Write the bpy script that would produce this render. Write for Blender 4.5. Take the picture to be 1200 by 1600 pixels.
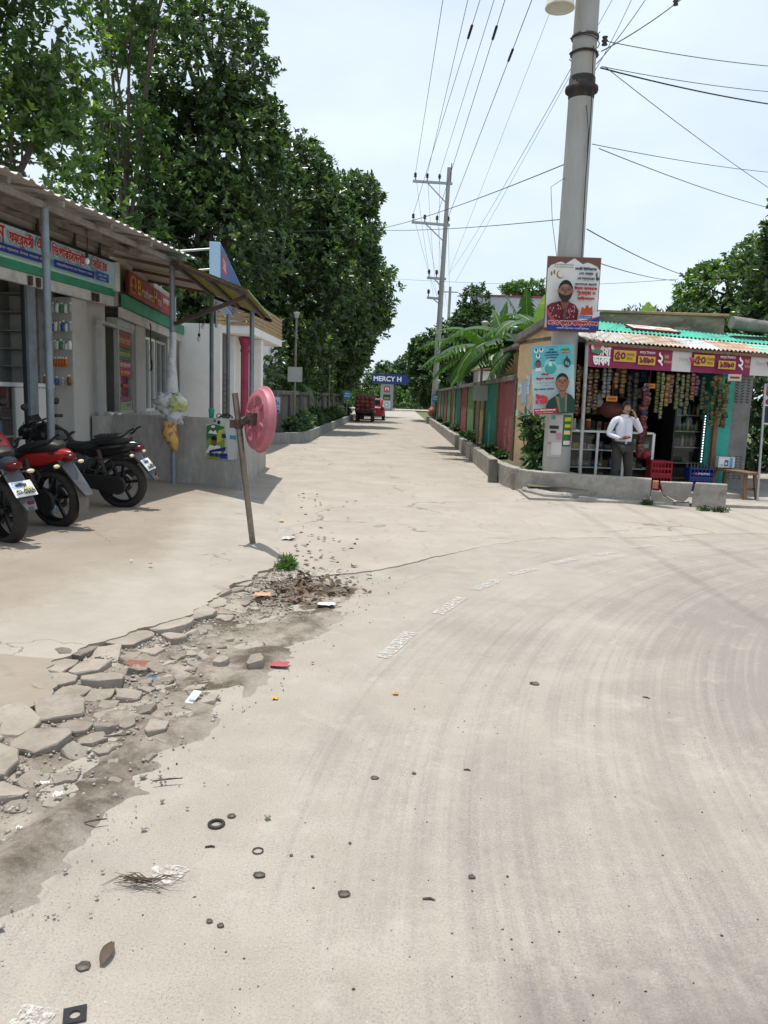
import bpy, math, random, re
import numpy as np
from mathutils import Vector, Matrix, noise as mnoise
from mathutils.geometry import delaunay_2d_cdt
PI = math.pi
rad = math.radians
for o in list(bpy.data.objects): bpy.data.objects.remove(o)
SC = bpy.context.scene
COL = SC.collection

# ---------------------------------------------------------------- camera
F = 1200.0; EYE = 1.6; ROLL = .035; PITCH = math.atan(180/F); YAW = rad(.76)
fw = Vector((-math.sin(YAW)*math.cos(PITCH), math.cos(YAW)*math.cos(PITCH), -math.sin(PITCH)))
rt = Vector((math.cos(YAW), math.sin(YAW), 0)); up = rt.cross(fw)
RT = rt*math.cos(ROLL)+up*math.sin(ROLL); UP = up*math.cos(ROLL)-rt*math.sin(ROLL)
cam = bpy.data.cameras.new('camera'); CAM = bpy.data.objects.new('camera', cam); COL.objects.link(CAM)
cam.sensor_fit = 'HORIZONTAL'; cam.sensor_width = 36; cam.lens = 36; cam.clip_start = .05; cam.clip_end = 2000
mm = Matrix((RT, UP, -fw)).transposed().to_4x4(); mm.translation = (0, 0, EYE)
CAM.matrix_world = mm
SC.camera = CAM

# ---------------------------------------------------------------- sky, sun, exposure
SUN_ELEV = rad(81.5); SUN_FROM = Vector((-.10, .09, 1)).normalized()
SUN_ELEV = math.asin(SUN_FROM.z)
W = bpy.data.worlds.new('World'); SC.world = W; W.use_nodes = True
nt = W.node_tree; nt.nodes.clear()
wo = nt.nodes.new('ShaderNodeOutputWorld'); wb = nt.nodes.new('ShaderNodeBackground')
sk = nt.nodes.new('ShaderNodeTexSky'); sk.sky_type = 'NISHITA'; sk.sun_disc = False
sk.sun_elevation = SUN_ELEV; sk.sun_rotation = math.atan2(SUN_FROM.x, SUN_FROM.y)
sk.dust_density = .8; sk.air_density = 1.0; sk.ozone_density = 1.5
SKY_STRENGTH = .1
# thin bright cloud veil over the blue
tc = nt.nodes.new('ShaderNodeTexCoord')
cl = nt.nodes.new('ShaderNodeTexNoise'); cl.inputs['Scale'].default_value = 2.2; cl.inputs['Detail'].default_value = 6; cl.inputs['Roughness'].default_value = .55
mp = nt.nodes.new('ShaderNodeMapping'); mp.inputs['Scale'].default_value = (1, 1, 2.2)
rmp = nt.nodes.new('ShaderNodeMapRange'); rmp.inputs[1].default_value = .25; rmp.inputs[2].default_value = .7; rmp.inputs[3].default_value = .62; rmp.inputs[4].default_value = 1.0
mx = nt.nodes.new('ShaderNodeMix'); mx.data_type = 'RGBA'
mx.inputs['B'].default_value = (.815/SKY_STRENGTH, .925/SKY_STRENGTH, 1.04/SKY_STRENGTH, 1)
nt.links.new(tc.outputs['Generated'], mp.inputs[0]); nt.links.new(mp.outputs[0], cl.inputs['Vector'])
nt.links.new(cl.outputs['Fac'], rmp.inputs[0]); nt.links.new(rmp.outputs[0], mx.inputs['Factor'])
nt.links.new(sk.outputs[0], mx.inputs['A']); nt.links.new(mx.outputs['Result'], wb.inputs[0])
wb.inputs[1].default_value = SKY_STRENGTH
nt.links.new(wb.outputs[0], wo.inputs[0])
sl = bpy.data.lights.new('sun', 'SUN'); sl.energy = 4.1; sl.angle = rad(.6); sl.color = (1, .955, .89)
SUN = bpy.data.objects.new('sun', sl); COL.objects.link(SUN)
SUN.rotation_euler = SUN_FROM.to_track_quat('Z', 'Y').to_euler(); SUN.location = (0, 0, 30)
vs = SC.view_settings; vs.view_transform = 'Standard'; vs.look = 'None'; vs.exposure = 0.16; vs.gamma = 1; vs.use_curve_mapping = False
SC.cycles.max_bounces = 6; SC.cycles.transparent_max_bounces = 12

# ---------------------------------------------------------------- photo pixel -> direction
def ray(px, py): return fw+RT*((px-600)/F)-UP*((py-800)/F)
EY = Vector((0, 0, EYE))
def G(px, py, z=0.0):
    d = ray(px, py); return EY+d*((z-EYE)/d.z)
def P(px, py, Y):
    d = ray(px, py); return EY+d*(Y/d.y)
def V(px, py, p0, d):
    r = ray(px, py); n = Vector((d[1], -d[0], 0)); return EY+r*((Vector((p0[0], p0[1], 0))-EY).dot(n)/r.dot(n))
Z3 = Vector((0, 0, 1))
def V3(*a): return Vector(a)

# ---------------------------------------------------------------- objects
def tag(o, label=None, cat=None, group=None, kind=None):
    if label: o['label'] = label
    if cat: o['category'] = cat
    if group: o['group'] = group
    if kind: o['kind'] = kind
    return o
def thing(name, label, cat, loc=(0, 0, 0), rotz=0, group=None):
    o = bpy.data.objects.new(name, None); COL.objects.link(o); o.empty_display_size = .1
    o.location = loc; o.rotation_euler = (0, 0, rotz)
    return tag(o, label, cat, group)
def wloc(o):
    v = Vector((0, 0, 0))
    while o: v += o.location; o = o.parent
    return v
def dup(root, loc=None, rot=None, label=None, group=None, parent=None):
    r = root.copy(); COL.objects.link(r)
    if loc is not None: r.location = loc
    if rot is not None: r.rotation_euler = rot
    if label: r['label'] = label
    if group: r['group'] = group
    if parent: r.parent = parent
    for ch in list(root.children): dup(ch, parent=r)
    return r
class B:
    def __init__(s): s.v = []; s.f = []; s.m = []; s.s = []
    def add(s, vs, fs, mi=0, sm=False):
        b = len(s.v); s.v.extend([tuple(q) for q in vs])
        for f in fs: s.f.append([b+i for i in f]); s.m.append(mi); s.s.append(sm)
        return s
    def box(s, c, d, R=None, mi=0):
        x, y, z = d[0]/2, d[1]/2, d[2]/2
        if R is not None and not isinstance(R, Matrix): R = Matrix.Rotation(R, 3, 'Z')
        q = [Vector(p) for p in ((-x,-y,-z),(x,-y,-z),(x,y,-z),(-x,y,-z),(-x,-y,z),(x,-y,z),(x,y,z),(-x,y,z))]
        if R is not None: q = [R @ p for p in q]
        c = Vector(c)
        return s.add([p+c for p in q], [(3,2,1,0),(4,5,6,7),(0,1,5,4),(1,2,6,5),(2,3,7,6),(3,0,4,7)], mi)
    def beam(s, a, b, w, h=None, mi=0, upv=None):
        a = Vector(a); b = Vector(b); h = h or w; d = (b-a); L = d.length; d.normalize()
        u = Vector(upv) if upv else (Z3 if abs(d.z) < .95 else Vector((0, 1, 0)))
        y = u.cross(d).normalized(); z = d.cross(y)
        return s.box((a+b)/2, (L, w, h), Matrix((d, y, z)).transposed(), mi)
    def tube(s, pts, r, n=8, mi=0, cap=True, sm=True):
        pts = [Vector(p) for p in pts]; k = len(pts)
        rr = r if isinstance(r, (list, tuple)) else [r]*k
        vs = []; ref = None
        for i, p in enumerate(pts):
            t = (pts[min(i+1, k-1)]-pts[max(i-1, 0)])
            if t.length < 1e-9: t = Vector((0, 0, 1))
            t.normalize()
            if ref is None: ref = t.orthogonal().normalized()
            x = (ref-t*ref.dot(t))
            if x.length < 1e-6: x = t.orthogonal()
            x.normalize(); ref = x; y = t.cross(x)
            for j in range(n):
                a = 2*PI*j/n; vs.append(p+(x*math.cos(a)+y*math.sin(a))*rr[i])
        fs = [(i*n+j, i*n+(j+1) % n, (i+1)*n+(j+1) % n, (i+1)*n+j) for i in range(k-1) for j in range(n)]
        s.add(vs, fs, mi, sm)
        if cap:
            s.add(vs[:n], [tuple(range(n))[::-1]], mi); s.add(vs[-n:], [tuple(range(n))], mi)
        return s
    def lathe(s, prof, n=16, c=(0, 0, 0), R=None, mi=0, sm=True, closed=False):
        c = Vector(c); vs = []; k = len(prof)
        for i in range(n):
            a = 2*PI*i/n
            for r, z in prof:
                p = Vector((r*math.cos(a), r*math.sin(a), z)); vs.append((R @ p if R else p)+c)
        kk = k if closed else k-1
        fs = [(i*k+j, ((i+1) % n)*k+j, ((i+1) % n)*k+(j+1) % k, i*k+(j+1) % k) for i in range(n) for j in range(kk)]
        return s.add(vs, fs, mi, sm)
    def ell(s, c, r, nu=12, nv=8, R=None, mi=0):
        c = Vector(c); vs = []
        for i in range(nv+1):
            t = PI*i/nv
            for j in range(nu):
                a = 2*PI*j/nu
                p = Vector((r[0]*math.sin(t)*math.cos(a), r[1]*math.sin(t)*math.sin(a), r[2]*math.cos(t)))
                vs.append((R @ p if R else p)+c)
        fs = [(i*nu+j, (i+1)*nu+j, (i+1)*nu+(j+1) % nu, i*nu+(j+1) % nu) for i in range(nv) for j in range(nu)]
        return s.add(vs, fs, mi, True)
    def prism(s, poly, o, ex, ey, ez, t, mi=0):
        o, ex, ey, ez = map(Vector, (o, ex, ey, ez)); n = len(poly)
        a = [o+ex*p[0]+ey*p[1] for p in poly]; b = [p+ez*t for p in a]
        return s.add(a+b, [tuple(range(n))[::-1], tuple(range(n, 2*n))]+[(i, (i+1) % n, n+(i+1) % n, n+i) for i in range(n)], mi)
    def loft(s, secs, n=12, mi=0, pw=2.6):
        # sections along x: (x, half width, z low, z high[, y centre])
        vs = []
        for q in secs:
            x, hw, z0, z1 = q[:4]; yc = q[4] if len(q) > 4 else 0
            for j in range(n):
                a = 2*PI*j/n; ca, sa = math.cos(a), math.sin(a)
                vs.append((x, yc+hw*math.copysign(abs(ca)**(2/pw), ca), (z0+z1)/2+(z1-z0)/2*math.copysign(abs(sa)**(2/pw), sa)))
        k = len(secs)
        fs = [(i*n+j, (i+1)*n+j, (i+1)*n+(j+1) % n, i*n+(j+1) % n) for i in range(k-1) for j in range(n)]
        s.add(vs, fs, mi, True)
        return s.add(vs[:n], [tuple(range(n))], mi, True).add(vs[-n:], [tuple(range(n))[::-1]], mi, True)
    def grid(s, fn, nu, nv, mi=0, sm=True):
        vs = [fn(i/nu, j/nv) for i in range(nu+1) for j in range(nv+1)]
        return s.add(vs, [(i*(nv+1)+j, (i+1)*(nv+1)+j, (i+1)*(nv+1)+j+1, i*(nv+1)+j+1) for i in range(nu) for j in range(nv)], mi, sm)
    def mesh(s, name, mats, off=None):
        me = bpy.data.meshes.new(name)
        v = s.v if off is None else [(p[0]-off.x, p[1]-off.y, p[2]-off.z) for p in s.v]
        me.from_pydata(v, [], s.f)
        mats = mats if isinstance(mats, (list, tuple)) else [mats]
        for m in mats: me.materials.append(m)
        me.polygons.foreach_set('material_index', s.m); me.polygons.foreach_set('use_smooth', s.s); me.update()
        return me
    def build(s, name, mats, parent=None, local=False, bevel=0, loc=None):
        off = None
        if parent is not None and not local: off = wloc(parent)
        if parent is None and loc is not None: off = Vector(loc)
        o = bpy.data.objects.new(name, s.mesh(name, mats, off)); COL.objects.link(o)
        if parent is not None: o.parent = parent
        elif loc is not None: o.location = loc
        if bevel:
            b = o.modifiers.new('bevel', 'BEVEL'); b.width = bevel; b.segments = 2; b.limit_method = 'ANGLE'; b.angle_limit = rad(40)
        return o
def struct(o): o['kind'] = 'structure'; return o
def npmesh(name, verts, faces_flat, nside, mat, attr=None, smooth=False):
    me = bpy.data.meshes.new(name); nf = len(faces_flat)//nside
    me.vertices.add(len(verts)); me.vertices.foreach_set('co', np.asarray(verts, np.float32).ravel())
    me.loops.add(len(faces_flat)); me.loops.foreach_set('vertex_index', np.asarray(faces_flat, np.int32))
    me.polygons.add(nf); me.polygons.foreach_set('loop_start', np.arange(0, nf*nside, nside, dtype=np.int32))
    if attr is not None:
        a = me.attributes.new('rnd', 'FLOAT', 'POINT'); a.data.foreach_set('value', np.asarray(attr, np.float32))
    me.update(calc_edges=True); me.validate()
    if smooth: me.polygons.foreach_set('use_smooth', np.ones(nf, bool))
    me.materials.append(mat)
    return me
class Fr:  # vertical plane frame: s along the wall, z up, out = towards the right-hand normal
    def __init__(s, p0, d):
        s.o = Vector((p0[0], p0[1], 0)); s.d = Vector((d[0], d[1], 0)).normalized(); s.n = Vector((s.d.y, -s.d.x, 0))
    def pt(s, a, out, z): return s.o+s.d*a+s.n*out+Z3*z
    def px(s, x, y, out=0):
        p = V(x, y, s.o+s.n*out, s.d); return ((p-s.o).dot(s.d), p.z)
    def box(s, b, a0, a1, o0, o1, z0, z1, mi=0):
        return b.box(s.pt((a0+a1)/2, (o0+o1)/2, (z0+z1)/2), (a1-a0, o1-o0, z1-z0), Matrix((s.d, s.n, Z3)).transposed(), mi)

# ---------------------------------------------------------------- materials
def lin(h):
    h = h.lstrip('#'); h = ''.join(x*2 for x in h) if len(h) == 3 else h; c = [int(h[i:i+2], 16)/255 for i in (0, 2, 4)]
    return tuple(x/12.92 if x <= .04045 else ((x+.055)/1.055)**2.4 for x in c)
def rgba(c):
    if isinstance(c, str): c = lin(c)
    return (c[0], c[1], c[2], 1)
class N:
    def __init__(s, name):
        s.m = bpy.data.materials.new(name); s.m.use_nodes = True; s.t = s.m.node_tree
        s.b = s.t.nodes['Principled BSDF']; s.out = s.t.nodes['Material Output']
        s.co = s.n('TexCoord').outputs['Object']
    def n(s, t): return s.t.nodes.new('ShaderNode'+t)
    def l(s, a, b): s.t.links.new(a, b)
    def set(s, sock, v):
        if hasattr(v, 'is_linked'): s.l(v, sock)
        else: sock.default_value = v
    def noise(s, scale, detail=4, rough=.6, vec=None, dist=0):
        n = s.n('TexNoise'); n.inputs['Scale'].default_value = scale; n.inputs['Detail'].default_value = detail
        n.inputs['Roughness'].default_value = rough; n.inputs['Distortion'].default_value = dist
        s.l(vec or s.co, n.inputs['Vector']); return n.outputs['Fac']
    def voro(s, scale, vec=None, feat='F1', out='Distance'):
        n = s.n('TexVoronoi'); n.feature = feat; n.inputs['Scale'].default_value = scale; s.l(vec or s.co, n.inputs['Vector']); return n.outputs[out]
    def mapr(s, v, a, b, c=0, d=1):
        n = s.n('MapRange'); s.l(v, n.inputs[0])
        for i, q in enumerate((a, b, c, d)): n.inputs[i+1].default_value = q
        return n.outputs[0]
    def math(s, op, a, b=0.0):
        n = s.n('Math'); n.operation = op; s.set(n.inputs[0], a); s.set(n.inputs[1], b); return n.outputs[0]
    def mix(s, f, a, b, mode='MIX'):
        n = s.n('Mix'); n.data_type = 'RGBA'; n.blend_type = mode; s.set(n.inputs['Factor'], f)
        s.set(n.inputs['A'], a if hasattr(a, 'is_linked') else rgba(a)); s.set(n.inputs['B'], b if hasattr(b, 'is_linked') else rgba(b)); return n.outputs['Result']
    def scalevec(s, sc, vec=None, rot=(0, 0, 0)):
        n = s.n('Mapping'); n.inputs['Scale'].default_value = sc; n.inputs['Rotation'].default_value = rot; s.l(vec or s.co, n.inputs[0]); return n.outputs[0]
    def bump(s, h, strength, dist=.01):
        n = s.n('Bump'); n.inputs['Strength'].default_value = strength; n.inputs['Distance'].default_value = dist; s.l(h, n.inputs['Height'])
        prev = s.b.inputs['Normal']
        if prev.is_linked: s.l(prev.links[0].from_socket, n.inputs['Normal'])
        s.l(n.outputs[0], s.b.inputs['Normal'])
    def col(s, c): s.set(s.b.inputs['Base Color'], c if hasattr(c, 'is_linked') else rgba(c))
    def p(s, **k):
        for a, v in k.items(): s.set(s.b.inputs[a.replace('_', ' ')], v)
        return s
MC = {}
def mat(name, c, rough=.7, c2=None, sc=3.0, lo=.45, hi=.65, var=.25, bump=.25, bs=60, metal=0, spec=.4, c3=None, stretch=(1, 1, 1), bd=.004):
    """plain procedural surface: base colour, blotches of c2, fine value variation, fine relief"""
    if name in MC: return MC[name]
    k = N(name); vec = k.scalevec(stretch)
    v = k.noise(sc*6, 5, .65, vec)
    base = k.mix(k.mapr(v, .3, .7), tuple(x*(1-var) for x in rgba(c)[:3]), tuple(min(1, x*(1+var*.6)) for x in rgba(c)[:3]))
    if c2 is not None: base = k.mix(k.mapr(k.noise(sc, 6, .65, vec), lo, hi), base, c2)
    if c3 is not None: base = k.mix(k.mapr(k.noise(sc*2.7, 6, .7, vec, .5), .58, .68), base, c3)
    k.col(base); k.p(Roughness=rough, Metallic=metal, Specular_IOR_Level=spec)
    if bump: k.bump(k.noise(bs, 4, .7), bump, bd)
    MC[name] = k.m; return k.m
def pm(h, rough=.55):   # flat printed or painted colour with a faint unevenness
    key = 'paint_'+h.lstrip('#')
    if key in MC: return MC[key]
    k = N(key); c = rgba(h)[:3]
    k.col(k.mix(k.noise(7, 3), tuple(x*.86 for x in c), c)); k.p(Roughness=rough, Specular_IOR_Level=.35); MC[key] = k.m; return k.m

conc = mat('concrete', (.34, .32, .29), .9, (.22, .205, .185), 1.5, var=.2, bump=.5, bs=45, c3=(.42, .40, .37))
conc_dk = mat('weathered_concrete', (.21, .20, .18), .92, (.09, .085, .075), 1.3, .42, .68, var=.3, bump=.6, bs=35, stretch=(1, 1, .35))
conc_lt = mat('pale_render', (.43, .415, .385), .9, (.33, .31, .285), 1.2, .5, .75, var=.08, bump=.2)
plaster_w = mat('white_plaster', (.83, .82, .80), .85, (.72, .70, .67), .9, .5, .8, var=.05, bump=.12)
plaster_y = mat('ochre_plaster', (.66, .47, .27), .9, (.52, .40, .28), 1.2, .48, .7, var=.1, bump=.3, c3=(.70, .58, .42))
grey_render = mat('grey_render', (.40, .385, .355), .92, (.30, .288, .262), 2.2, .45, .7, var=.25, bump=.4, bs=70, stretch=(1, 1, .4), c3=(.46, .445, .415))
steel_bl = mat('blue_grey_pipe', (.20, .245, .28), .5, (.16, .17, .17), 4, var=.12, bump=.1, metal=.3)
steel = mat('dull_steel', (.36, .36, .35), .45, (.25, .2, .15), 5, .55, .75, var=.15, bump=.1, metal=.7)
rust = mat('rusty_steel', (.10, .06, .045), .85, (.05, .04, .035), 6, var=.3, bump=.5)
dark_iron = mat('dark_iron', (.045, .042, .04), .6, (.08, .06, .05), 5, var=.2, bump=.2, metal=.3)
black_pl = mat('black_plastic', (.017, .017, .018), .45, var=.15, bump=.12, bs=90)
black_gl = mat('black_gloss', (.012, .012, .014), .18, var=.1, bump=0)
rubber = mat('tyre_rubber', (.028, .026, .024), .85, (.09, .075, .06), 3, .5, .75, var=.2, bump=.4, bs=80)
wood = mat('brown_wood', (.20, .115, .06), .7, (.12, .07, .04), 4, var=.25, bump=.4, stretch=(6, 6, .6))
wire_m = mat('black_cable', (.02, .02, .022), .6, var=.1, bump=0)
white_fr = mat('white_frame', (.70, .70, .68), .5, (.5, .49, .46), 3, .55, .8, var=.05, bump=.05)
alu = mat('aluminium_frame', (.42, .42, .41), .45, (.33, .32, .30), 3, var=.08, bump=.05, metal=.4)
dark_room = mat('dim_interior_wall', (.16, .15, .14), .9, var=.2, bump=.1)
def glass_m(name='glass', tint=(.9, .95, .94), a=.75):
    if name in MC: return MC[name]
    k = N(name); k.t.nodes.remove(k.b)
    gl = k.n('BsdfGlossy'); gl.inputs['Roughness'].default_value = .03; tr = k.n('BsdfTransparent'); tr.inputs[0].default_value = (*tint, 1)
    mxs = k.n('MixShader'); fr = k.n('Fresnel'); fr.inputs[0].default_value = 1.5
    k.l(k.math('ADD', k.math('MULTIPLY', fr.outputs[0], .3), .02), mxs.inputs[0]); k.l(tr.outputs[0], mxs.inputs[1]); k.l(gl.outputs[0], mxs.inputs[2]); k.l(mxs.outputs[0], k.out.inputs[0])
    MC[name] = k.m; return k.m
glass = glass_m()
def leaf_m(name, ramp, rough=.42, trans=.28):
    k = N(name); a = k.n('Attribute'); a.attribute_name = 'rnd'
    r = k.n('ValToRGB'); k.l(a.outputs['Fac'], r.inputs[0])
    els = r.color_ramp.elements
    while len(els) < len(ramp): els.new(.5)
    for e, (p, c) in zip(els, ramp): e.position = p; e.color = rgba(c)
    k.col(r.outputs[0]); k.p(Roughness=rough, Specular_IOR_Level=.65)
    t = k.n('BsdfTranslucent'); tcol = k.mix(1.0, r.outputs[0], (1.0, 1.25, .35), 'MULTIPLY'); k.l(tcol, t.inputs[0])
    mxs = k.n('MixShader'); mxs.inputs[0].default_value = trans
    k.l(k.b.outputs[0], mxs.inputs[1]); k.l(t.outputs[0], mxs.inputs[2]); k.l(mxs.outputs[0], k.out.inputs[0])
    return k.m
leaf_jack = leaf_m('jackfruit_leaf', [(0, (.042, .074, .036)), (.5, (.076, .130, .052)), (.85, (.130, .205, .066)), (1, (.27, .35, .08))], .30, .36)
leaf_loose = leaf_m('loose_tree_leaf', [(0, (.055, .10, .036)), (.6, (.10, .18, .05)), (1, (.28, .40, .08))], .45, .42)
leaf_far = leaf_m('far_tree_leaf', [(0, (.035, .075, .03)), (.6, (.06, .12, .04)), (1, (.13, .22, .06))], .6, .3)
leaf_lt = leaf_m('bright_bush_leaf', [(0, (.05, .11, .025)), (.6, (.09, .18, .035)), (1, (.20, .32, .06))], .5, .35)
leaf_dry = leaf_m('dry_leaf', [(0, (.05, .032, .022)), (.5, (.11, .065, .04)), (1, (.22, .15, .09))], .8, .1)
bark = mat('tree_bark', (.11, .085, .065), .95, (.20, .18, .16), 3, .5, .7, var=.3, bump=1, bs=25, stretch=(1, 1, .3))

# ---------------------------------------------------------------- lettering
BN_C = 'কখগঘঙচছজঝঞটঠডঢণতথদধনপফবভমযরলশষসহড়ঢ়য়ৎ'
def bn(s):
    s = s.replace('ো', 'ো').replace('ৌ', 'ৌ').replace('য়', '\u09df').replace('ড়', '\u09dc')
    cl = '(?:[%s\u09df\u09dc]\u09cd)*[%s\u09df\u09dc]' % (BN_C, BN_C)
    return re.sub('(%s)([িেৈ])' % cl, r'\2\1', s)
TXC = {}
def text_geo(body):
    if body in TXC: return TXC[body]
    c = bpy.data.curves.new('lettering', 'FONT'); c.body = bn(body); c.resolution_u = 2
    o = bpy.data.objects.new('lettering', c); COL.objects.link(o)
    dg = bpy.context.evaluated_depsgraph_get(); cu = o.evaluated_get(dg).to_curve(dg)
    loops = []
    for sp in cu.splines:
        pts = []
        bp = sp.bezier_points
        if len(bp):
            n = len(bp)
            for i in range(n):
                a, b = bp[i], bp[(i+1) % n]; p0, p1, p2, p3 = a.co, a.handle_right, b.handle_left, b.co
                straight = (p1-p0).cross(p3-p0).length < 1e-5 and (p2-p0).cross(p3-p0).length < 1e-5
                for t in ((0,) if straight else (0, .34, .67)):
                    q = p0*(1-t)**3+p1*3*t*(1-t)**2+p2*3*t*t*(1-t)+p3*t**3; pts.append((q.x, q.y))
        else: pts = [(q.co.x, q.co.y) for q in sp.points]
        cp = []
        for q in pts:
            if not cp or math.hypot(q[0]-cp[-1][0], q[1]-cp[-1][1]) > 1e-4: cp.append(q)
        if len(cp) > 2 and math.hypot(cp[0][0]-cp[-1][0], cp[0][1]-cp[-1][1]) < 1e-4: cp.pop()
        if len(cp) > 2: loops.append(cp)
    o.to_curve_clear() if hasattr(o, 'to_curve_clear') else None
    bpy.data.objects.remove(o); bpy.data.curves.remove(c)
    vs = []; fs = []; sg = []
    for lp in loops:
        ar = sum(lp[i][0]*lp[(i+1) % len(lp)][1]-lp[(i+1) % len(lp)][0]*lp[i][1] for i in range(len(lp)))
        if ar < 0: lp = lp[::-1]
        b = len(vs); vs += [Vector(q) for q in lp]; fs.append(list(range(b, b+len(lp))))
        sg.append(1 if ar > 0 else -1)
    if not vs: TXC[body] = ([], [], (0, 1, 0, 1)); return TXC[body]
    ov, oe, of, a1, a2, orf = delaunay_2d_cdt(vs, [], fs, 1, 1e-5)
    keep = [f for f, og in zip(of, orf) if sum(sg[i] for i in og) != 0]
    ov = [(q.x, q.y) for q in ov]; us = {i for f in keep for i in f}
    xs = [ov[i][0] for i in us]; ys = [ov[i][1] for i in us]
    TXC[body] = (ov, keep, (min(xs), max(xs), min(ys), max(ys))); return TXC[body]
class Board:
    """flat print: shapes laid in thin layers on a panel; x,y run 0..1 over width and height, from the lower left"""
    def __init__(s, o, ex, ey, w, h):
        s.o = Vector(o); s.ex = Vector(ex).normalized(); s.ey = Vector(ey).normalized(); s.ez = s.ex.cross(s.ey); s.w = w; s.h = h
        s.b = B(); s.mats = []; s.k = 0
    def mi(s, m):
        m = pm(m) if isinstance(m, str) else m
        if m not in s.mats: s.mats.append(m)
        return s.mats.index(m)
    def pt(s, x, y, z=0): return s.o+s.ex*(x*s.w)+s.ey*(y*s.h)+s.ez*z
    def lay(s): s.k += 1; return .0015*s.k
    def poly(s, pts, c):
        z = s.lay(); s.b.add([s.pt(x, y, z) for x, y in pts], [tuple(range(len(pts)))], s.mi(c)); return s
    def rect(s, x0, y0, x1, y1, c): return s.poly([(x0, y0), (x1, y0), (x1, y1), (x0, y1)], c)
    def ell(s, x, y, rx, ry, c, n=18, a0=0, a1=2*PI): return s.poly([(x+rx*math.cos(a0+(a1-a0)*i/n), y+ry*math.sin(a0+(a1-a0)*i/n)) for i in range(n+(0 if a1-a0 >= 2*PI-1e-6 else 1))], c)
    def text(s, t, x, y, w, h, c, bold=0, ital=0):
        ov, fs, (x0, x1, y0, y1) = text_geo(t)
        if not fs: return s
        mi = s.mi(c); sx = w/(x1-x0); sy = h/(y1-y0)
        for dx, dy in ([(0, 0)] if not bold else [(0, 0), (bold, 0), (0, bold), (-bold, 0), (0, -bold)]):
            z = s.lay()
            s.b.add([s.pt(x+(q[0]-x0)*sx+ital*(q[1]-y0)*sy+dx*s.h/s.w, y+(q[1]-y0)*sy+dy, z) for q in ov], fs, mi)
        return s
    def build(s, parent, name='print'): return s.b.build(name, s.mats, parent)
def panel(bd, t, m, parent, name='board', grow=0):
    b = B(); g = grow
    b.prism([(-g, -g), (bd.w+g, -g), (bd.w+g, bd.h+g), (-g, bd.h+g)], bd.o-bd.ez*t, bd.ex, bd.ey, bd.ez, t)
    return b.build(name, m, parent)
# ================================================================ GROUND
EDGE = [(0, -1.85), (2.45, -1.78), (3.28, -1.76), (3.5, -1.72), (3.79, -1.74), (4.16, -1.9), (4.43, -1.81), (4.8, -1.64), (5.21, -1.39), (6.06, -1.28), (6.47, -1.17), (7.02, -1.0), (7.88, -1.13), (10.08, -1.39), (12.09, -1.65), (21.93, -3.56), (26, -4.3)]
def xe(y): return float(np.interp(y, [p[0] for p in EDGE], [p[1] for p in EDGE]))
JNT = [(-1.6, 6.3), (-.94, 6.42), (-.31, 6.85), (.17, 7.26), (.43, 7.68), (1.04, 8.42), (1.36, 8.68), (1.88, 9.07), (3.02, 9.31), (4.39, 9.97), (4.89, 9.98), (8, 10.3), (30, 12)]
def yj(x): return float(np.interp(x, [p[0] for p in JNT], [p[1] for p in JNT]))
VRG = [(0, -1.5), (1.0, -1.42), (1.69, -1.26), (2.03, -1.11), (2.24, -1.01), (2.62, -.94), (3.19, -.86), (3.87, -.7), (4.61, -.51), (5.1, -.35), (5.68, -.24), (6.4, -.05), (6.75, .1), (7.3, .3)]
def xb(y): return float(np.interp(y, [p[0] for p in VRG], [p[1] for p in VRG]))
def nz(x, y, s=1, z=0): return mnoise.noise(Vector((x*s, y*s, z)))
def fbm(x, y, s=1, z=0): return nz(x, y, s, z)+.5*nz(x, y, s*2.1, z+3)+.25*nz(x, y, s*4.3, z+7)
def sst(t): t = max(0, min(1, t)); return t*t*(3-2*t)
def zA(x, y): return .05+.10*sst((xe(y)-x)/1.9)

# dusty asphalt
k = N('dusty_asphalt')
sx = k.n('SeparateXYZ'); k.l(k.co, sx.inputs[0])
dx = k.math('SUBTRACT', sx.outputs[0], 8.0); dy = k.math('SUBTRACT', sx.outputs[1], 2.0)
rr = k.math('SQRT', k.math('ADD', k.math('MULTIPLY', dx, dx), k.math('MULTIPLY', dy, dy)))
th = k.math('ARCTAN2', dy, dx)
cb = k.n('CombineXYZ'); k.l(k.math('MULTIPLY', rr, 7.5), cb.inputs[0]); k.l(k.math('MULTIPLY', th, 1.6), cb.inputs[1])
s1_ = k.noise(1.0, 5, .62, cb.outputs[0], .25)
cb2 = k.n('CombineXYZ'); k.l(k.math('MULTIPLY', rr, 27.0), cb2.inputs[0]); k.l(k.math('MULTIPLY', th, 2.2), cb2.inputs[1])
s2_ = k.noise(1.0, 4, .6, cb2.outputs[0], .3)
streak = k.math('ADD', k.math('MULTIPLY', s1_, .5), k.math('MULTIPLY', s2_, .5))
broad = k.noise(.55, 4, .6)
fine = k.noise(26, 5, .75)
grey = k.math('ADD', k.math('MULTIPLY', streak, .62), k.math('ADD', k.math('MULTIPLY', broad, .62), k.math('MULTIPLY', fine, .26)))
lane = k.mapr(rr, 5.2, 8.6, .13, -.10)
mask = k.math('MULTIPLY', k.mapr(k.math('ADD', grey, lane), .67, .85), .85)
dust = k.mix(k.mapr(k.noise(2.3, 5, .6), .3, .7), (.300, .266, .226), (.362, .325, .280))
asph = k.mix(k.mapr(k.noise(150, 3, .8), .35, .65), (.150, .138, .123), (.275, .254, .226))
c = k.mix(mask, dust, asph)
grain = k.noise(120, 3, .9)
c = k.mix(k.math('MULTIPLY', k.mapr(grain, .37, .47, .6, 0), k.mapr(k.noise(7, 4, .7), .3, .65, .45, 1)), c, (.125, .115, .104))
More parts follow.
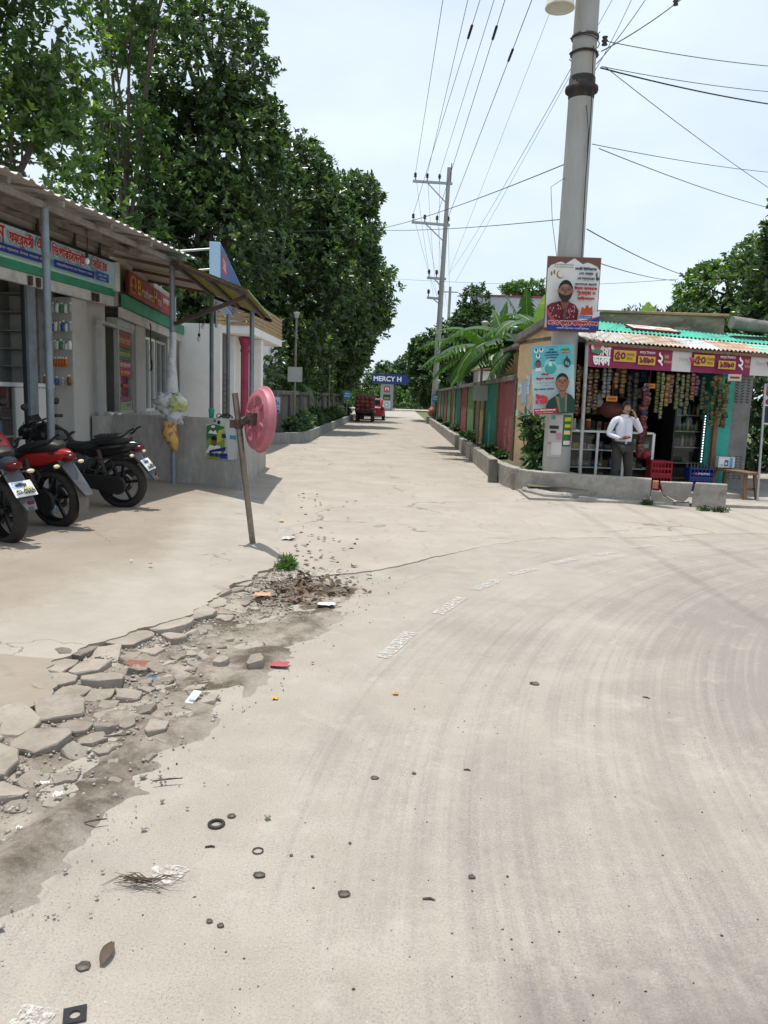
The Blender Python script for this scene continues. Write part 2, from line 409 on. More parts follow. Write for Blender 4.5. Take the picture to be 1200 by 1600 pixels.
c = k.mix(k.math('MULTIPLY', k.mapr(grain, .55, .64, 0, .5), k.mapr(k.noise(5, 4, .7), .35, .65, .2, 1)), c, (.47, .44, .40))
# small loose grit: dark and pale specks thinned out by a broad mask
sp = k.voro(58); c = k.mix(k.math('MULTIPLY', k.mapr(sp, .06, .12, 1, 0), k.mapr(k.noise(3.1, 3), .48, .6)), c, (.10, .09, .08))
sp2 = k.voro(37, k.scalevec((1, 1.2, 1), rot=(0, 0, .6))); c = k.mix(k.math('MULTIPLY', k.mapr(sp2, .04, .09, 1, 0), k.mapr(k.noise(2.2, 3), .52, .62)), c, (.62, .59, .54))
c = k.mix(k.mapr(k.noise(1.15, 7, .68, None, .6), .50, .68, 0, .42), c, (.245, .212, .175))
c = k.mix(k.mapr(k.noise(3.7, 6, .7, None, .4), .57, .70, 0, .35), c, (.43, .39, .34))
# damp oily stain far bottom right and dark crumbs
st = k.mapr(k.noise(.9, 5, .6, k.scalevec((1, 1, 1), rot=(0, 0, 1.1))), .60, .74, 0, .35); c = k.mix(st, c, (.17, .155, .14))
ex_ = k.math('DIVIDE', k.math('SUBTRACT', sx.outputs[0], .95), .75); ey_ = k.math('DIVIDE', k.math('SUBTRACT', sx.outputs[1], 1.62), .42)
er_ = k.math('ADD', k.math('SQRT', k.math('ADD', k.math('MULTIPLY', ex_, ex_), k.math('MULTIPLY', ey_, ey_))), k.mapr(k.noise(4, 6, .7), .2, .8, -.6, .6))
c = k.mix(k.mapr(er_, .55, 1.15, .5, 0), c, (.12, .11, .10))
k.col(c); k.p(Roughness=.92, Specular_IOR_Level=.25)
k.bump(k.noise(170, 3, .8), .18, .003); k.bump(k.noise(9, 5, .6), .14, .02); k.bump(streak, .15, .01)
asphalt = k.m
# pale concrete of the side road
k = N('pale_concrete_road')
c = k.mix(k.mapr(k.noise(1.1, 6, .65), .35, .7), (.322, .286, .244), (.392, .352, .304))
c = k.mix(k.mapr(k.noise(5, 6, .7, k.scalevec((1.6, .5, 1))), .55, .72, 0, .6), c, (.25, .215, .18))
c = k.mix(k.mapr(k.noise(160, 3, .8), .3, .45, .4, 0), c, (.2, .18, .16))
vz = k.n('TexVoronoi'); vz.feature = 'DISTANCE_TO_EDGE'; vz.inputs['Scale'].default_value = .42
wv = k.n('VectorMath'); wv.operation = 'ADD'; nn = k.n('TexNoise'); nn.inputs['Scale'].default_value = 1.7; nn.inputs['Detail'].default_value = 6; k.l(k.co, nn.inputs['Vector'])
k.l(k.co, wv.inputs[0]); k.l(nn.outputs['Color'], wv.inputs[1]); k.l(wv.outputs[0], vz.inputs['Vector'])
crk = k.math('MULTIPLY', k.mapr(vz.outputs['Distance'], .002, .012, 1, 0), k.mapr(k.noise(.7, 3), .45, .6))
c = k.mix(k.math('MULTIPLY', crk, .7), c, (.14, .12, .10))
k.col(c); k.p(Roughness=.92, Specular_IOR_Level=.2); k.bump(k.noise(120, 4, .8), .4, .004); k.bump(k.noise(6, 5), .25, .02); k.bump(crk, -.4, .01)
conc_road = k.m
# apron concrete: beige worn slab with a newer pale cement border
k = N('apron_concrete')
a = k.n('Attribute'); a.attribute_name = 'rnd'
old = k.mix(k.mapr(k.noise(1.3, 7, .68), .35, .68), (.255, .213, .170), (.312, .268, .219))
old = k.mix(k.mapr(k.noise(7, 6, .75), .56, .7, 0, .7), old, (.22, .19, .16))
new = k.mix(k.mapr(k.noise(2.1, 6, .65), .35, .7), (.315, .282, .240), (.380, .346, .300))
edge = k.mapr(k.math('ADD', a.outputs['Fac'], k.mapr(k.noise(1.4, 6, .65), .25, .75, -.45, .45)), .25, .8)
c = k.mix(edge, old, new)
c = k.mix(k.mapr(k.noise(190, 3, .85), .28, .42, .45, 0), c, (.17, .15, .13))
vz = k.n('TexVoronoi'); vz.feature = 'DISTANCE_TO_EDGE'; vz.inputs['Scale'].default_value = .75
wv = k.n('VectorMath'); wv.operation = 'ADD'; nn = k.n('TexNoise'); nn.inputs['Scale'].default_value = 2.3; nn.inputs['Detail'].default_value = 7; k.l(k.co, nn.inputs['Vector'])
k.l(k.co, wv.inputs[0]); k.l(nn.outputs['Color'], wv.inputs[1]); k.l(wv.outputs[0], vz.inputs['Vector'])
crk = k.math('MULTIPLY', k.mapr(vz.outputs['Distance'], .002, .009, 1, 0), k.mapr(k.noise(.8, 3), .5, .62))
c = k.mix(k.math('MULTIPLY', crk, .65), c, (.10, .085, .07))
k.col(c); k.p(Roughness=.93, Specular_IOR_Level=.2); k.bump(k.noise(110, 4, .8), .5, .004); k.bump(k.noise(11, 6, .7), .4, .012); k.bump(crk, -.4, .012)
apron_m = k.m
# earth of the verge
k = N('verge_earth')
c = k.mix(k.mapr(k.noise(3.2, 7, .7), .35, .68), (.225, .19, .152), (.40, .35, .295))
c = k.mix(k.mapr(k.noise(2.2, 6, .7), .45, .60, 0, .9), c, (.095, .075, .057))
c = k.mix(k.mapr(k.noise(45, 4, .85), .58, .7, 0, .6), c, (.45, .41, .36))
c = k.mix(k.mapr(k.noise(60, 4, .85), .3, .42, .6, 0), c, (.07, .055, .045))
va = k.n('Attribute'); va.attribute_name = 'rnd'
c = k.mix(k.mapr(k.math('ADD', va.outputs['Fac'], k.mapr(k.noise(5, 6, .7), .25, .75, -.4, .4)), .35, .95), c, k.mix(k.mapr(k.noise(2.3, 5, .6), .3, .7), (.29, .257, .218), (.35, .313, .270)))
k.col(c); k.p(Roughness=.97, Specular_IOR_Level=.15); k.bump(k.noise(40, 6, .8), .9, .012); k.bump(k.noise(12, 6, .7), .6, .03)
earth = k.m
grass_m = mat('grassy_earth', (.085, .12, .035), .95, (.16, .13, .08), .3, .5, .66, var=.35, bump=.8, bs=8, bd=.05)
soil = mat('planter_soil', (.13, .105, .075), .97, (.08, .10, .04), 2, .5, .65, var=.3, bump=1, bs=18, bd=.02)

b = B(); b.add([(-700, -40, -.06), (700, -40, -.06), (700, 1400, -.06), (-700, 1400, -.06)], [(0, 1, 2, 3)])
struct(b.build('ground', grass_m))
b = B(); b.grid(lambda u, v: (-32+74*u, -12+27*v, 0), 40, 20)
MAIN = struct(b.build('main_road', asphalt))
# side road slab
b = B(); NX, NY = 260, 90
def zsl(x, y, y0): return .012+.004*nz(x, 3, 5)-.0095*sst((x-.2)/.9)+.01*sst((y-y0)/2)*(1-sst((x-3)/4))
def srp(u, v):
    x = -4.4+6.45*u; y0 = yj(x)+.06*fbm(x, 0, 2.2)+.04*nz(x, 5, 9)+.02*nz(x, 7, 26); y = y0+(100-y0)*v**2.2
    return (x, y, zsl(x, y, y0))
b.grid(srp, NX, NY)
def srq(u, v):
    x = 2.05+26*u**1.6; y0 = yj(x)+.06*fbm(x, 0, 2.2)+.04*nz(x, 5, 9)+.02*nz(x, 7, 26); y = y0+(15.5-y0)*v; return (x, y, zsl(x, y, y0)-.004*u)
b.grid(srq, 60, 12)
for i in range(NX):   # broken front lip of the slab
    p, q = Vector(srp(i/NX, 0)), Vector(srp((i+1)/NX, 0))
    b.add([p, q, q-Z3*.06, p-Z3*.06], [(3, 2, 1, 0)])
SIDE = struct(b.build('side_road', conc_road))
# apron in front of the shops
b = B(); rows = []; att = []
ys = list(np.arange(1.0, 7.3, .035))+list(np.arange(7.3, 13, .12))+list(np.arange(13, 26, .5)); sc = [0, .02, .05, .1, .17, .26, .38, .52, .7, .9, 1.15, 1.5, 1.9, 2.4, 3, 4, 5.5, 8]
def xed(y):
    j = 1-sst((y-6.6)/.6)
    return xe(y)+j*(.07*fbm(0, y, 3.1, 2)+.035*nz(0, y, 14, 4))
vs = []
for y in ys:
    x0 = xed(y); soft = sst((y-6.6)/.8)
    for s in sc:
        z = zA(x0-s, y)+.004*fbm(x0-s, y, 1.5)-(soft*.045*(1-sst(s/.24)))
        vs.append((x0-s, y, z)); att.append(1-sst((s-.25-.35*sst((y-4)/3))/1.1) if y > 4.2 else .2)
n = len(sc); fs = [(i*n+j, i*n+j+1, (i+1)*n+j+1, (i+1)*n+j) for i in range(len(ys)-1) for j in range(n-1)]
b.add(vs, fs, 0, True)
vs2 = []
for y in ys:
    x0 = xed(y); p = vs[ys.index(y)*n]; vs2 += [p, (p[0]-.01, y, -.09)]
b.add(vs2, [(2*i, 2*i+2, 2*i+3, 2*i+1) for i in range(len(ys)-1)], 0)
APRON = b.build('apron', apron_m); struct(APRON)
a = APRON.data.attributes.new('rnd', 'FLOAT', 'POINT'); a.data.foreach_set('value', np.array(att+[.2]*len(vs2), np.float32))
# earth verge between apron and road
b = B(); ys = np.arange(.6, 7.25, .045); m = 34; vs = []; vat = []
for y in ys:
    a0 = xe(y)-.25; a1 = xb(y)+.30
    for j in range(m+1):
        t = j/m; x = a0+(a1-a0)*t; dd = xb(y)-x
        z = .018*fbm(x, y, 1.9)+.014*fbm(x, y, 6, 1)+.008*nz(x, y, 17)+.008
        z += .035*math.exp(-((dd-.22)/.12)**2)*(.5+fbm(x, y, 1.2, 9))*(1-sst((y-5)/1.2))   # low ridge thrown up by wheels
        z -= .060*sst((.20-dd+.15*fbm(x, y, 2.5, 4)+.10*fbm(x, y, 9, 6))/.40)
        z -= .04*sst((x-xe(y)+.05)/-.1)
        if y > 6.3: z -= .08*sst((y-6.3)/.6)
        vs.append((x, y, z)); vat.append(sst((.30-dd)/.36))
b.add(vs, [(i*(m+1)+j, i*(m+1)+j+1, (i+1)*(m+1)+j+1, (i+1)*(m+1)+j) for i in range(len(ys)-1) for j in range(m)], 0, True)
VERGE = struct(b.build('dirt_verge', earth)); a = VERGE.data.attributes.new('rnd', 'FLOAT', 'POINT'); a.data.foreach_set('value', np.array(vat, np.float32))
# pavement by the kiosk, soil strip along the painted wall, planter bed on the left
pave = mat('pavement_concrete', (.36, .33, .29), .93, (.24, .21, .18), 1.2, var=.2, bump=.5, c3=(.42, .39, .35))
b = B(); b.box((16, 22, .0), (27.6, 19, .1)); struct(b.build('pavement', pave))

# broken slab pieces and loose stones
rng = random.Random(5)
chunk_m = mat('broken_concrete', (.36, .33, .285), .93, (.27, .24, .20), 3.5, .45, .7, var=.2, bump=.7, bs=55)
k = N('broken_slab'); oi = k.n('ObjectInfo'); tn_ = k.mapr(oi.outputs['Random'], 0, 1, .72, 1.12)
cc = k.mix(k.mapr(k.noise(4, 6, .7), .35, .7), (.290, .250, .205), (.385, .342, .290)); cc = k.mix(k.mapr(k.noise(1.7, 5, .7), .5, .66, 0, .7), cc, (.19, .16, .128)); cc = k.mix(k.mapr(k.noise(60, 4, .8), .3, .44, .5, 0), cc, (.13, .11, .09))
vm = k.n('VectorMath'); vm.operation = 'SCALE'; k.l(cc, vm.inputs[0]); k.l(tn_, vm.inputs['Scale']); k.l(vm.outputs[0], k.b.inputs['Base Color']); k.p(Roughness=.95, Specular_IOR_Level=.15); k.bump(k.noise(50, 5, .8), .8, .008); k.bump(k.noise(14, 5, .7), .5, .015); chunk_m = k.m
def chunk(name, px, py, wp, hp, parent, th=.055, z=None, tilt=.12):
    c = G(px, py, .03); D = c.y; w = wp*D/F*.98; d = hp*D*D/(F*(EYE-.03))*.92; d = min(d, w*1.3)
    n = rng.randint(5, 7); a0 = rng.random()*6.3; poly = []
    for i in range(n):
        a = a0+2*PI*(i+rng.uniform(-.28, .28))/n; r = rng.uniform(.82, 1.22)
        poly.append((w/2*r*math.cos(a), d/2*r*math.sin(a)))
    R = Matrix.Rotation(rng.uniform(-tilt, tilt), 3, 'X') @ Matrix.Rotation(rng.uniform(-tilt, tilt), 3, 'Y')
    t = th*rng.uniform(.7, 1.25); vs = []
    for zz, k_ in ((-t, .9), (0, 1), (t*.16, .94)):
        vs += [R @ Vector((p[0]*k_, p[1]*k_, zz+rng.uniform(-.005, .005))) for p in poly]
    vs.append(R @ Vector((0, 0, t*.2)))
    b = B(); fs = [(n*l+i, n*l+(i+1) % n, n*(l+1)+(i+1) % n, n*(l+1)+i) for l in (0, 1) for i in range(n)]+[(2*n+i, 2*n+(i+1) % n, 3*n) for i in range(n)]
    b.add([v+Vector((c.x, c.y, (.05 if z is None else z))) for v in vs], fs)
    return b.build(name, chunk_m, parent)
def wband(y): return float(np.interp(y, [1.6, 2.4, 3.2, 4.0, 4.8, 5.4, 6.0, 6.5], [.52, .58, .74, .80, .60, .48, .40, .2]))
def cell(c, others, lim):
    poly = [(c[0]-lim, c[1]-lim), (c[0]+lim, c[1]-lim), (c[0]+lim, c[1]+lim), (c[0]-lim, c[1]+lim)]
    for o in others:
        mx_, my_ = (c[0]+o[0])/2, (c[1]+o[1])/2; nx, ny = o[0]-c[0], o[1]-c[1]; out = []
        for i in range(len(poly)):
            p, q = poly[i], poly[(i+1) % len(poly)]; dp = (p[0]-mx_)*nx+(p[1]-my_)*ny; dq = (q[0]-mx_)*nx+(q[1]-my_)*ny
            if dp <= 0: out.append(p)
            if dp*dq < 0: t = dp/(dp-dq); out.append((p[0]+(q[0]-p[0])*t, p[1]+(q[1]-p[1])*t))
        poly = out
        if len(poly) < 3: return None
    return poly
sites = []; y = 1.7
for dm, ulo, uhi, nt_ in ((.36, 0, .30, 500), (.27, 0, .45, 700), (.19, .0, .6, 900), (.13, .1, .8, 900), (.085, .25, 1, 1500), (.06, .45, 1, 1800)):
    for _ in range(nt_):
        y = rng.uniform(1.6, 6.5); u = rng.uniform(ulo, uhi); x = xe(y)-.10+u*(wband(y)+.10); d_ = dm*rng.uniform(.8, 1.1)*float(np.interp(y, [2, 4.5, 6.5], [.85, 1, .7]))
        if all((x-q[0])**2+(y-q[1])**2 > (max(d_, q[3])*.5+min(d_, q[3])*.5)**2 for q in sites): sites.append((x, y, u, d_))
edge_pts = [(xe(yy)-.24+.05*math.sin(yy*9), yy) for yy in np.arange(1.4, 6.8, .16)]
for (x, y, u, dsz) in sites:
    near = [q for q in sites if q[0] != x and abs(q[0]-x) < .6 and abs(q[1]-y) < .6]+[q for q in edge_pts if abs(q[1]-y) < .5]
    if rng.random() < (.02 if dsz > .2 else .08 if u < .4 else .18 if u < .7 else .35): continue
    poly = cell((x, y), near, dsz*.95)
    if not poly or len(poly) < 3: continue
    pp = []
    for i in range(len(poly)):     # rough broken edges
        p, q = poly[i], poly[(i+1) % len(poly)]; pp.append(p)
        if math.hypot(q[0]-p[0], q[1]-p[1]) > .06: j = rng.uniform(.35, .65); pp.append((p[0]+(q[0]-p[0])*j+rng.uniform(-.009, .009), p[1]+(q[1]-p[1])*j+rng.uniform(-.009, .009)))
    cx_, cy_ = sum(p[0] for p in pp)/len(pp), sum(p[1] for p in pp)/len(pp); n = len(pp); sh_ = 1-rng.uniform(.01, .05)-.16*u
    tilt = .03+.16*u; R = Matrix.Rotation(rng.gauss(0, tilt), 3, 'X') @ Matrix.Rotation(rng.gauss(0, tilt), 3, 'Y') @ Matrix.Rotation(rng.gauss(0, .05+.3*u), 3, 'Z'); zt = .040-.026*u+rng.uniform(-.014, .006)+(.012 if dsz > .18 else -.006*u)
    vs = []
    for zz, kk in ((-.07, .93), (-.006, 1.0), (0, .965)): vs += [R @ Vector(((p[0]-cx_)*sh_*kk, (p[1]-cy_)*sh_*kk, zz+(rng.uniform(-.004, .004) if zz > -.05 else 0))) for p in pp]
    vs.append(R @ Vector((0, 0, rng.uniform(-.002, .004)))); b = B()
    b.add([v+Vector((cx_, cy_, zt)) for v in vs], [(n*l+i, n*l+(i+1) % n, n*(l+1)+(i+1) % n, n*(l+1)+i) for l in (0, 1) for i in range(n)]+[(2*n+i, 2*n+(i+1) % n, 3*n) for i in range(n)])
    b.build('concrete_chunk', chunk_m, APRON)
chunk('concrete_chunk', 400, 1037, 33, 20, APRON, .09, .05, .3); chunk('concrete_chunk', 245, 1135, 45, 26, APRON, .05, .03, .2); chunk('concrete_chunk', 345, 1032, 24, 12, APRON, .05, .03, .3)
# crumbs: gravel nobody could count
def gravel(name, label, n, place, smin, smax, m, seed):
    r = np.random.default_rng(seed); V_, F_ = [], []
    base = np.array([(1,0,0),(0,1,0),(-1,0,0),(0,-1,0),(0,0,1),(0,0,-1)], float); tri = np.array([(0,1,4),(1,2,4),(2,3,4),(3,0,4),(1,0,5),(2,1,5),(3,2,5),(0,3,5)])
    for i in range(n):
        x, y, z = place(r); s = smin+(smax-smin)*r.random()**3
        q = base*(s*r.uniform(.5, 1.2, (6, 1)))*np.array([1, 1, .7]); a = r.random()*6.3
        q = np.stack([q[:, 0]*math.cos(a)-q[:, 1]*math.sin(a), q[:, 0]*math.sin(a)+q[:, 1]*math.cos(a), q[:, 2]], 1)
        V_.append(q+np.array([x, y, z-s*.12])); F_.append(tri+6*i)
    me = npmesh(name, np.concatenate(V_), np.concatenate(F_).ravel(), 3, m); o = bpy.data.objects.new(name, me); COL.objects.link(o)
    return tag(o, label, 'gravel', kind='stuff')
def pl1(r):
    y = r.uniform(1.9, 6.9); x = xe(y)-.06+abs(r.normal(0, .36)); return x, y, .016
gravel('rubble_crumbs', 'small concrete crumbs scattered over the broken apron edge and earth verge', 6500, pl1, .003, .018, MC['broken_concrete'], 3)
dkst = mat('dark_grit', (.07, .06, .05), .9, (.2, .17, .14), 9, var=.4, bump=.3)
def pl2(r):
    y = 1.6+10*r.random()**1.7; return r.uniform(-.75, .95)*y*.62+.2, y, .002
gravel('road_grit', 'dark grit strewn over the dusty road', 900, pl2, .0015, .006, dkst, 8)
def pl3(r):
    y = r.uniform(2.0, 6.6); return xb(y)+r.normal(-.12, .14), y, .006
gravel('dirt_clods', 'dark soil clods lining the edge of the verge', 500, pl3, .002, .008, earth, 9)

# worn centre dashes of the main road
k = N('worn_white_marking'); pt_ = k.mix(k.noise(9, 4), (.42, .40, .365), (.53, .51, .47)); k.col(pt_); k.p(Roughness=.85)
tr = k.n('BsdfTransparent'); ms = k.n('MixShader'); k.l(k.mapr(k.math('ADD', k.noise(32, 6, .8), k.math('MULTIPLY', k.noise(120, 3, .8), .5)), .66, .84), ms.inputs[0]); k.l(tr.outputs[0], ms.inputs[1]); k.l(k.b.outputs[0], ms.inputs[2]); k.l(ms.outputs[0], k.out.inputs[0]); dash_m = k.m
for (xa, ya, xb_, yb_, w) in ((598, 1028, 642, 988, 12), (684, 960, 722, 934, 12), (742, 922, 779, 906, 9), (797, 898, 836, 889, 7), (864, 881, 897, 874, 5), (930, 868, 962, 863, 4), (988, 857, 1020, 852, 4), (1052, 846, 1085, 842, 3), (42, 1606, 66, 1574, 6)):
    p, q = G(xa, ya), G(xb_, yb_); d = (q-p).normalized(); s = Vector((-d.y, d.x, 0))*.048
    b = B(); b.grid(lambda u, v: p.lerp(q, u)+s*(2*v-1)+Vector((.012*nz(u*4, v, 3), .012*nz(v, u*4, 3), .0045)), 8, 2, 0, False); b.build('lane_dash', dash_m, MAIN)
b = B(); c0 = G(262, 1368); b.add([c0+Vector((.055*math.cos(a)*(1+.3*math.sin(3*a)), .07*math.sin(a)*(1+.25*math.cos(2*a)), .004)) for a in [i*PI/8 for i in range(16)]], [tuple(range(16))]); b.build('lane_dash', dash_m, MAIN)
# ================================================================ LEFT: PHARMACY, HOTEL, AWNINGS
F1 = Fr((-5, 9.6), (.13, 1)); FE = Fr((-3.7, 8.6), (.13, 1)); FH = Fr((-4.62, 12.5), (-.113, 1))
green_b = mat('green_fascia', (.05, .30, .15), .6, (.03, .20, .11), 2, var=.2, bump=.1)
cream_w = mat('cream_wall', (.46, .42, .36), .9, (.33, .29, .25), .8, .5, .75, var=.1, bump=.2)
white_b = mat('chipped_white_beam', (.55, .54, .51), .85, (.33, .31, .28), 3, .52, .7, var=.12, bump=.4)
shelf_m = mat('grey_shelf', (.20, .20, .19), .7, var=.15, bump=.1)
counter_m = mat('white_laminate', (.62, .61, .585), .45, (.52, .5, .47), 2, .55, .8, var=.05, bump=.05)
ph = thing('pharmacy_building', 'single storey pharmacy with open shelved front under the corrugated awning', 'building', F1.pt(0, -1, 0))
b = B(); F1.box(b, -5, 2.9, -.2, 0, 3.02, 4.0); F1.box(b, -5, -2.4, -.2, 0, 0, 3.02); b.build('wall', cream_w, ph)
b = B(); F1.box(b, -5, 2.88, 0, .07, 2.87, 3.02); b.build('lintel_beam', white_b, ph, bevel=.01)
b = B(); F1.box(b, 1.77, 2.18, -.3, .0, 0, 2.87); F1.box(b, 2.18, 2.95, -.35, -.12, 0, 3.02); b.build('column', conc_lt, ph, bevel=.01)
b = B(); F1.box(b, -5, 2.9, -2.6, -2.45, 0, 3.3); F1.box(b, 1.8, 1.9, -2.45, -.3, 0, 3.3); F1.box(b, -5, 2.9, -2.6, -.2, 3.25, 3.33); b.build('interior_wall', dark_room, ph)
b = B(); F1.box(b, -5, 2.2, -2.6, .05, 0, .36); b.build('floor_slab', conc, ph, bevel=.01)
b = B(); F1.box(b, F1.px(35, 440)[0], F1.px(48, 440)[0], -.02, .06, .36, 2.9); F1.box(b, F1.px(33, 440)[0], F1.px(35, 440)[0], -.02, .02, .36, 2.9, 1); b.build('shutter_guide', [steel_bl, black_pl], ph)
for x in (37, 50, 137, 143):
    s_, z_ = F1.px(x, 445 if x < 60 else 470)
    b = B(); b.box(F1.pt(s_, .1, 2.93), (.05, .04, .12), F1.d.angle(Vector((1, 0, 0)))); b.build('shutter_lock', rust, ph)
b = B(); F1.box(b, -5, 2.88, .05, .1, 3.02, 3.125); b.build('fascia', green_b, ph)
# shelves with medicines
sh = thing('medicine_shelf', 'tall grey medicine shelving inside the pharmacy', 'shelf', F1.pt(1.5, -1.3, .36))
b = B(); F1.box(b, 1.74, 1.78, -2.4, -.3, .36, 3.2); b.build('back_panel', mat('pale_shelf_back', (.34, .34, .33), .8, var=.1, bump=.05), sh)
SHY = [602, 573, 545.5, 517, 487.5, 458]; shp = F1.pt(1.47, 0, 0)
SHZ = [V(95, y_, shp, F1.n).z for y_ in SHY]
for z in SHZ:
    b = B(); F1.box(b, 1.45, 1.74, -2.4, -.32, z-.02, z); b.build('shelf_board', shelf_m, sh)
for o_ in (-.34, -.98, -1.6, -2.3):
    b = B(); F1.box(b, 1.455, 1.74, o_-.012, o_+.012, .36, 3.2); b.build('upright', shelf_m, sh)
rg = random.Random(3); cols = [('white', '#d8dad6'), ('green', '#3f7d5c'), ('brown', '#7a4a26'), ('blue', '#3e5f94'), ('orange', '#b4652a'), ('grey', '#9aa09c')]
def bottle(loc, h, r, c, cap='#dcdcd8', nm='medicine_bottle'):
    b = B(); b.lathe([(0, 0), (r, 0), (r, h*.66), (r*.45, h*.8), (r*.45, h*.86)], 8, loc, None, 0); b.lathe([(r*.52, h*.85), (r*.52, h), (0, h)], 8, loc, None, 1)
    return b.build(nm, [pm(c, .35), pm(cap)], loc=loc)
rowc = {1: (82, 103, [4, 4, 4, 4, 4, 4]), 2: (77, 109, [0, 0, 5, 0, 1, 5, 0, 0]), 3: (77, 110, [0, 3, 0, 5, 3, 0, 5]), 4: (76, 110, [1, 5, 0, 1, 0, 5]), 0: (60, 108, [5, 2, 5, 3, 5, 2])}
for r_, (xa, xb_, cs) in rowc.items():
    for i, ci in enumerate(cs):
        q = V(xa+(xb_-xa)*i/(len(cs)-1), SHY[r_], F1.pt(1.55, 0, 0), F1.n); q.z = SHZ[r_]; cn, hx = cols[ci]
        o = bottle(q, rg.uniform(.11, .16) if r_ != 1 else .14, .026 if r_ == 1 else .034, hx, '#dcdcd8' if ci != 0 else '#3f7d5c')
        tag(o, '%s medicine bottle on the %s shelf of the pharmacy' % (cn, ['bottom', 'lowest filled', 'second filled', 'third filled', 'top'][r_]), 'bottle', 'medicine bottles on the shelves')
# counter
ct = thing('pharmacy_counter', 'white laminate pharmacy counter behind the motorcycles', 'counter', F1.pt(1.2, -.5, .36))
b = B(); F1.box(b, -1.2, 1.74, -.9, -.28, 1.56, 1.62); b.build('counter_top', white_fr, ct, bevel=.008)
b = B(); F1.box(b, .82, 1.30, -.36, -.30, .36, 1.555); F1.box(b, 1.315, 1.73, -.36, -.30, .36, 1.555); b.build('front_panel', counter_m, ct, bevel=.006)
b = B(); F1.box(b, -1.2, .8, -.88, -.84, .36, 1.55); b.build('back_panel', shelf_m, ct)
b = B(); F1.box(b, -1.2, .8, -.84, -.32, .88, .90); b.build('shelf_board', white_fr, ct)
b = B(); F1.box(b, -1.2, .8, -.31, -.305, .5, 1.55); b.build('glass_pane', glass, ct)
for i in range(5):
    o = bottle(F1.pt(.32+i*.1, -.5, .9), .26, .042, '#5d93c9', '#e8e8e8', 'cleaner_bottle'); tag(o, 'pale blue liquid bottle in a row inside the counter showcase', 'bottle', 'blue bottles in the counter')

# pharmacy sign
def px_s(fr, x, y=420): return fr.px(x, y, .12)[0]
sg = thing('pharmacy_sign', 'long pale blue pharmacy signboard with red lettering above the shop front', 'sign', F1.pt(0, .12, 3.12))
S0, S1 = -2.6, 2.80; bd = Board(F1.pt(S0, .13, 3.125), F1.d, Z3, S1-S0, .39)
panel(bd, .05, pm('#b9dcec'), sg)
wx = lambda px, y=425: (F1.px(px, y, .13)[0]-S0)/(S1-S0)
bd.rect(0, .0, 1, .12, '#b4dccf'); bd.rect(0, .55, 1, 1, '#c2dfee')
for t, a, c in (('শাহিন', -95, -42), ('ন', -33, 8), ('ফার্মেসী', 13, 51), ('এন্ড', 55, 73), ('ডিপার্টমেন্টাল', 76, 135), ('স্টোর', 138, 160)):
    if t == 'শাহিন': continue
    if t == 'ন': a = -4
    bd.text(t, wx(a), .40, wx(c)-wx(a), .52, '#f2eeee', .05); bd.text(t, wx(a), .40, wx(c)-wx(a), .52, '#cf2f36', .012)
for a, c in ((-90, 64), (76, 139), (142, 162)): bd.rect(wx(a), .10, wx(c), .36 if a != 142 else .42, '#2a3f8c' if a != 142 else '#2b62b0')
bd.text('দেশি ও বিদেশি সকল প্রকার ঔষধ পাওয়া যায়', wx(-60), .16, wx(62)-wx(-60), .13, '#e9e6c9'); bd.text('ফ্লেক্সিলোড বিকাশ নগদ', wx(80), .17, wx(136)-wx(80), .12, '#e9eef3')
bd.text('এখানে সকল', wx(145), .27, wx(159)-wx(145), .08, '#e9eef3'); bd.text('ঔষধ', wx(147), .14, wx(157)-wx(147), .08, '#e9eef3')
bd.build(sg)
b = B(); F1.box(b, 2.805, 2.92, .06, .16, 3.10, 3.54); b.build('end_cap', white_fr, sg, bevel=.01)
b = B(); F1.box(b, -2.6, 2.95, .03, .10, 3.525, 3.57); b.build('top_rail', dark_iron, sg)

# hotel front
ht = thing('hotel_building', 'small hotel restaurant front with sliding windows behind the grey half wall', 'building', FH.pt(2, -1, 0))
b = B(); FH.box(b, .42, 6.0, -.25, 0, 2.92, 3.72); FH.box(b, .3, 9, -2.9, -2.7, 0, 3.5); b.build('wall', cream_w, ht)
b = B(); FH.box(b, .42, 7.0, 0, .06, 2.74, 2.91); b.build('lintel_beam', white_b, ht, bevel=.01)
b = B(); FH.box(b, .42, 7, .05, .11, 2.92, 3.12); b.build('fascia', green_b, ht)
b = B(); FH.box(b, -.5, 7, -.2, 0, 0, 1.15); b.build('dado_wall', grey_render, ht)
for a0, a1 in ((1.72, 2.55), (4.9, 6.0)):
    b = B(); FH.box(b, a0, a1, -.25, .0, 1.15, 2.74); b.build('column', conc_lt, ht, bevel=.008)
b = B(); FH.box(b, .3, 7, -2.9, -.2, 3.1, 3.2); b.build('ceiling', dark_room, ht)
def hwin(a0, a1, z0, z1, pane0, fr_m):
    w = B(); t = .05
    FH.box(w, a0, a1, -.12, -.04, z0, z0+t); FH.box(w, a0, a1, -.12, -.04, z1-t, z1)
    for a in (a0, (a0+a1)/2-.03, a1-t): FH.box(w, a, a+t, -.12, -.04, z0+t, z1-t)
    o = w.build('window', fr_m, ht)
    p = B(); FH.box(p, pane0, a1-t, -.085, -.078, z0+t, z1-t); p.build('pane', glass, o)
    return o
w1 = hwin(-.45, 1.68, 1.15, 2.62, .62, alu)
hwin(2.62, 3.65, 1.15, 2.60, 2.67, white_fr); hwin(3.75, 4.85, 1.15, 2.60, 3.8, alu)
b = B(); FH.box(b, .45, 1.7, -.2, -.02, 2.62, 2.74); b.build('transom', alu, ht)
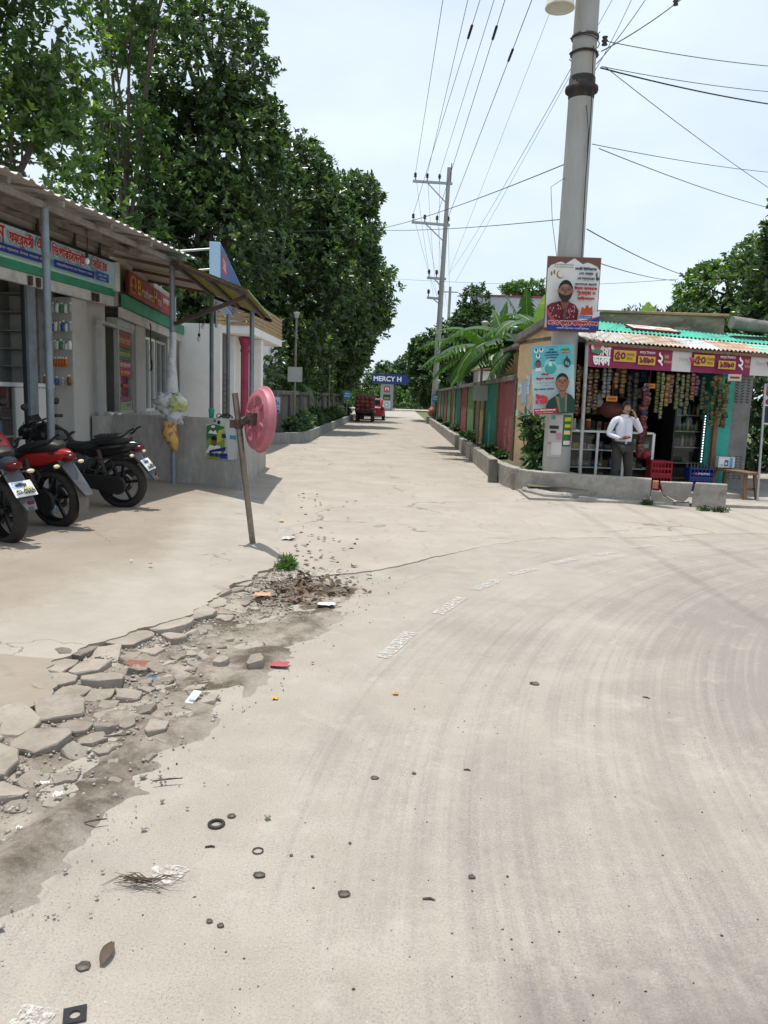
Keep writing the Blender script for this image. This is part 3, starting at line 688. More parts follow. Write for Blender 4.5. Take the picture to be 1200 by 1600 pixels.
# stickers on the first pane
bd = Board(FH.pt(.72, -.07, 1.2), FH.d, Z3, .85, 1.36)
bd.rect(0, .80, 1, 1, '#8c2f2a').text('Brothers Hotel', .05, .85, .9, .09, '#d8c060'); bd.rect(0, .64, 1, .79, '#2e6a34').text('ব্রাদার্স হোটেল', .04, .67, .92, .09, '#e0c52c')
bd.rect(0, .53, 1, .63, '#a33a4e').text('ভাত মাছ মাংস', .06, .55, .88, .055, '#eee'); bd.rect(0, .44, 1, .525, '#b5322c').text('চা নাস্তা', .1, .455, .8, .05, '#e8d26c')
bd.rect(.25, .30, .8, .34, '#b02a30'); bd.rect(0, .125, 1, .18, '#8d3a5c'); bd.rect(0, 0, 1, .115, '#8fa07a').text('আসুন', .5, .03, .4, .06, '#2c3c20')
bd.build(w1, 'sticker')
# cable bundles beside the windows
for (x, y0, y1, fr) in ((233, 505, 580, FH), (288, 520, 590, FH)):
    b = B(); s_, z0 = fr.px(x, y0, .06); z1 = fr.px(x, y1, .06)[1]; pts = [fr.pt(s_+.02*math.sin(i*1.7), .08+.01*(i % 2), z0+(z1-z0)*i/10) for i in range(11)]
    b.tube(pts, .012, 5); b.tube([fr.pt(s_+.05*math.cos(a*.6), .1, z1+.12+.1*math.sin(a*.6)) for a in range(12)], .01, 5)
    tag(b.build('cable_bundle', wire_m, loc=fr.pt(s_, .08, z1)), 'black cable bundle hanging beside the hotel window' if x == 233 else 'black cable looped on the hotel corner post', 'cable')
# hotel sign
hs = thing('hotel_sign', 'dark red hotel signboard with yellow initials and white lettering', 'sign', FH.pt(2, .12, 3.1))
h0, h1 = .55, 4.62; bd = Board(FH.pt(h0, .15, 3.135), FH.d, Z3, h1-h0, .39)
panel(bd, .05, pm('#5c2420'), hs); bd.rect(.01, .02, .99, .98, '#9c4238'); bd.rect(.66, .02, .99, .98, '#ad4a3e')
bd.ell(.085, .52, .058, .38, '#c8963c'); bd.ell(.085, .62, .03, .17, '#7a2c26'); bd.ell(.085, .32, .04, .12, '#7a2c26')
bd.text('B', .155, .22, .065, .6, '#e0b23a', .02).text('rothers', .235, .22, .235, .44, '#e8c9c0', .01).text('H', .485, .22, .065, .6, '#e0b23a', .02).text('otel', .56, .22, .10, .44, '#e8c9c0', .01)
bd.text('ব্রাদার্স হোটেল', .68, .40, .28, .42, '#f2eeea', .012).text('এখানে সকল প্রকার খাবার পাওয়া যায়', .68, .16, .29, .14, '#d88a50')
bd.build(hs)
# leaning plank beside the hotel window
b = B(); p0 = P(157, 700, 12.3); p1 = P(141, 492, 12.6); b.beam(p0, p1, .16, .03, 0, (1, 0, 0)); b.beam(p0+Vector((-.085, 0, 0)), p1+Vector((-.085, 0, 0)), .02, .035, 1, (1, 0, 0))
tag(b.build('leaning_plank', [steel_bl, black_pl], loc=p0), 'blue grey plank with black edge leaning beside the hotel window', 'plank')

# ---------------- main awning
gtim = mat('grey_timber', (.26, .235, .205), .85, (.16, .14, .12), 4, var=.2, bump=.3)
tin_under = mat('weathered_tin', (.56, .53, .48), .7, (.40, .36, .32), .9, .42, .66, var=.15, bump=.2, metal=.0, stretch=(.5, 2, 1))
tin_top = mat('bleached_tin', (.52, .51, .49), .6, (.40, .38, .35), 1.1, var=.1, bump=.1)
aw = thing('shop_awning', 'weathered corrugated tin awning on blue grey pipe posts along the shops', 'awning', (-3.9, 8.63, 0))
def tin(fn, nlen, nwid, name, mats, parent, th=.004):
    top = [[fn(i/nwid, j/nlen) for j in range(nlen+1)] for i in range(nwid+1)]
    b = B()
    for off, mi in ((0, 0), (-th, 1)):
        vs = [p+Vector((0, 0, off)) for r in top for p in r]; k_ = nlen+1
        b.add(vs, [(i*k_+j, (i+1)*k_+j, (i+1)*k_+j+1, i*k_+j+1) if mi == 0 else (i*k_+j+1, (i+1)*k_+j+1, (i+1)*k_+j, i*k_+j) for i in range(nwid) for j in range(nlen)], mi, True)
    # front and back thickness
    for j in (0, nlen):
        for i in range(nwid):
            p, q = top[i][j], top[i+1][j]; b.add([p, q, q-Z3*th, p-Z3*th], [(0, 1, 2, 3)], 0)
    return b.build(name, mats, parent)
for k_ in range(10):
    a0 = -4.4+k_*.82; dz = .004*(k_ % 2)+rg.uniform(0, .008); do = rg.uniform(-.03, .03)
    def fn(u, v, a0=a0, dz=dz, do=do):
        s_ = a0+.86*u; ph_ = (s_/.205) % 1; c_ = .028*(1 if .12 < ph_ < .42 else (0 if ph_ > .54 else (ph_/.12 if ph_ <= .12 else (.54-ph_)/.12)))
        return FE.pt(s_, do-1.95*v, 3.60+.30*v+c_+dz)
    tin(fn, 3, 34, 'roof_sheet', [tin_top, tin_under], aw)
for out, z, w in ((-.22, 3.52, .045), (-.95, 3.66, .04), (-1.38, 3.72, .04)):
    b = B(); b.beam(FE.pt(-4.4, out, z), FE.pt(3.75, out, z), w, .07); b.build('purlin', gtim, aw)
for s_ in (-2.2, -.9, .05, 1.1, 2.2, 3.36):
    b = B(); b.beam(FE.pt(s_, .0, 3.535), FE.pt(s_, -1.42, 3.76), .045, .06); b.build('rafter', gtim, aw)
for s_ in (-.6, .75, 1.7, 2.6, 3.3):
    b = B(); b.beam(FE.pt(s_, -1.36, 3.42), FE.pt(s_, -1.36, 3.76), .04, .04); b.build('strut', rust, aw)
for s_ in (.35, 1.6, 2.75):
    b = B(); b.box(FE.pt(s_, -.5, 3.53), (.16, .12, .07), .2); b.build('timber_block', gtim, aw)
for (x, y) in ((-3.9, 8.63), (-3.47, 11.9)):
    b = B(); b.tube([(x, y, .05), (x, y, 3.48)], .042, 12); b.build('post', steel_bl, aw)
for x, y, pw in ((136, 408, 10.2), (317, 510, 13.5), (311, 530, 13.8)):
    p = P(x, y, pw); b = B(); b.tube([p+Z3*.55, p+Z3*.3+Vector((.01, 0, 0)), p+Z3*.06], .006, 5, 0); b.lathe([(0, .1), (.022, .1), (.022, .045), (0, .045)], 8, p, None, 0); b.ell(p, (.034, .034, .042), 10, 8, None, 1)
    tag(b.build('hanging_bulb', [black_pl, pm('#e6e6e0', .2)], loc=p), {136: 'white bulb hanging before the pharmacy sign', 317: 'white bulb hanging under the corner awning', 311: 'small bulb on the longer wire under the corner awning'}[x], 'bulb')
# ---------------- corner awning (green on top, yellow beneath)
yel = mat('yellow_sheet', (.42, .36, .10), .6, (.32, .27, .09), 1.2, var=.12, bump=.1); grn = mat('green_sheet', (.05, .25, .12), .55, (.09, .22, .13), 1.5, var=.15, bump=.1)
k = N('yellow_sheet_lit'); k.col(k.mix(k.mapr(k.noise(1.5, 5), .35, .7), (.62, .54, .15), (.50, .42, .13))); k.p(Roughness=.6)
t_ = k.n('BsdfTranslucent'); t_.inputs[0].default_value = (.55, .5, .12, 1); ms = k.n('MixShader'); ms.inputs[0].default_value = .35; k.l(k.b.outputs[0], ms.inputs[1]); k.l(t_.outputs[0], ms.inputs[2]); k.l(ms.outputs[0], k.out.inputs[0]); yel = k.m
ca = thing('corner_awning', 'sloping corner awning with yellow underside and green top', 'awning', (-2.53, 13.34, 0))
C1, C2, C3, C4 = V3(-3.42, 11.75, 3.50), V3(-2.12, 10.85, 2.985), V3(-2.41, 14.6, 2.97), V3(-3.75, 15.7, 3.50)
for k_ in range(4):
    def fn(u, v, k_=k_):
        t = (k_+u*1.03)/4; p = C1.lerp(C4, t).lerp(C2.lerp(C3, t), v); return p+Z3*(.013*math.cos(t*4*2*PI*9)+.003*(k_ % 2))
    tin(fn, 4, 40, 'roof_sheet', [grn, yel], ca)
for a_, c_ in ((C1, C2), (C4, C3), (C2.lerp(C1, .12), C3.lerp(C4, .12)), (C2.lerp(C1, .55), C3.lerp(C4, .55)), (C1.lerp(C2, .02), C4.lerp(C3, .02))):
    b = B(); b.beam(a_-Z3*.05, c_-Z3*.05, .045, .055); b.build('rafter', rust if a_ is C1 else dark_iron, ca)
b = B(); b.beam(P(274, 506, 11.88), P(386, 463, 10.95), .05); b.build('brace', rust, ca)
for x, y, zt in ((-2.53, 13.34, 2.96), (-3.67, 15.2, 3.42), (-3.63, 16.5, 3.2)):
    b = B(); b.tube([(x, y, .0), (x, y, zt)], .04, 10); b.build('post', steel_bl, ca)
# porch roof between the hotel wall and the corner awning
pr_ = thing('porch_roof', 'flat corrugated porch roof over the hotel front', 'roof', (-4.2, 14, 3.6))
D1, D2 = FH.pt(-.2, -.1, 3.78), FH.pt(3.4, -.1, 3.72)
for k_ in range(6):
    def fn(u, v, k_=k_):
        t = (k_+u*1.03)/6; p = D1.lerp(D2, t).lerp((C1+V3(.03, 0, .03)).lerp(C4+V3(.03, .1, .03), t), v); return p+Z3*(.012*math.cos(t*6*2*PI*8)+.003*(k_ % 2))
    tin(fn, 3, 40, 'roof_sheet', [tin_top, tin_under], pr_)
for t in (.15, .5, .85):
    b = B(); b.beam(D1.lerp(D2, t)-Z3*.05, C1.lerp(C4, t)-Z3*.05, .04, .05); b.build('rafter', wood, pr_)
# ---------------- half wall
hw = thing('half_wall', 'waist high grey rendered wall enclosing the hotel porch', 'wall', (-3.5, 12.1, 0))
A_, B_ = V3(-4.78, 12.52, 0), V3(-2.36, 11.8, 0); d_ = (B_-A_).normalized(); n_ = Vector((d_.y, -d_.x, 0))
b = B()
poly = [A_, B_, B_+V3(-.36, 4.2, 0), B_+V3(-.56, 4.2, 0), B_+V3(-.2, .23, 0), A_+V3(.0, .25, 0)]
b.prism([(p.x, p.y) for p in poly], (0, 0, 0), (1, 0, 0), (0, 1, 0), Z3, 1.18); b.build('wall_body', grey_render, hw, bevel=.012)
# torn election poster on it
ps = thing('torn_poster', 'torn poster with two men in white pasted on the grey half wall', 'poster', B_+V3(-.3, -.03, .6))
p0 = V(322, 715, B_, d_); p1 = V(372, 655, B_, d_); w_ = (p1-p0).xy.length; h_ = p1.z-p0.z
bd = Board(p0+n_*.004, d_, Z3, w_, h_); bb = B(); outl = [(0, .03), (.2, 0), (.55, -.02), (.97, .01), (1.0, .3), (.97, .6), (1.0, .85), (.85, .97), (.5, 1.0), (.3, .97), (.22, .86), (.0, .82), (.03, .5)]
bd.poly(outl, '#cfd2c8'); bd.poly([(.02, .05), (.55, .0), (.60, .35), (.58, .8), (.24, .86), (.02, .8)], '#7fa046'); bd.poly([(.02, .45), (.55, .62), (.58, .8), (.24, .85), (.02, .8)], '#2f7c42'); bd.poly([(.3, .35), (.58, .5), (.58, .75), (.4, .7)], '#b9c04e')
bd.poly([(.0, .12), (.12, .32), (.45, .32), (.5, .12)], '#e8e8ea').ell(.27, .42, .09, .12, '#7a5640').ell(.27, .50, .095, .06, '#221a18'); bd.poly([(.08, .62), (.15, .7), (.32, .7), (.38, .6)], '#e4e6e8').ell(.24, .74, .06, .075, '#6d4b38').ell(.24, .79, .065, .035, '#e8e8e8')
bd.ell(.42, .9, .05, .05, '#33303a').ell(.3, .93, .04, .04, '#80605a'); bd.poly([(.1, .14), (.16, .2), (.66, .3), (.62, .2)], '#2a2f78'); bd.rect(.52, .52, .74, .62, '#20356e'); bd.rect(.02, .0, .45, .04, '#8a9a2e').rect(.46, -.0, .85, .05, '#2554a8')
bd.text('ঈদ মোবারক', .14, .05, .6, .11, '#34307c', .01); bd.poly([(.62, .95), (.95, .92), (.93, .6), (.98, .3), (.92, -.01), (.72, -.01), (.70, .35), (.66, .6)], '#c9cacc'); bd.rect(.78, .5, .99, .6, '#4a8fc0')
bd.build(ps)
# cup and coil on the wall top
c_ = P(330.5, 650, 12.05); c_.z = 1.18; b = B(); b.lathe([(0, 0), (.036, 0), (.048, .14), (.05, .142), (.044, .14), (.034, .01), (0, .01)], 14, c_); tag(b.build('plastic_cup', pm('#2fa98c', .35), loc=c_), 'turquoise plastic cup standing on the half wall', 'cup')
b = B(); c_ = P(352, 652, 11.98); c_.z = 1.19
for i in range(5): b.tube([c_+Vector((-.1+.045*i+.04*math.cos(a), .03*math.sin(a), .03+.028*math.sin(a*1.0+i))) for a in [j*PI/5 for j in range(11)]], .007, 5)
tag(b.build('cable_coil', black_pl, loc=c_), 'tangled black wire coil on top of the half wall', 'coil')
# sack bundle tied to the post
def lump(c, r, seed, amp=.25, fr=2.2, nu=22, nv=16, flat=None):
    b = B(); b.ell((0, 0, 0), (1, 1, 1), nu, nv); out = []
    for q in b.v:
        q = Vector(q); d = 1+amp*mnoise.noise(q*fr+Vector((seed, 0, 0)))+amp*.5*mnoise.noise(q*fr*2.7+Vector((0, seed, 0))); w = Vector((q.x*r[0]*d, q.y*r[1]*d, q.z*r[2]*d))
        out.append(tuple(w+Vector(c)))
    b.v = out; return b
sb = thing('sack_bundle', 'white and green plastic sacks with yellow cloth tied round the awning post', 'sacks', (-3.47, 11.85, .9))
sackw = mat('white_sack', (.50, .50, .51), .6, (.33, .33, .36), 5, .5, .65, var=.15, bump=.8, bs=14, bd=.02); sackg = mat('green_white_sack', (.44, .50, .20), .6, (.6, .6, .56), 4, .48, .56, var=.15, bump=.8, bs=14, bd=.02)
b = B(); b.tube([(-3.45, 11.86, 2.45), (-3.44, 11.84, 2.25), (-3.47, 11.83, 2.0), (-3.46, 11.83, 1.8), (-3.47, 11.84, 1.55)], [.044, .052, .06, .07, .10], 12)
b.v = [tuple(Vector(q)+Vector((1, 1, 0))*.018*mnoise.noise(Vector(q)*9)) for q in b.v]; b.build('wrapping', sackw, sb)
lump((-3.52, 11.78, 1.40), (.18, .14, .15), 2.1, .5, 3.2).build('sack', sackw, sb); lump((-3.37, 11.75, 1.39), (.15, .12, .14), 5.4, .5, 3.2).build('sack', sackg, sb); lump((-3.43, 11.77, 1.22), (.18, .12, .14), 8.4, .5, 3.2).build('sack', sackw, sb)
b = B(); b.tube([(-3.50, 11.79, 1.12), (-3.49, 11.78, .95), (-3.44, 11.78, .8), (-3.41, 11.8, .66)], [.10, .12, .085, .03], 12); b.v = [tuple(Vector(q)+Vector((1, 1, 0))*.03*mnoise.noise(Vector(q)*7)) for q in b.v]
b.build('cloth', mat('yellow_red_cloth', (.50, .36, .10), .8, (.36, .10, .07), 11, .5, .56, var=.1, bump=.6, bs=20, bd=.02), sb)

# ---------------- bank building behind, blue sign
bk = thing('bank_building', 'white bank branch with red column behind the corner awning', 'building', (-5.5, 21, 0))
b = B(); b.box((-4.86, 19.05, 1.6), (1.0, .2, 3.2)); b.box((-7.5, 24, 1.6), (6, 9.6, 3.2)); b.build('wall', plaster_w, bk)
b = B(); b.box((-4.2, 21.8, 3.12), (1.05, 5.0, .2)); b.build('canopy_slab', plaster_w, bk, bevel=.01)
b = B(); b.box((-4.42, 19.55, 1.5), (.1, .3, 3.0)); b.build('doorway_shade', dark_room, bk)  # solid dark block painted for the shade inside the door opening
for i in range(14):
    b = B(); b.tube([(-4.38, 19.3, .2+i*.14), (-4.34, 19.9, .2+i*.14)], .012, 5); b.build('grille_bar', dark_iron, bk)
b = B(); b.box((-4.33, 20.1, 1.5), (.2, .25, 3.02)); b.build('pier', plaster_w, bk, bevel=.01)
b = B(); b.box((-3.86, 21.2, 1.5), (.25, .3, 3.02)); b.build('pier', plaster_w, bk, bevel=.01)
redc = mat('crimson_paint', (.36, .045, .10), .5, (.27, .03, .07), 3, var=.1, bump=.1)
pr = []
b = B()
for i in range(20):
    a = 2*PI*i/20
b.lathe([(.0, 0), (.15, 0), (.15, .1), (.115, .14), (.11, .2), (.105, 2.6), (.11, 2.62), (.13, 2.66), (.11, 2.70), (.11, 2.78), (.15, 2.9), (.17, 2.95), (.17, 3.0), (0, 3.0)], 16, (-4.05, 20.4, 0)); cl_ = b.build('column', redc, bk)
tan = mat('tan_cladding', (.42, .29, .14), .7, (.30, .2, .1), 5, var=.15, bump=.2)
for i in range(6):
    b = B(); b.box((-3.70, 21.8, 3.26+i*.105), (.05, 5.0, .085)); b.box((-4.1, 19.29, 3.26+i*.105), (.8, .05, .085)); b.build('cladding_slat', tan, bk)
bs = thing('bank_sign', 'tilted blue bank signboard with red emblem above the awning', 'sign', (-3.9, 17, 3.4))
FB = Fr((-3.66, 15.9), (-.1375, 1)); blue = pm('#3c5e9a'); bd = Board(FB.pt(0, 0, 3.42), FB.d, Z3, 7.3, 1.12)
b = B(); FB.box(b, 0, 7.3, -.22, -.004, 3.42, 4.54); b.build('board', mat('sign_box_blue', (.33, .45, .62), .5, var=.05, bump=0), bs, bevel=.01)
bd.rect(.01, .03, .99, .97, blue); bd.rect(.05, .55, .2, .88, '#b43a3a').text('DBBL', .07, .62, .11, .18, '#f0d8d8'); bd.rect(.22, .25, .82, .55, '#c9d4e4').text('এজেন্ট ব্যাংকিং', .26, .30, .5, .2, '#2b4a86'); bd.rect(.05, .08, .9, .1, '#d89aa0'); bd.build(bs)
for z0 in (4.3, 3.9):
    b = B(); b.tube([FB.pt(.3, -.2, z0+.15), FB.pt(.1, -1.9, z0-.1)], .025, 6); b.build('stay_bar', steel, bs)
for q_ in (.4, 6.4):
    b = B(); b.tube([FB.pt(q_, -.12, 2.9), FB.pt(q_, -.12, 3.45)], .03, 6); b.build('leg', steel, bs)

# ---------------- pink drum on a leaning pole
pk = thing('pink_drum_sign', 'pink plastic drum lid clamped to a leaning steel pole on the apron edge', 'signal drum', (-1.46, 7.84, .05))
pb, pt2 = G(395, 850, .05), P(367, 614, 7.70); b = B(); b.tube([pb-Z3*.1, pb, pt2], .031, 12); b.build('pole', mat('brown_galvanised', (.24, .205, .165), .42, (.16, .13, .10), 6, var=.2, bump=.1, metal=.6), pk)
dc = P(401, 655, 7.62); ax = Vector((-.84, -.54, .08)).normalized(); ux = ax.cross(Z3).normalized(); uy = ux.cross(ax) * -1
if uy.z < 0: uy = -uy
pink = mat('faded_pink_plastic', (.40, .11, .145), .5, (.50, .23, .26), 2.2, .45, .75, var=.10, bump=.1); R_ = Matrix((ux, uy, ax)).transposed()
b = B(); rd = .315
b.lathe([(0, .02), (.10, .02), (.115, .012), (.20, .012), (.215, .022), (.25, .022), (.262, .008), (rd-.02, .008), (rd-.012, .0), (rd-.012, -.048), (rd+.012, -.052), (rd+.018, -.06), (rd+.012, -.068), (rd-.03, -.068), (rd-.03, -.03), (0, -.02)], 48, dc, R_)
b.build('drum', pink, pk)
for i in range(6):
    a = 2*PI*i/6+.3; q = [Vector((math.cos(a), math.sin(a), 0))*r for r in (.13, .24)]
    b = B(); b.beam(dc+R_ @ (q[0]+Vector((0, 0, .02))), dc+R_ @ (q[1]+Vector((0, 0, .02))), .028, .014, 0, ax); b.build('rib', pink, pk, bevel=.003)
b = B(); mid = pb.lerp(pt2, .80); b.beam(dc+ax*.02, dc+ax*.07, .12, .12); b.beam(dc+ax*.06+Vector((0, 0, .01)), mid+Vector((.02, 0, .0)), .06, .05); b.build('bracket', rust, pk, bevel=.004)
b = B(); b.tube([mid-(pt2-pb).normalized()*.045, mid+(pt2-pb).normalized()*.045], .042, 12); b.box(mid+Vector((-.06, -.01, 0)), (.05, .03, .08)); b.build('clamp', rust, pk)
# ================================================================ MOTORCYCLES
rim_m = mat('black_alloy', (.02, .02, .021), .35, var=.1, bump=0, metal=.4)
chrome = mat('grey_alloy', (.38, .38, .37), .3, (.2, .19, .18), 8, var=.2, bump=.1, metal=.8)
lens_w = pm('#d9cfa8', .15); lens_r = pm('#5c0d12', .2); dusty_bk = mat('dusty_black_plastic', (.05, .05, .058), .5, (.13, .13, .14), 3, .45, .75, var=.15, bump=.1)
seat_m = mat('black_vinyl', (.016, .016, .017), .5, var=.2, bump=.35, bs=45, bd=.006)
plate_m = pm('#dfe3e2', .4)
def wheel(name, root, cx, r, tw, parent=None):
    RY = Matrix.Rotation(PI/2, 3, 'X')
    b = B(); R0 = r-.105; prof = []
    for i in range(15):
        a = -PI*.62+PI*1.24*i/14; prof.append((R0+.048+.057*math.cos(a)*1.0, tw/2*math.sin(a)*1.05))
    b.lathe(prof, 44, (cx, 0, r), RY)
    t = b.build('wheel', rubber, root, local=True); t.name = 'tyre'
    for i in range(44):    # tread grooves cut as raised blocks across the crown
        pass
    b = B(); b.lathe([(R0+.03, -tw*.42), (R0+.038, -tw*.45), (R0+.03, -tw*.40), (R0+.005, -.02), (R0+.005, .02), (R0+.03, tw*.40), (R0+.038, tw*.45), (R0+.03, tw*.42)], 36, (cx, 0, r), RY)
    b.lathe([(0, -.07), (.045, -.07), (.045, .07), (0, .07)], 16, (cx, 0, r), RY)
    for i in range(5):
        a = 2*PI*i/5+.3; d = Vector((math.cos(a), 0, math.sin(a))); c = Vector((cx, 0, r))
        e = Vector((math.cos(a+.16), 0, math.sin(a+.16)))
        b.beam(c+d*.03, c+e*(R0+.02), .03, .028, 0, (0, 1, 0))
    rm = b.build('rim', rim_m, t, local=True)
    b = B(); b.lathe([(.06, .055), (.115, .055), (.115, .06), (.06, .06)], 24, (cx, 0, r), RY, 0, True, True); b.build('brake_disc', chrome, t, local=True)
    return t
def bike(name, label, loc, heading, lean, body, plate=None, tank=None, seat2=None, hugger=False):
    root = thing(name, label, 'motorcycle', loc, 0, 'motorcycles parked on the apron'); root.rotation_euler = (-lean, 0, heading)
    def part(nm, b, m, bevel=0, par=None): return b.build(nm, m, par or root, local=True, bevel=bevel)
    tank = tank or body
    wheel('w', root, 0, .315, .125); wheel('w', root, 1.33, .305, .10)
    # swing arm, chain case, frame tubes
    b = B()
    for s in (-1, 1): b.beam((0, .1*s, .315), (.48, .11*s, .40), .03, .05)
    part('swing_arm', b, dark_iron)
    b = B(); n = 18; RYm = Matrix.Rotation(PI/2, 3, 'X'); out = [(.115*math.cos(a), .115*math.sin(a)) for a in [PI/2+PI*i/n for i in range(n+1)]]+[(.50+.075*math.cos(a), .06+.075*math.sin(a)) for a in [-PI/2+PI*i/n for i in range(n+1)]]
    b.prism(out, (0, .12, .315), (1, 0, 0), (0, 0, 1), (0, 1, 0), .045); part('chain_case', b, black_pl, .012)
    b = B()
    for s in (-1, 1):
        b.tube([(.98, .03*s, .92), (.72, .09*s, .80), (.35, .10*s, .74), (-.12, .07*s, .80)], .017, 8); b.tube([(.38, .1*s, .74), (.42, .11*s, .45), (.5, .1*s, .34)], .018, 8); b.tube([(.95, .04*s, .88), (.88, .08*s, .5), (.75, .09*s, .28), (.5, .1*s, .3)], .018, 8)
    part('frame', b, dark_iron)
    b = B()
    for s in (-1, 1): b.tube([(.12, .125*s, .36), (.22, .12*s, .74)], .028, 10); [b.tube([(.125+.02*i, .1245*s, .40+.05*i-.006), (.125+.02*i, .1245*s, .40+.05*i+.006)], .04, 10) for i in range(6)]
    part('shock_absorber', b, dark_iron)
    # engine
    b = B(); b.box((.66, 0, .36), (.32, .24, .2)); b.lathe([(0, -.16), (.09, -.16), (.1, -.13), (.1, .13), (.09, .16), (0, .16)], 20, (.60, 0, .36), RYm); b.box((.78, 0, .52), (.15, .15, .2), Matrix.Rotation(-.3, 3, 'Y'))
    eng = part('engine', b, chrome, .01)
    b = B(); [b.box((.755+.012*i, 0, .46+.026*i), (.19, .19, .008), Matrix.Rotation(-.3, 3, 'Y')) for i in range(6)]; part('cooling_fins', b, chrome, 0, eng)
    b = B(); b.tube([(.84, -.05, .45), (.92, -.1, .3), (.8, -.13, .2), (.45, -.15, .24), (.3, -.16, .29)], .022, 10); b.tube([(.32, -.16, .28), (.25, -.165, .31), (-.08, -.18, .42), (-.11, -.18, .43)], [.03, .055, .055, .04], 14); part('exhaust', b, dark_iron)
    b = B(); b.beam((.45, .17, .31), (.55, .17, .31), .07, .02); b.tube([(.5, .08, .3), (.5, .2, .3)], .012, 6); b.tube([(.46, -.08, .3), (.46, -.22, .3)], .012, 6); b.tube([(.56, .12, .26), (.52, .24, .02)], .011, 6); part('side_stand', b, black_pl)
    # guard loop on the left side
    b = B(); b.tube([(.33, .15, .62), (.05, .17, .64), (.0, .17, .58), (.08, .16, .46), (.33, .15, .5), (.33, .15, .62)], .008, 6); b.tube([(.2, .16, .63), (.2, .155, .48)], .007, 6); part('sari_guard', b, dark_iron)
    # bodywork
    b = B(); b.loft([(-.27, .02, .775, .82), (-.2, .07, .725, .84), (-.02, .10, .67, .845), (.2, .12, .62, .82), (.42, .12, .58, .77), (.52, .10, .56, .72)], 14); part('tail_cowl', b, body)
    b = B(); b.loft([(.26, .08, .56, .70), (.36, .125, .46, .72), (.5, .135, .40, .74), (.68, .135, .42, .74), (.80, .10, .50, .68)], 12); part('side_panel', b, dusty_bk)
    b = B(); b.loft([(-.15, .05, .835, .885), (-.10, .115, .81, .918), (.08, .135, .795, .915), (.22, .14, .785, .895), (.30, .145, .765, .86)], 14, 0, 3.2); s_ = part('pillion_seat', b, seat_m)
    b = B(); b.loft([(.24, .13, .755, .845), (.32, .15, .715, .83), (.48, .15, .69, .80), (.62, .13, .69, .80), (.73, .09, .72, .85)], 14, 0, 3.2); part('rider_seat', b, seat_m)
    if seat2:
        b = B()
        for i in range(9):
            for j in range(5): b.ell((-.08+.043*i, -.085+.042*j, .908-.003*i+.004), (.021, .02, .012), 8, 4)
        b.build('quilting', seat_m, s_, local=True)
    b = B(); b.loft([(.62, .09, .70, .83), (.70, .135, .68, .93), (.82, .165, .68, 1.0), (.95, .165, .70, 1.015), (1.04, .12, .74, .98), (1.10, .06, .80, .92)], 16); tk = part('tank', b, tank)
    b = B(); b.lathe([(0, .012), (.035, .012), (.04, 0)], 16, (.9, 0, 1.015)); b.build('filler_cap', chrome, tk, local=True)
    b = B()
    for s in (-1, 1): b.tube([(.22, .125*s, .80), (.1, .135*s, .86), (-.12, .125*s, .92), (-.19, .10*s, .985)], .014, 8); b.box((-.2, .095*s, .985), (.1, .03, .02), Matrix.Rotation(.5, 3, 'Y'))
    part('grab_rail', b, black_pl)
    # tail lamp, indicators, plate carrier
    b = B(); b.loft([(-.30, .03, .745, .79), (-.275, .065, .72, .80), (-.22, .07, .71, .79)], 12); part('tail_lamp', b, lens_r)
    for s in (-1, 1):
        b = B(); b.tube([(-.2, .05*s, .69), (-.215, .13*s, .69)], .009, 6, 1); b.ell((-.225, .165*s, .69), (.024, .04, .02), 12, 8, None, 0); part('indicator', b, [lens_w, black_pl])
    b = B(); ex = Vector((-.50, 0, -.62)).normalized(); o_ = Vector((-.17, 0, .74))
    b.prism([(0, -.085), (.12, -.085), (.36, -.07), (.46, -.05), (.46, .05), (.36, .07), (.12, .085), (0, .085)], o_, ex, (0, 1, 0), ex.cross(Vector((0, 1, 0))), .022)
    b.prism([(-.02, .0), (.2, .0), (.1, .08), (-.05, .09)], o_+Vector((.0, -.05, -.02)), ex, Vector((1, 0, .2)).normalized(), (0, 1, 0), .1); pc = part('plate_carrier', b, dusty_bk, .006)
    if plate:
        nn = (Vector((0, 1, 0)).cross(ex)) * -1
        if nn.x > 0: nn = -nn
        o2 = o_+ex*.33+Vector((0, .105, 0))+nn*.03; bd = Board(o2, (0, -1, 0), -ex, .21, .16); bb = B(); bb.prism([(0, 0), (.21, 0), (.21, .16), (0, .16)], o2-bd.ez*.006, bd.ex, bd.ey, bd.ez, .006); pl = bb.build('number_plate', plate_m, root, local=True)
        bd.rect(.08, .55, .62, .9, '#a9c3dc').rect(.5, .44, .95, .56, '#c9c94e').text(plate[0], .2, .58, .5, .28, '#27333c', .015).text(plate[1], .1, .1, .82, .32, '#1d2226', .02).ell(.08, .87, .03, .04, '#333').ell(.92, .87, .03, .04, '#333')
        bd.b.build('lettering', bd.mats, pl, local=True)
        b = B(); b.box(o_+ex*.40+nn*.03, (.02, .05, .03)); b.build('reflector', lens_r, pc, local=True)
    if hugger:
        b = B(); n = 9
        pts = [(.375*math.cos(a), .375*math.sin(a)) for a in [PI*.62+PI*.5*i/n for i in range(n+1)]]
        for i in range(n):
            p, q = pts[i], pts[i+1]; b.add([(p[0], -.07, .315+p[1]), (q[0], -.07, .315+q[1]), (q[0], .07, .315+q[1]), (p[0], .07, .315+p[1])], [(0, 1, 2, 3)], 0, True)
        part('rear_mudguard', b, mat('dusty_mudguard', (.15, .14, .125), .7, var=.2))
    b = B(); n = 10
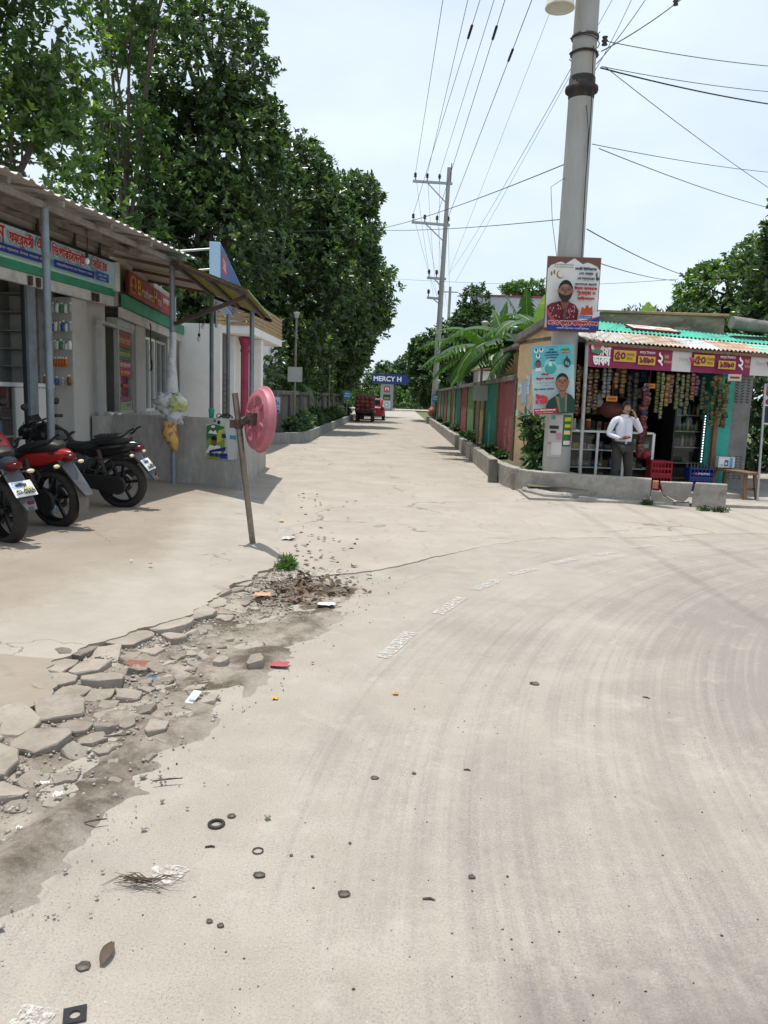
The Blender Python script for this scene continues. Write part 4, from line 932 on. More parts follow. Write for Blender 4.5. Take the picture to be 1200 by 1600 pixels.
    for i in range(n):
        a0, a1 = [PI*.12+PI*.62*j/n for j in (i, i+1)]; q = [(.352*math.cos(a), .315+.352*math.sin(a)) for a in (a0, a1)]
        b.add([(q[0][0], -.075, q[0][1]), (q[1][0], -.075, q[1][1]), (q[1][0], .075, q[1][1]), (q[0][0], .075, q[0][1])], [(0, 1, 2, 3)], 0, True)
    b.box((.1, 0, .665), (.36, .14, .1)); b.box((.40, .0, .50), (.14, .2, .28)); part('inner_fender', b, black_pl)
    # front end
    b = B()
    for s in (-1, 1): b.tube([(1.0, .085*s, 1.02), (1.33, .085*s, .305)], [.02, .026], 10)
    b.box((1.01, 0, .98), (.07, .24, .04)); part('fork', b, dark_iron)
    b = B(); n = 10
    for i in range(n):
        a0, a1 = [PI*.18+PI*.62*j/n for j in (i, i+1)]; q = [(1.33+.345*math.cos(a), .305+.345*math.sin(a)) for a in (a0, a1)]
        b.add([(q[0][0], -.06, q[0][1]), (q[1][0], -.06, q[1][1]), (q[1][0], .06, q[1][1]), (q[0][0], .06, q[0][1])], [(0, 1, 2, 3)], 0, True)
    part('front_mudguard', b, body)
    b = B(); b.loft([(1.06, .09, .84, 1.0), (1.14, .115, .80, 1.02), (1.22, .10, .80, .98), (1.27, .05, .84, .93)], 14); part('headlamp_cowl', b, body)
    b = B(); b.ell((1.245, 0, .885), (.03, .075, .055), 12, 8); part('headlamp', b, lens_w)
    b = B(); b.tube([(.93, .36, 1.06), (.97, .26, 1.075), (1.0, .1, 1.04), (1.0, -.1, 1.04), (.97, -.26, 1.075), (.93, -.36, 1.06)], .012, 8)
    for s in (-1, 1): b.tube([(.925, .38*s, 1.058), (.95, .27*s, 1.07)], .02, 10); b.tube([(1.02, .3*s, 1.06), (.98, .38*s, 1.05)], .006, 5); b.box((.965, .23*s, 1.075), (.05, .05, .045))
    part('handlebar', b, black_pl)
    for s in (-1, 1):
        b = B(); b.tube([(.97, .26*s, 1.09), (.98, .29*s, 1.18), (.97, .33*s, 1.23)], .006, 6); b.loft([(.945, .03, 1.215, 1.27, .35*s), (.96, .062, 1.20, 1.285, .35*s), (.985, .045, 1.215, 1.27, .35*s)], 12); part('mirror', b, black_pl)
    b = B(); b.box((1.06, 0, 1.06), (.05, .18, .09), Matrix.Rotation(.5, 3, 'Y')); part('instrument_pod', b, black_gl, .01)
    return root
redp = mat('red_motor_paint', (.36, .018, .022), .25, (.25, .015, .02), 2, var=.05, bump=0, spec=.6); blup = mat('blue_black_paint', (.03, .035, .055), .22, var=.1, bump=0, spec=.6)
g3 = G(193, 793, .14); bike('motorcycle', 'black motorcycle with quilted seat beside the grey half wall', (g3.x, g3.y, .135), PI-.10, .10, black_gl, ('ঢাকা মেট্রো', '১৯-৫৪২৩'), seat2=True)
g2 = G(92, 824, .13); bike('motorcycle', 'red and black motorcycle parked between the two plated ones', (g2.x, g2.y, .13), PI-.36, .10, redp, None, hugger=True)
g1 = G(12, 850, .12); bike('motorcycle', 'dark motorcycle whose number plate reads 32-5996, beside the red one', (g1.x, g1.y, .115), PI-.55, .08, blup, ('গাজীপুর', '৩২-৫৯৯৬'), tank=redp)
# ================================================================ RIGHT: KERB, PAINTED WALL, KIOSK
kerb_m = mat('kerb_concrete', (.35, .33, .295), .93, (.22, .205, .18), 1.6, .45, .68, var=.22, bump=.6, bs=40, c3=(.15, .14, .12))
# low kerb wall: straight run along the side road in separate cast lengths
kb = thing('kerb_wall', 'low concrete kerb wall running along the painted boundary wall', 'kerb', (2.05, 30, 0))
y0 = 15.2
while y0 < 48:
    L = 3.3; dzz = rg.uniform(-.012, .012); b = B(); b.box((2.04+rg.uniform(-.015, .015), y0+L/2, .19+dzz), (.17, L-.012, .42)); b.build('kerb_length', kerb_m, kb, bevel=.014); y0 += L
b = B(); b.box((1.98, 48.9, .2), (.34, .5, .5)); b.build('end_block', kerb_m, kb, bevel=.02)
b = B(); b.box((1.90, 15.05, .22), (.16, .16, .5)); b.build('stub_post', conc_dk, kb, bevel=.01)
# curved front kerb before the kiosk, cracked near its end
k2 = thing('kerb_wall', 'cracked low concrete kerb wall bending round in front of the kiosk', 'kerb', (3.8, 12.8, 0))
pl_ = [V3(2.0, 15.15, 0), V3(2.06, 14.4, 0), V3(2.2, 13.75, 0), V3(2.42, 13.38, 0), V3(2.8, 13.12, 0), V3(3.4, 12.92, 0), V3(4.05, 12.68, 0)]
def kerbseg(pts, nm, h0=.40, h1=.42, w=.17):
    b = B(); n = len(pts); vs = []
    for i, p in enumerate(pts):
        t = (pts[min(i+1, n-1)]-pts[max(0, i-1)]).normalized(); nn = Vector((-t.y, t.x, 0)); h = h0+(h1-h0)*i/max(1, n-1)
        vs += [p-Z3*.05, p+Z3*h, p+nn*w+Z3*(h+.005), p+nn*w-Z3*.05]
    fs = [(4*i+a, 4*i+4+a, 4*i+4+(a+1) % 4, 4*i+(a+1) % 4) for i in range(n-1) for a in range(4)]+[(0, 1, 2, 3), (4*n-1, 4*n-2, 4*n-3, 4*n-4)]
    b.add(vs, fs); return b.build(nm, kerb_m, k2, bevel=.014)
kerbseg(pl_[:6]+[V3(3.8, 12.77, 0), V3(4.20, 12.62, 0)], 'kerb_length', .40, .415)
# broken last part: irregular prisms with open joints
kd = V3(1.05, -.40, 0).normalized(); kn = Vector((-kd.y, kd.x, 0)); ko = V3(4.205, 12.615, 0)
for poly in ([(0, 0), (.34, 0), (.36, .10), (.20, .17), (.16, .25), (.01, .25)], [(.17, .27), (.22, .19), (.38, .12), (.52, .10), (.60, .20), (.63, .415), (.13, .40)], [(.38, .0), (.62, .0), (.60, .10), (.53, .085), (.40, .09)], [(.64, .0), (1.14, .0), (1.14, .43), (.67, .42), (.64, .2)]):
    b = B(); b.prism(poly, ko-kn*rg.uniform(-.01, .012)-Z3*.02, kd, Z3, kn, .17); b.build('broken_piece', kerb_m, k2, bevel=.01)
brickm = mat('red_brick', (.36, .15, .10), .9, (.45, .25, .18), 6, var=.2, bump=.5)
b = B(); b.box(ko+kd*.06+kn*.08+Z3*.325, (.09, .15, .12), math.atan2(kd.y, kd.x)); b.build('brick', brickm, k2, bevel=.006)
b = B(); q = [G(815, 772, .0), G(850, 781, 0), G(893, 784, .0)]
vs = []; t_ = (q[2]-q[0]).normalized(); nn = Vector((-t_.y, t_.x, 0))
ks = thing('kerb_slab', 'loose rounded kerb slab lying at the foot of the bending kerb wall', 'slab', q[1])
prof = [(0, 0), (0, .09), (.03, .12), (.18, .13), (.2, 0)]; b = B()
for p in [w_-nn*.0 for w_ in (q[0], q[0].lerp(q[1], .5), q[1], q[1].lerp(q[2], .5), q[2])]: vs += [p+nn*(a_) + Z3*z_ for a_, z_ in prof]
b.add(vs, [(5*i+a, 5*i+5+a, 5*i+5+(a+1) % 5, 5*i+(a+1) % 5) for i in range(4) for a in range(5)]+[(0, 1, 2, 3, 4), (24, 23, 22, 21, 20)]); b.build('slab_body', kerb_m, ks)
# soil strip
b = B(); b.grid(lambda u, v: (2.1+.55*v, 13.9+38*u, .30+.05*fbm(u*30, v)), 90, 5); b.grid(lambda u, v: (2.3+1.2*v, 13.2+2.6*u-.3*v, .16+.12*u+.04*fbm(u*6, v*3)), 14, 8); struct(b.build('soil_strip', soil))

# painted pebble-dash wall
def peb(name, c):
    k = N(name); v = k.voro(34, out='Distance'); c2 = tuple(x*.45 for x in c)
    col = k.mix(k.mapr(v, .1, .55), c, c2); col = k.mix(k.mapr(k.noise(1.8, 6, .7), .52, .7, 0, .75), col, tuple(x*.35+.04 for x in c)); col = k.mix(k.mapr(k.noise(30, 4, .8), .56, .66, 0, .8), col, (.07, .05, .035))
    k.col(col); k.p(Roughness=.85); k.bump(k.mapr(v, 0, .7, 1, 0), 1.0, .03); k.bump(k.noise(60, 4), .5, .01); return k.m
pc_ = [peb('red_pebbledash', (.60, .17, .17)), peb('teal_pebbledash', (.06, .50, .38)), peb('yellow_pebbledash', (.66, .50, .16)), peb('green_pebbledash', (.28, .58, .24))]
pw = thing('painted_wall', 'boundary wall of red, teal, yellow and green pebble-dash panels', 'wall', (2.6, 34, 0))
cn = ['red', 'teal', 'yellow', 'green']; ywall = 16.95; pw_pitch = 2.93
for i in range(12):
    y0 = ywall+i*pw_pitch
    vs = []; nn_ = 30; mm_ = 22
    b = B(); b.grid(lambda u, v: (2.56+.012*mnoise.noise(Vector((y0+u*40, v*28, 1)))+.008*mnoise.noise(Vector((y0+u*95, v*70, 5))), y0+.14+(pw_pitch-.28)*u, .22+1.82*v), nn_, mm_, 0, False)
    b.box((2.68, y0+pw_pitch/2, 1.1), (.2, pw_pitch-.26, 1.9))
    o = b.build('wall_panel', pc_[i % 4], pw)
    b = B(); b.box((2.64, y0, 1.13), (.24, .26, 1.96)); b.build('pillar', mat('stained_pillar', (.16, .11, .075), .95, (.08, .06, .045), 2, var=.35, bump=.9, bs=30, bd=.015), pw, bevel=.01)
    b = B(); b.box((2.65, y0+pw_pitch/2, 2.11), (.34, pw_pitch-.01, .12)); b.build('coping', conc_dk, pw, bevel=.012)
# ochre side wall + flat roofed house that carries the kiosk
hs_ = thing('kiosk_house', 'flat roofed ochre house behind the kiosk', 'building', (4.5, 16, 0))
b = B(); b.prism([(2.55, 16.85), (2.95, 15.40), (3.10, 15.42), (2.95, 16.9), (2.97, 21), (2.82, 21), (2.82, 16.86)], (0, 0, 0), (1, 0, 0), (0, 1, 0), Z3, 2.80); b.box((6.2, 18.4, 1.4), (.16, 5.3, 2.8)); b.box((4.4, 20.95, 1.4), (3.6, .16, 2.8)); b.add([(2.55, 16.85, 2.8), (2.95, 15.4, 2.8), (2.95, 15.4, 3.12), (2.55, 16.85, 2.84), (2.75, 16.9, 2.8), (3.15, 15.45, 2.8), (3.15, 15.45, 3.12), (2.75, 16.9, 2.84)], [(0, 1, 2, 3), (7, 6, 5, 4), (3, 2, 6, 7), (1, 5, 6, 2), (0, 3, 7, 4)]); b.build('wall', plaster_y, hs_)
b = B(); b.prism([(2.55, 16.85), (2.95, 15.40), (6.25, 15.75), (6.2, 21), (2.6, 21)], (0, 0, 2.80), (1, 0, 0), (0, 1, 0), Z3, .08); b.build('roof_slab', conc_dk, hs_)
stp = mat('stained_parapet', (.34, .28, .20), .95, (.12, .10, .08), .9, .45, .66, var=.2, bump=.4, stretch=(1, 1, 2), c3=(.45, .36, .22))
b = B(); b.beam((2.58, 16.9, 2.90), (2.98, 15.38, 3.19), .34, .15); b.build('side_coping', conc_dk, hs_, bevel=.015)
b = B(); b.box((4.75, 15.68, 3.1), (3.2, .2, .56)); b.box((6.3, 18.4, 3.1), (.2, 5.4, .56)); b.build('parapet', stp, hs_, bevel=.015)
b = B(); b.box((4.75, 15.66, 3.405), (3.3, .28, .05)); b.build('parapet_cap', mat('ochre_cap', (.40, .28, .15), .9, (.2, .15, .1), 1.5, var=.2, bump=.3), hs_, bevel=.01)
b = B(); b.tube([(6.36, 15.3, 3.25), (8.0, 15.6, 3.12)], .12, 12); b.build('gutter', conc_dk, hs_)
b = B(); b.box((8.5, 16.6, 2.95), (4.2, 2.6, .1)); b.build('side_roof', dark_iron, hs_)
# scraps of poster on the ochre wall
FY = Fr((2.55, 16.85), (2.95-2.55, 15.40-16.85))   # runs towards the viewer; outside is the -n side
wy = lambda px, py: V(px, py, FY.o+FY.n*(-.0), FY.d)
yn = -FY.n if FY.n.x > 0 else FY.n
for (x0_, y0_, x1_, y1_, c) in ((814, 592, 826, 632, '#aebfcd'), (822, 585, 830, 618, '#d5dbe0'), (818, 632, 830, 662, '#b9c6d2'), (810, 598, 818, 618, '#dfe2e2'), (826, 645, 838, 668, '#e6e6e4'), (832, 610, 840, 640, '#a8bccb'), (806, 640, 812, 650, '#cfd6da')):
    a_ = wy(x0_, y1_); c_ = wy(x1_, y0_); b = B(); w_ = (c_-a_).xy.length; hh = c_.z-a_.z
    p_ = [(0, 0), (w_*.6, hh*.08), (w_, 0), (w_*.9, hh*.5), (w_, hh), (w_*.4, hh*.93), (0, hh), (w_*.12, hh*.5)]
    ex = ((c_-a_)*Vector((1, 1, 0))).normalized(); b.prism(p_, a_+yn*.012, ex, Z3, yn, .002); b.build('paper_scrap', mat('paper_'+c[1:], lin(c), .8, (.35, .42, .5), 20, .5, .56, var=.15, bump=.1), hs_)

# ---------------- kiosk
ksk = thing('kiosk', 'roadside kiosk with patchwork tin roof and open goods filled front', 'kiosk', (4.7, 14.2, .05))
teal_p = mat('teal_paint', (.03, .34, .28), .6, (.02, .25, .21), 1.5, var=.12, bump=.2); dkwall = mat('dark_boarding', (.045, .04, .036), .9, (.02, .018, .016), 2, var=.3, bump=.3)  # inner boarding in a plain near-black
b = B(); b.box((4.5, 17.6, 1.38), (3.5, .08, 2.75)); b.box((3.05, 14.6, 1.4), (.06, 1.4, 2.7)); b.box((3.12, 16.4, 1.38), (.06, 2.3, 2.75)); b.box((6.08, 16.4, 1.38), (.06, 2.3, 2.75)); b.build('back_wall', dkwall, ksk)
b = B(); b.box((4.6, 15.5, .06), (3.1, 4.2, .14)); b.build('floor_slab', conc, ksk)
b = B(); b.box((5.83, 14.75, 1.35), (.06, 1.05, 2.6)); b.build('side_wall', teal_p, ksk)
b = B(); b.box((5.95, 14.22, 1.3), (.24, .06, 2.5)); b.build('door_leaf', teal_p, ksk, bevel=.006)
b = B(); b.box((5.79, 14.18, 1.3), (.08, .08, 2.55)); b.build('door_post', wood, ksk, bevel=.006)
gm = mat('grey_sheet_door', (.20, .20, .195), .55, (.14, .135, .13), 2, var=.12, bump=.1, metal=.3)
b = B(); b.box((6.26, 14.30, 1.25), (.36, .04, 2.4)); dl = b.build('sheet_door', gm, ksk, bevel=.004)
for zz in (1.95, .55):
    for i in range(9):
        for j in range(3):
            b = B(); b.box((6.16+.1*j, 14.276, zz-.22+.05*i), (.06, .006, .014), Matrix.Rotation(.35 if j != 1 else -.35, 3, 'Y')); b.build('vent_slot', black_pl, dl)
# roof sheets: lower row patchwork, upper row teal
def rs(name, c, c2, metal=.2): return mat(name, c, .6, c2, 1.6, .45, .65, var=.2, bump=.2, metal=metal, stretch=(2, .5, 1))
tsheet = rs('teal_tin', (.06, .42, .30), (.10, .34, .27)); gsheet = rs('galvanised_tin', (.50, .50, .50), (.36, .33, .30), .35); rsheet = rs('rusted_tin', (.36, .22, .12), (.44, .36, .28)); dsheet = rs('mottled_tin', (.42, .40, .37), (.24, .19, .15)); bsheet = rs('pale_blue_tin', (.50, .52, .56), (.42, .42, .43), .35)
EV0, EV1 = V3(3.12, 13.32, 2.67), V3(7.6, 14.35, 2.585); TP0, TP1 = V3(3.35, 15.52, 3.22), V3(7.6, 15.85, 3.0)
def roofp(s, t): return EV0.lerp(EV1, s).lerp(TP0.lerp(TP1, s), t)
def ksheet(s0, s1, t0, t1, m, dz, skew=0):
    def fn(u, v):
        s = s0+(s1-s0)*u+skew*v; p = roofp(s, t0+(t1-t0)*v); return p+Z3*(.016*math.cos(s*4.6/.085*2*PI)+dz)
    tin(fn, 3, 60, 'roof_sheet', [m, tin_under], ksk, .003)
for s0, s1, m, dz in ((0, .245, dsheet, .0), (.20, .42, rsheet, .006), (.385, .60, bsheet, .0), (.57, .76, rsheet, .006), (.735, 1.0, tsheet, .001)): ksheet(s0, s1, 0, .56, m, dz, -.035)
for i in range(4): ksheet(.02+i*.245, .275+i*.245, .48, 1, tsheet, .024+.004*(i % 2))
b = B(); b.beam(EV0+V3(.03, .04, -.05), EV1+V3(0, .04, -.05), .05, .05); b.build('eave_pole', wood, ksk)
b = B(); b.tube([(3.22, 13.42, .02), (3.18, 13.42, 2.64)], .032, 10); b.build('post', mat('pale_pipe', (.40, .40, .39), .5, (.3, .29, .27), 5, var=.1, bump=.1, metal=.3), ksk)
for s in (.14, .3, .46, .62, .78):
    b = B(); b.beam(roofp(s, 0)-Z3*.05, roofp(s, 1)-Z3*.06, .04, .05); b.build('rafter', wood, ksk)
# board lying on the roof
bo = roofp(.25, .60); b = B(); ex = (roofp(.45, .60)-roofp(.25, .60)).normalized(); ey = (roofp(.2, .9)-roofp(.25, .5)).normalized(); bd = Board(bo+Z3*.075, ex, ey, .95, .42); rb = thing('discarded_signboard', 'discarded red and white signboard lying on the kiosk roof', 'signboard', bo)
panel(bd, .03, pm('#7c2a3c'), rb); bd.rect(.03, .08, .97, .95, '#d9cfc4').rect(.1, .5, .5, .8, '#b99ab0').rect(.55, .2, .9, .6, '#d2b48c'); bd.build(rb)
# banner
bn0, bn1 = V3(3.22, 13.40, 2.23), V3(7.3, 14.36, 2.20); L_ = (bn1-bn0).xy.length; ex = (bn1-bn0); bn_ = thing('kiosk_banner', 'magenta and white phone offer banner hung under the kiosk eave', 'banner', bn0)
bd = Board(bn0, ex, Z3, L_, .40); panel(bd, .012, pm('#cfcac6'), bn_, 'cloth')
ux = lambda px, py=565: (V(px, py, bn0, ex.normalized())-bn0).xy.length/L_
mg = pm('#8a2450')
bd.rect(0, 0, ux(1050), 1, mg).rect(ux(1080), 0, ux(1173), 1, mg)
# the second half repeats the first
bd.text('সাধা', ux(931), .50, ux(953)-ux(931), .36, '#f0e6e4', .02).text('ডাবল', ux(926), .10, ux(952)-ux(926), .38, '#f4efec', .025).text('অফার', ux(941), .88, ux(955)-ux(941), .1, '#e0c05a')
bd.ell(ux(931), .85, .028, .28, '#d9d3bd').ell(ux(931), .88, .018, .18, '#b24a72').ell(ux(931), .66, .026, .09, '#3c8a5c')
for x_ in (957, 1081):
    q = lambda d: ux(x_+d)
    bd.rect(q(0), .28, q(35) if x_ == 957 else q(32), .76, '#c7a53e').text('৫০', q(2), .36, q(18)-q(2), .34, '#7a1b44', .02).text('টাকায়', q(20), .53, q(32)-q(20), .15, '#7a1b44').text('পাও', q(20), .36, q(29)-q(20), .12, '#7a1b44')
    bd.text('মাত্র টাকাতে', q(40), .63, q(64)-q(40), .17, '#f0e8e6').rect(q(38), .2, q(65), .56, '#c7a53e').text('১৪৯০', q(41), .28, q(62)-q(41), .22, '#7a1b44', .02)
    bd.text('২', q(69), .2, q(76)-q(69), .55, '#f2ecea', .02).text('জিবি', q(78), .5, q(85)-q(78), .18, '#d8b65a').text('ইন্টারনেট', q(78), .28, q(91)-q(78), .16, '#d8b65a')
for x_ in (1056, 1176):
    q = lambda d: ux(x_+d)
    bd.text('বিকাশ', q(0), .42, q(14)-q(0), .2, '#8c8a88'); bd.poly([(q(15), .62), (q(22), .48), (q(20), .3)], '#b3264e').poly([(q(15), .62), (q(24), .62), (q(22), .48)], '#c8436a').poly([(q(22), .5), (q(26), .44), (q(20), .3)], '#8f1c3c')
bd.build(bn_)
# ---------------- showcase counter
sc_ = thing('glass_showcase', 'white framed glass showcase counter in the kiosk', 'showcase', (3.9, 14.0, .13))
x0, x1, yf, yb_ = 3.10, 4.62, 13.96, 14.40
for zz in (1.11, .78, .46, .16):
    b = B(); b.box(((x0+x1)/2, (yf+yb_)/2, zz), (x1-x0, yb_-yf, .035 if zz > 1 else .018)); b.build('shelf_board', white_fr, sc_, bevel=.003)
for xx in (x0, 3.62, 4.10, x1):
    b = B(); b.box((xx, yf, .62), (.045, .045, .98)); b.build('frame_post', white_fr, sc_, bevel=.003)
b = B(); b.box(((x0+x1)/2, yf-.01, .62), (x1-x0-.05, .004, .94)); b.build('glass_pane', glass, sc_)
pcs = ['#2f5b3d', '#7d3a30', '#a0863c', '#a8a498', '#2d3f66', '#5d3c2a', '#737e5a', '#8a5a64', '#3f6a68']; pcn = ['green', 'red', 'yellow', 'white', 'blue', 'brown', 'olive', 'pink', 'teal']
shn = {.16: 'lowest', .46: 'middle', .78: 'upper'}
for zz in (.16, .46, .78):
    x_ = x0+.08
    while x_ < x1-.12:
        w_ = rg.uniform(.07, .15); h_ = rg.uniform(.08, .2); ci = rg.randrange(9); b = B(); b.box((x_+w_/2, 14.10+rg.uniform(-.03, .05), zz+.01+h_/2), (w_*.95, .14, h_)); b.box((x_+w_/2, 14.02, zz+.01+h_*.55), (w_*.6, .004, h_*.4), None, 1)
        tag(b.build('goods_packet', [pm(pcs[ci]), pm(pcs[(ci+3) % 9])], bevel=.006, loc=(x_+w_/2, 14.1, zz)), '%s packet standing on the %s shelf of the glass showcase' % (pcn[ci], shn[zz]), 'packet', 'packets in the glass showcase'); x_ += w_+.015
# jars on top of it
for i, (x_, ci) in enumerate(((3.2, 3), (3.34, 8), (3.47, 1), (4.32, 5), (4.47, 3))):
    h_ = .2; b = B(); b.lathe([(0, 0), (.055, 0), (.055, h_*.8), (.045, h_*.86)], 12, (x_, 14.15, 1.13), None, 0); b.lathe([(.05, h_*.84), (.05, h_), (0, h_)], 12, (x_, 14.15, 1.13), None, 1)
    tag(b.build('plastic_jar', [pm(pcs[ci], .2), pm('#9c2f2a' if i % 2 else '#c9a640')], loc=(x_, 14.15, 1.13)), '%s jar with %s lid on top of the glass showcase' % (pcn[ci], 'red' if i % 2 else 'yellow'), 'jar', 'jars on the glass showcase')
# back shelves of goods behind the man
bsf = thing('goods_rack', 'dark goods rack against the kiosk back wall', 'rack', (4.1, 16.2, .13))
for zz in (1.05, 1.4, 1.75, 2.1):
    b = B(); b.box((4.1, 16.22, zz), (1.9, .26, .02)); b.build('shelf_board', wood, bsf)
for zz in (1.06, 1.41, 1.76, 2.11):
    x_ = 3.2
    while x_ < 5.0:
        w_ = rg.uniform(.08, .16); h_ = rg.uniform(.12, .26); ci = rg.randrange(9); b = B(); b.box((x_+w_/2, 16.16, zz+h_/2), (w_*.93, .12, h_)); b.box((x_+w_/2, 16.096, zz+h_*.5), (w_*.6, .006, h_*.35), None, 1)
        tag(b.build('goods_box', [pm(pcs[ci]), pm(pcs[(ci+4) % 9])], bevel=.006, loc=(x_+w_/2, 16.16, zz)), '%s carton on the %s board of the kiosk goods rack' % (pcn[ci], {1.06: 'lowest', 1.41: 'second', 1.76: 'third', 2.11: 'top'}[zz]), 'carton', 'cartons on the goods rack'); x_ += w_+rg.uniform(.01, .06)
# strips of hanging sachets and chip packets
def strip(px, y0, y1, Y, wpx, hexs, n, label, rope=False, cat='sachets', grp='sachet strips hanging in the kiosk'):
    hexs = ['#%02x%02x%02x' % tuple(int(int(h[i:i+2], 16)*.64) for i in (1, 3, 5)) for h in hexs]  # packet colours scaled darker, putting the kiosk's interior shade into them
    t = P(px, y0, Y); e = P(px, y1, Y); w = wpx*Y/F; H_ = t.z-e.z; b = B(); ph_ = h_ = H_/n
    b.tube([t+Z3*.15, t], .004, 4, len(hexs))
    for i in range(n):
        c = V3(t.x+(rg.uniform(-.25, .25)*w if rope else rg.uniform(-.05, .05)*w), Y+rg.uniform(-.02, .02), t.z-h_*(i+.5)); a = rg.uniform(-.35, .35); R = Matrix.Rotation(a, 3, 'Z') @ Matrix.Rotation(rg.uniform(-.25, .25)*(1.5 if rope else .5), 3, 'Y')
        W_ = w*.5; hh = h_*.47*(1.25 if rope else 1); dpt = .018 if rope else .008
        vs = [Vector((sx*W_, sy*dpt*(0 if abs(sz) == 1 else 1), sz*hh)) for sz in (-1, -.5, 0, .5, 1) for sx, sy in ((-1, 0), (0, -1), (1, 0), (0, 1))]
        vs = [R @ v+c for v in vs]; fs = [(4*k_+a_, 4*k_+(a_+1) % 4, 4*k_+4+(a_+1) % 4, 4*k_+4+a_) for k_ in range(4) for a_ in range(4)]
        b.add(vs, fs, i % len(hexs) if not rope else rg.randrange(len(hexs)), True)
        b.box(c+R @ Vector((0, -dpt-.002, 0)), (W_*1.1, .003, hh*.7), R, (i+1) % len(hexs))
    return tag(b.build('sachet_strip', [pm(h, .3) for h in hexs]+[wire_m], loc=t), label, cat, grp)
ST = [(906, 570, 650, 13.75, 7, ('#7a3a30', '#caa06a'), 9), (916, 575, 640, 13.8, 7, ('#3d5e3a', '#b9a36a'), 8), (924, 575, 645, 13.8, 8, ('#a33d33', '#d8c9a0'), 8), (933, 575, 640, 13.8, 8, ('#5b3d2c', '#d0b080'), 8),
      (946, 575, 622, 13.75, 7, ('#d8d6d0', '#b4b0aa'), 7), (953, 575, 622, 13.75, 7, ('#cfcdc8', '#8f8b88'), 7), (964, 580, 608, 13.8, 9, ('#c0622a', '#e0c08a'), 3), (975, 575, 615, 13.75, 9, ('#c5a05a', '#8a5a3a'), 5), (985, 585, 640, 14.1, 8, ('#6a6e66', '#4a4640'), 6),
      (995, 580, 645, 14.2, 9, ('#5a5c58', '#86827a'), 7), (1030, 580, 645, 13.8, 7, ('#6d8a4a', '#b9b06a'), 10), (1037, 582, 655, 13.75, 6, ('#8a9a58', '#cfc890'), 11), (1044, 585, 635, 13.8, 8, ('#b86a3a', '#d8b070'), 4), (1050, 585, 630, 13.85, 7, ('#9a4a3c', '#c8a88a'), 6),
      (1060, 582, 640, 13.9, 7, ('#7a8c58', '#b0a878'), 9), (1068, 585, 635, 13.9, 7, ('#8c9a62', '#c0b890'), 8), (1076, 585, 648, 13.9, 7, ('#a8a070', '#6a7a4a'), 9), (1084, 582, 625, 13.9, 7, ('#94402f', '#d0a070'), 6), (1090, 585, 618, 14.0, 8, ('#7d3a6a', '#c08ab0'), 4), (1100, 588, 640, 14.05, 7, ('#4a6a44', '#8a9a6a'), 8)]
names_ = {'#7a3a30': 'maroon', '#3d5e3a': 'dark green', '#a33d33': 'red', '#5b3d2c': 'brown', '#d8d6d0': 'white', '#cfcdc8': 'pale grey', '#c0622a': 'orange', '#c5a05a': 'golden', '#6a6e66': 'grey', '#5a5c58': 'dark grey', '#6d8a4a': 'green', '#8a9a58': 'long yellow green', '#b86a3a': 'orange brown', '#9a4a3c': 'brick red', '#7a8c58': 'sage green', '#8c9a62': 'light olive', '#a8a070': 'khaki', '#94402f': 'rust red', '#7d3a6a': 'purple', '#4a6a44': 'forest green'}
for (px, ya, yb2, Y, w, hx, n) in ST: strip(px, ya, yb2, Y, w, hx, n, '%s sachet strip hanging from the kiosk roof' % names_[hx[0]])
CHP = ('#2c5a30', '#a8953c', '#3a6a34', '#9a6a34', '#2f6a38')
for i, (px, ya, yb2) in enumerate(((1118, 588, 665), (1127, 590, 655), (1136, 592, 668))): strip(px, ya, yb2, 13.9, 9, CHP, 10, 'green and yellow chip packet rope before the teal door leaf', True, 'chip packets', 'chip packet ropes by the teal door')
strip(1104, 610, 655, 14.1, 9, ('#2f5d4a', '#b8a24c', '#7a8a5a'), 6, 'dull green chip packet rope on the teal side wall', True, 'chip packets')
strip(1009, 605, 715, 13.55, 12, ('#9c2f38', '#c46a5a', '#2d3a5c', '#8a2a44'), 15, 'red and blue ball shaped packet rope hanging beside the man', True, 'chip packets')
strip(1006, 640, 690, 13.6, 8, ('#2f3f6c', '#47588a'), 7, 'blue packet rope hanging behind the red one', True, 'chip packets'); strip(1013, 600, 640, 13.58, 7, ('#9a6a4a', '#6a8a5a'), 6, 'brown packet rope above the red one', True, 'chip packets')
for (x_, y_, w_, h_, c, lb) in ((1015, 603, 17, 7, '#c26a2a', 'orange price card hanging at the kiosk centre'), (956, 623, 17, 8, '#b8741f', 'ochre price card hanging above the man'), (1148, 590, 20, 10, '#c9b8a8', 'pale printed card hanging beside the chip packets')):
    p = P(x_, y_, 13.6); b = B(); b.box(p, (w_*13.6/F, .006, h_*13.6/F)); b.box(p-V3(0, .005, 0), (w_*.7*13.6/F, .002, h_*.3*13.6/F), None, 1); b.tube([p+Z3*h_*.5*13.6/F, p+Z3*.3], .003, 4, 1); tag(b.build('price_card', [pm(c), pm('#7a3a20')], loc=p), lb, 'card')
# red lampshade-like plate in the dark
p = P(955, 640, 14.6); b = lump(p, (.26, .2, .15), 3, .15); tag(b.build('stuffed_bag', mat('dull_red_bag', (.20, .06, .05), .7, (.12, .05, .05), 6, var=.2, bump=.4), loc=p), 'dull red stuffed bag on the rack behind the man', 'bag')
p = P(930, 625, 14.4); b = lump(p, (.14, .1, .14), 6, .3); tag(b.build('clear_bag', mat('grey_poly_bag', (.33, .33, .33), .4, (.2, .2, .2), 8, var=.2, bump=.6), loc=p), 'grey polythene bag hanging at the kiosk back', 'bag')
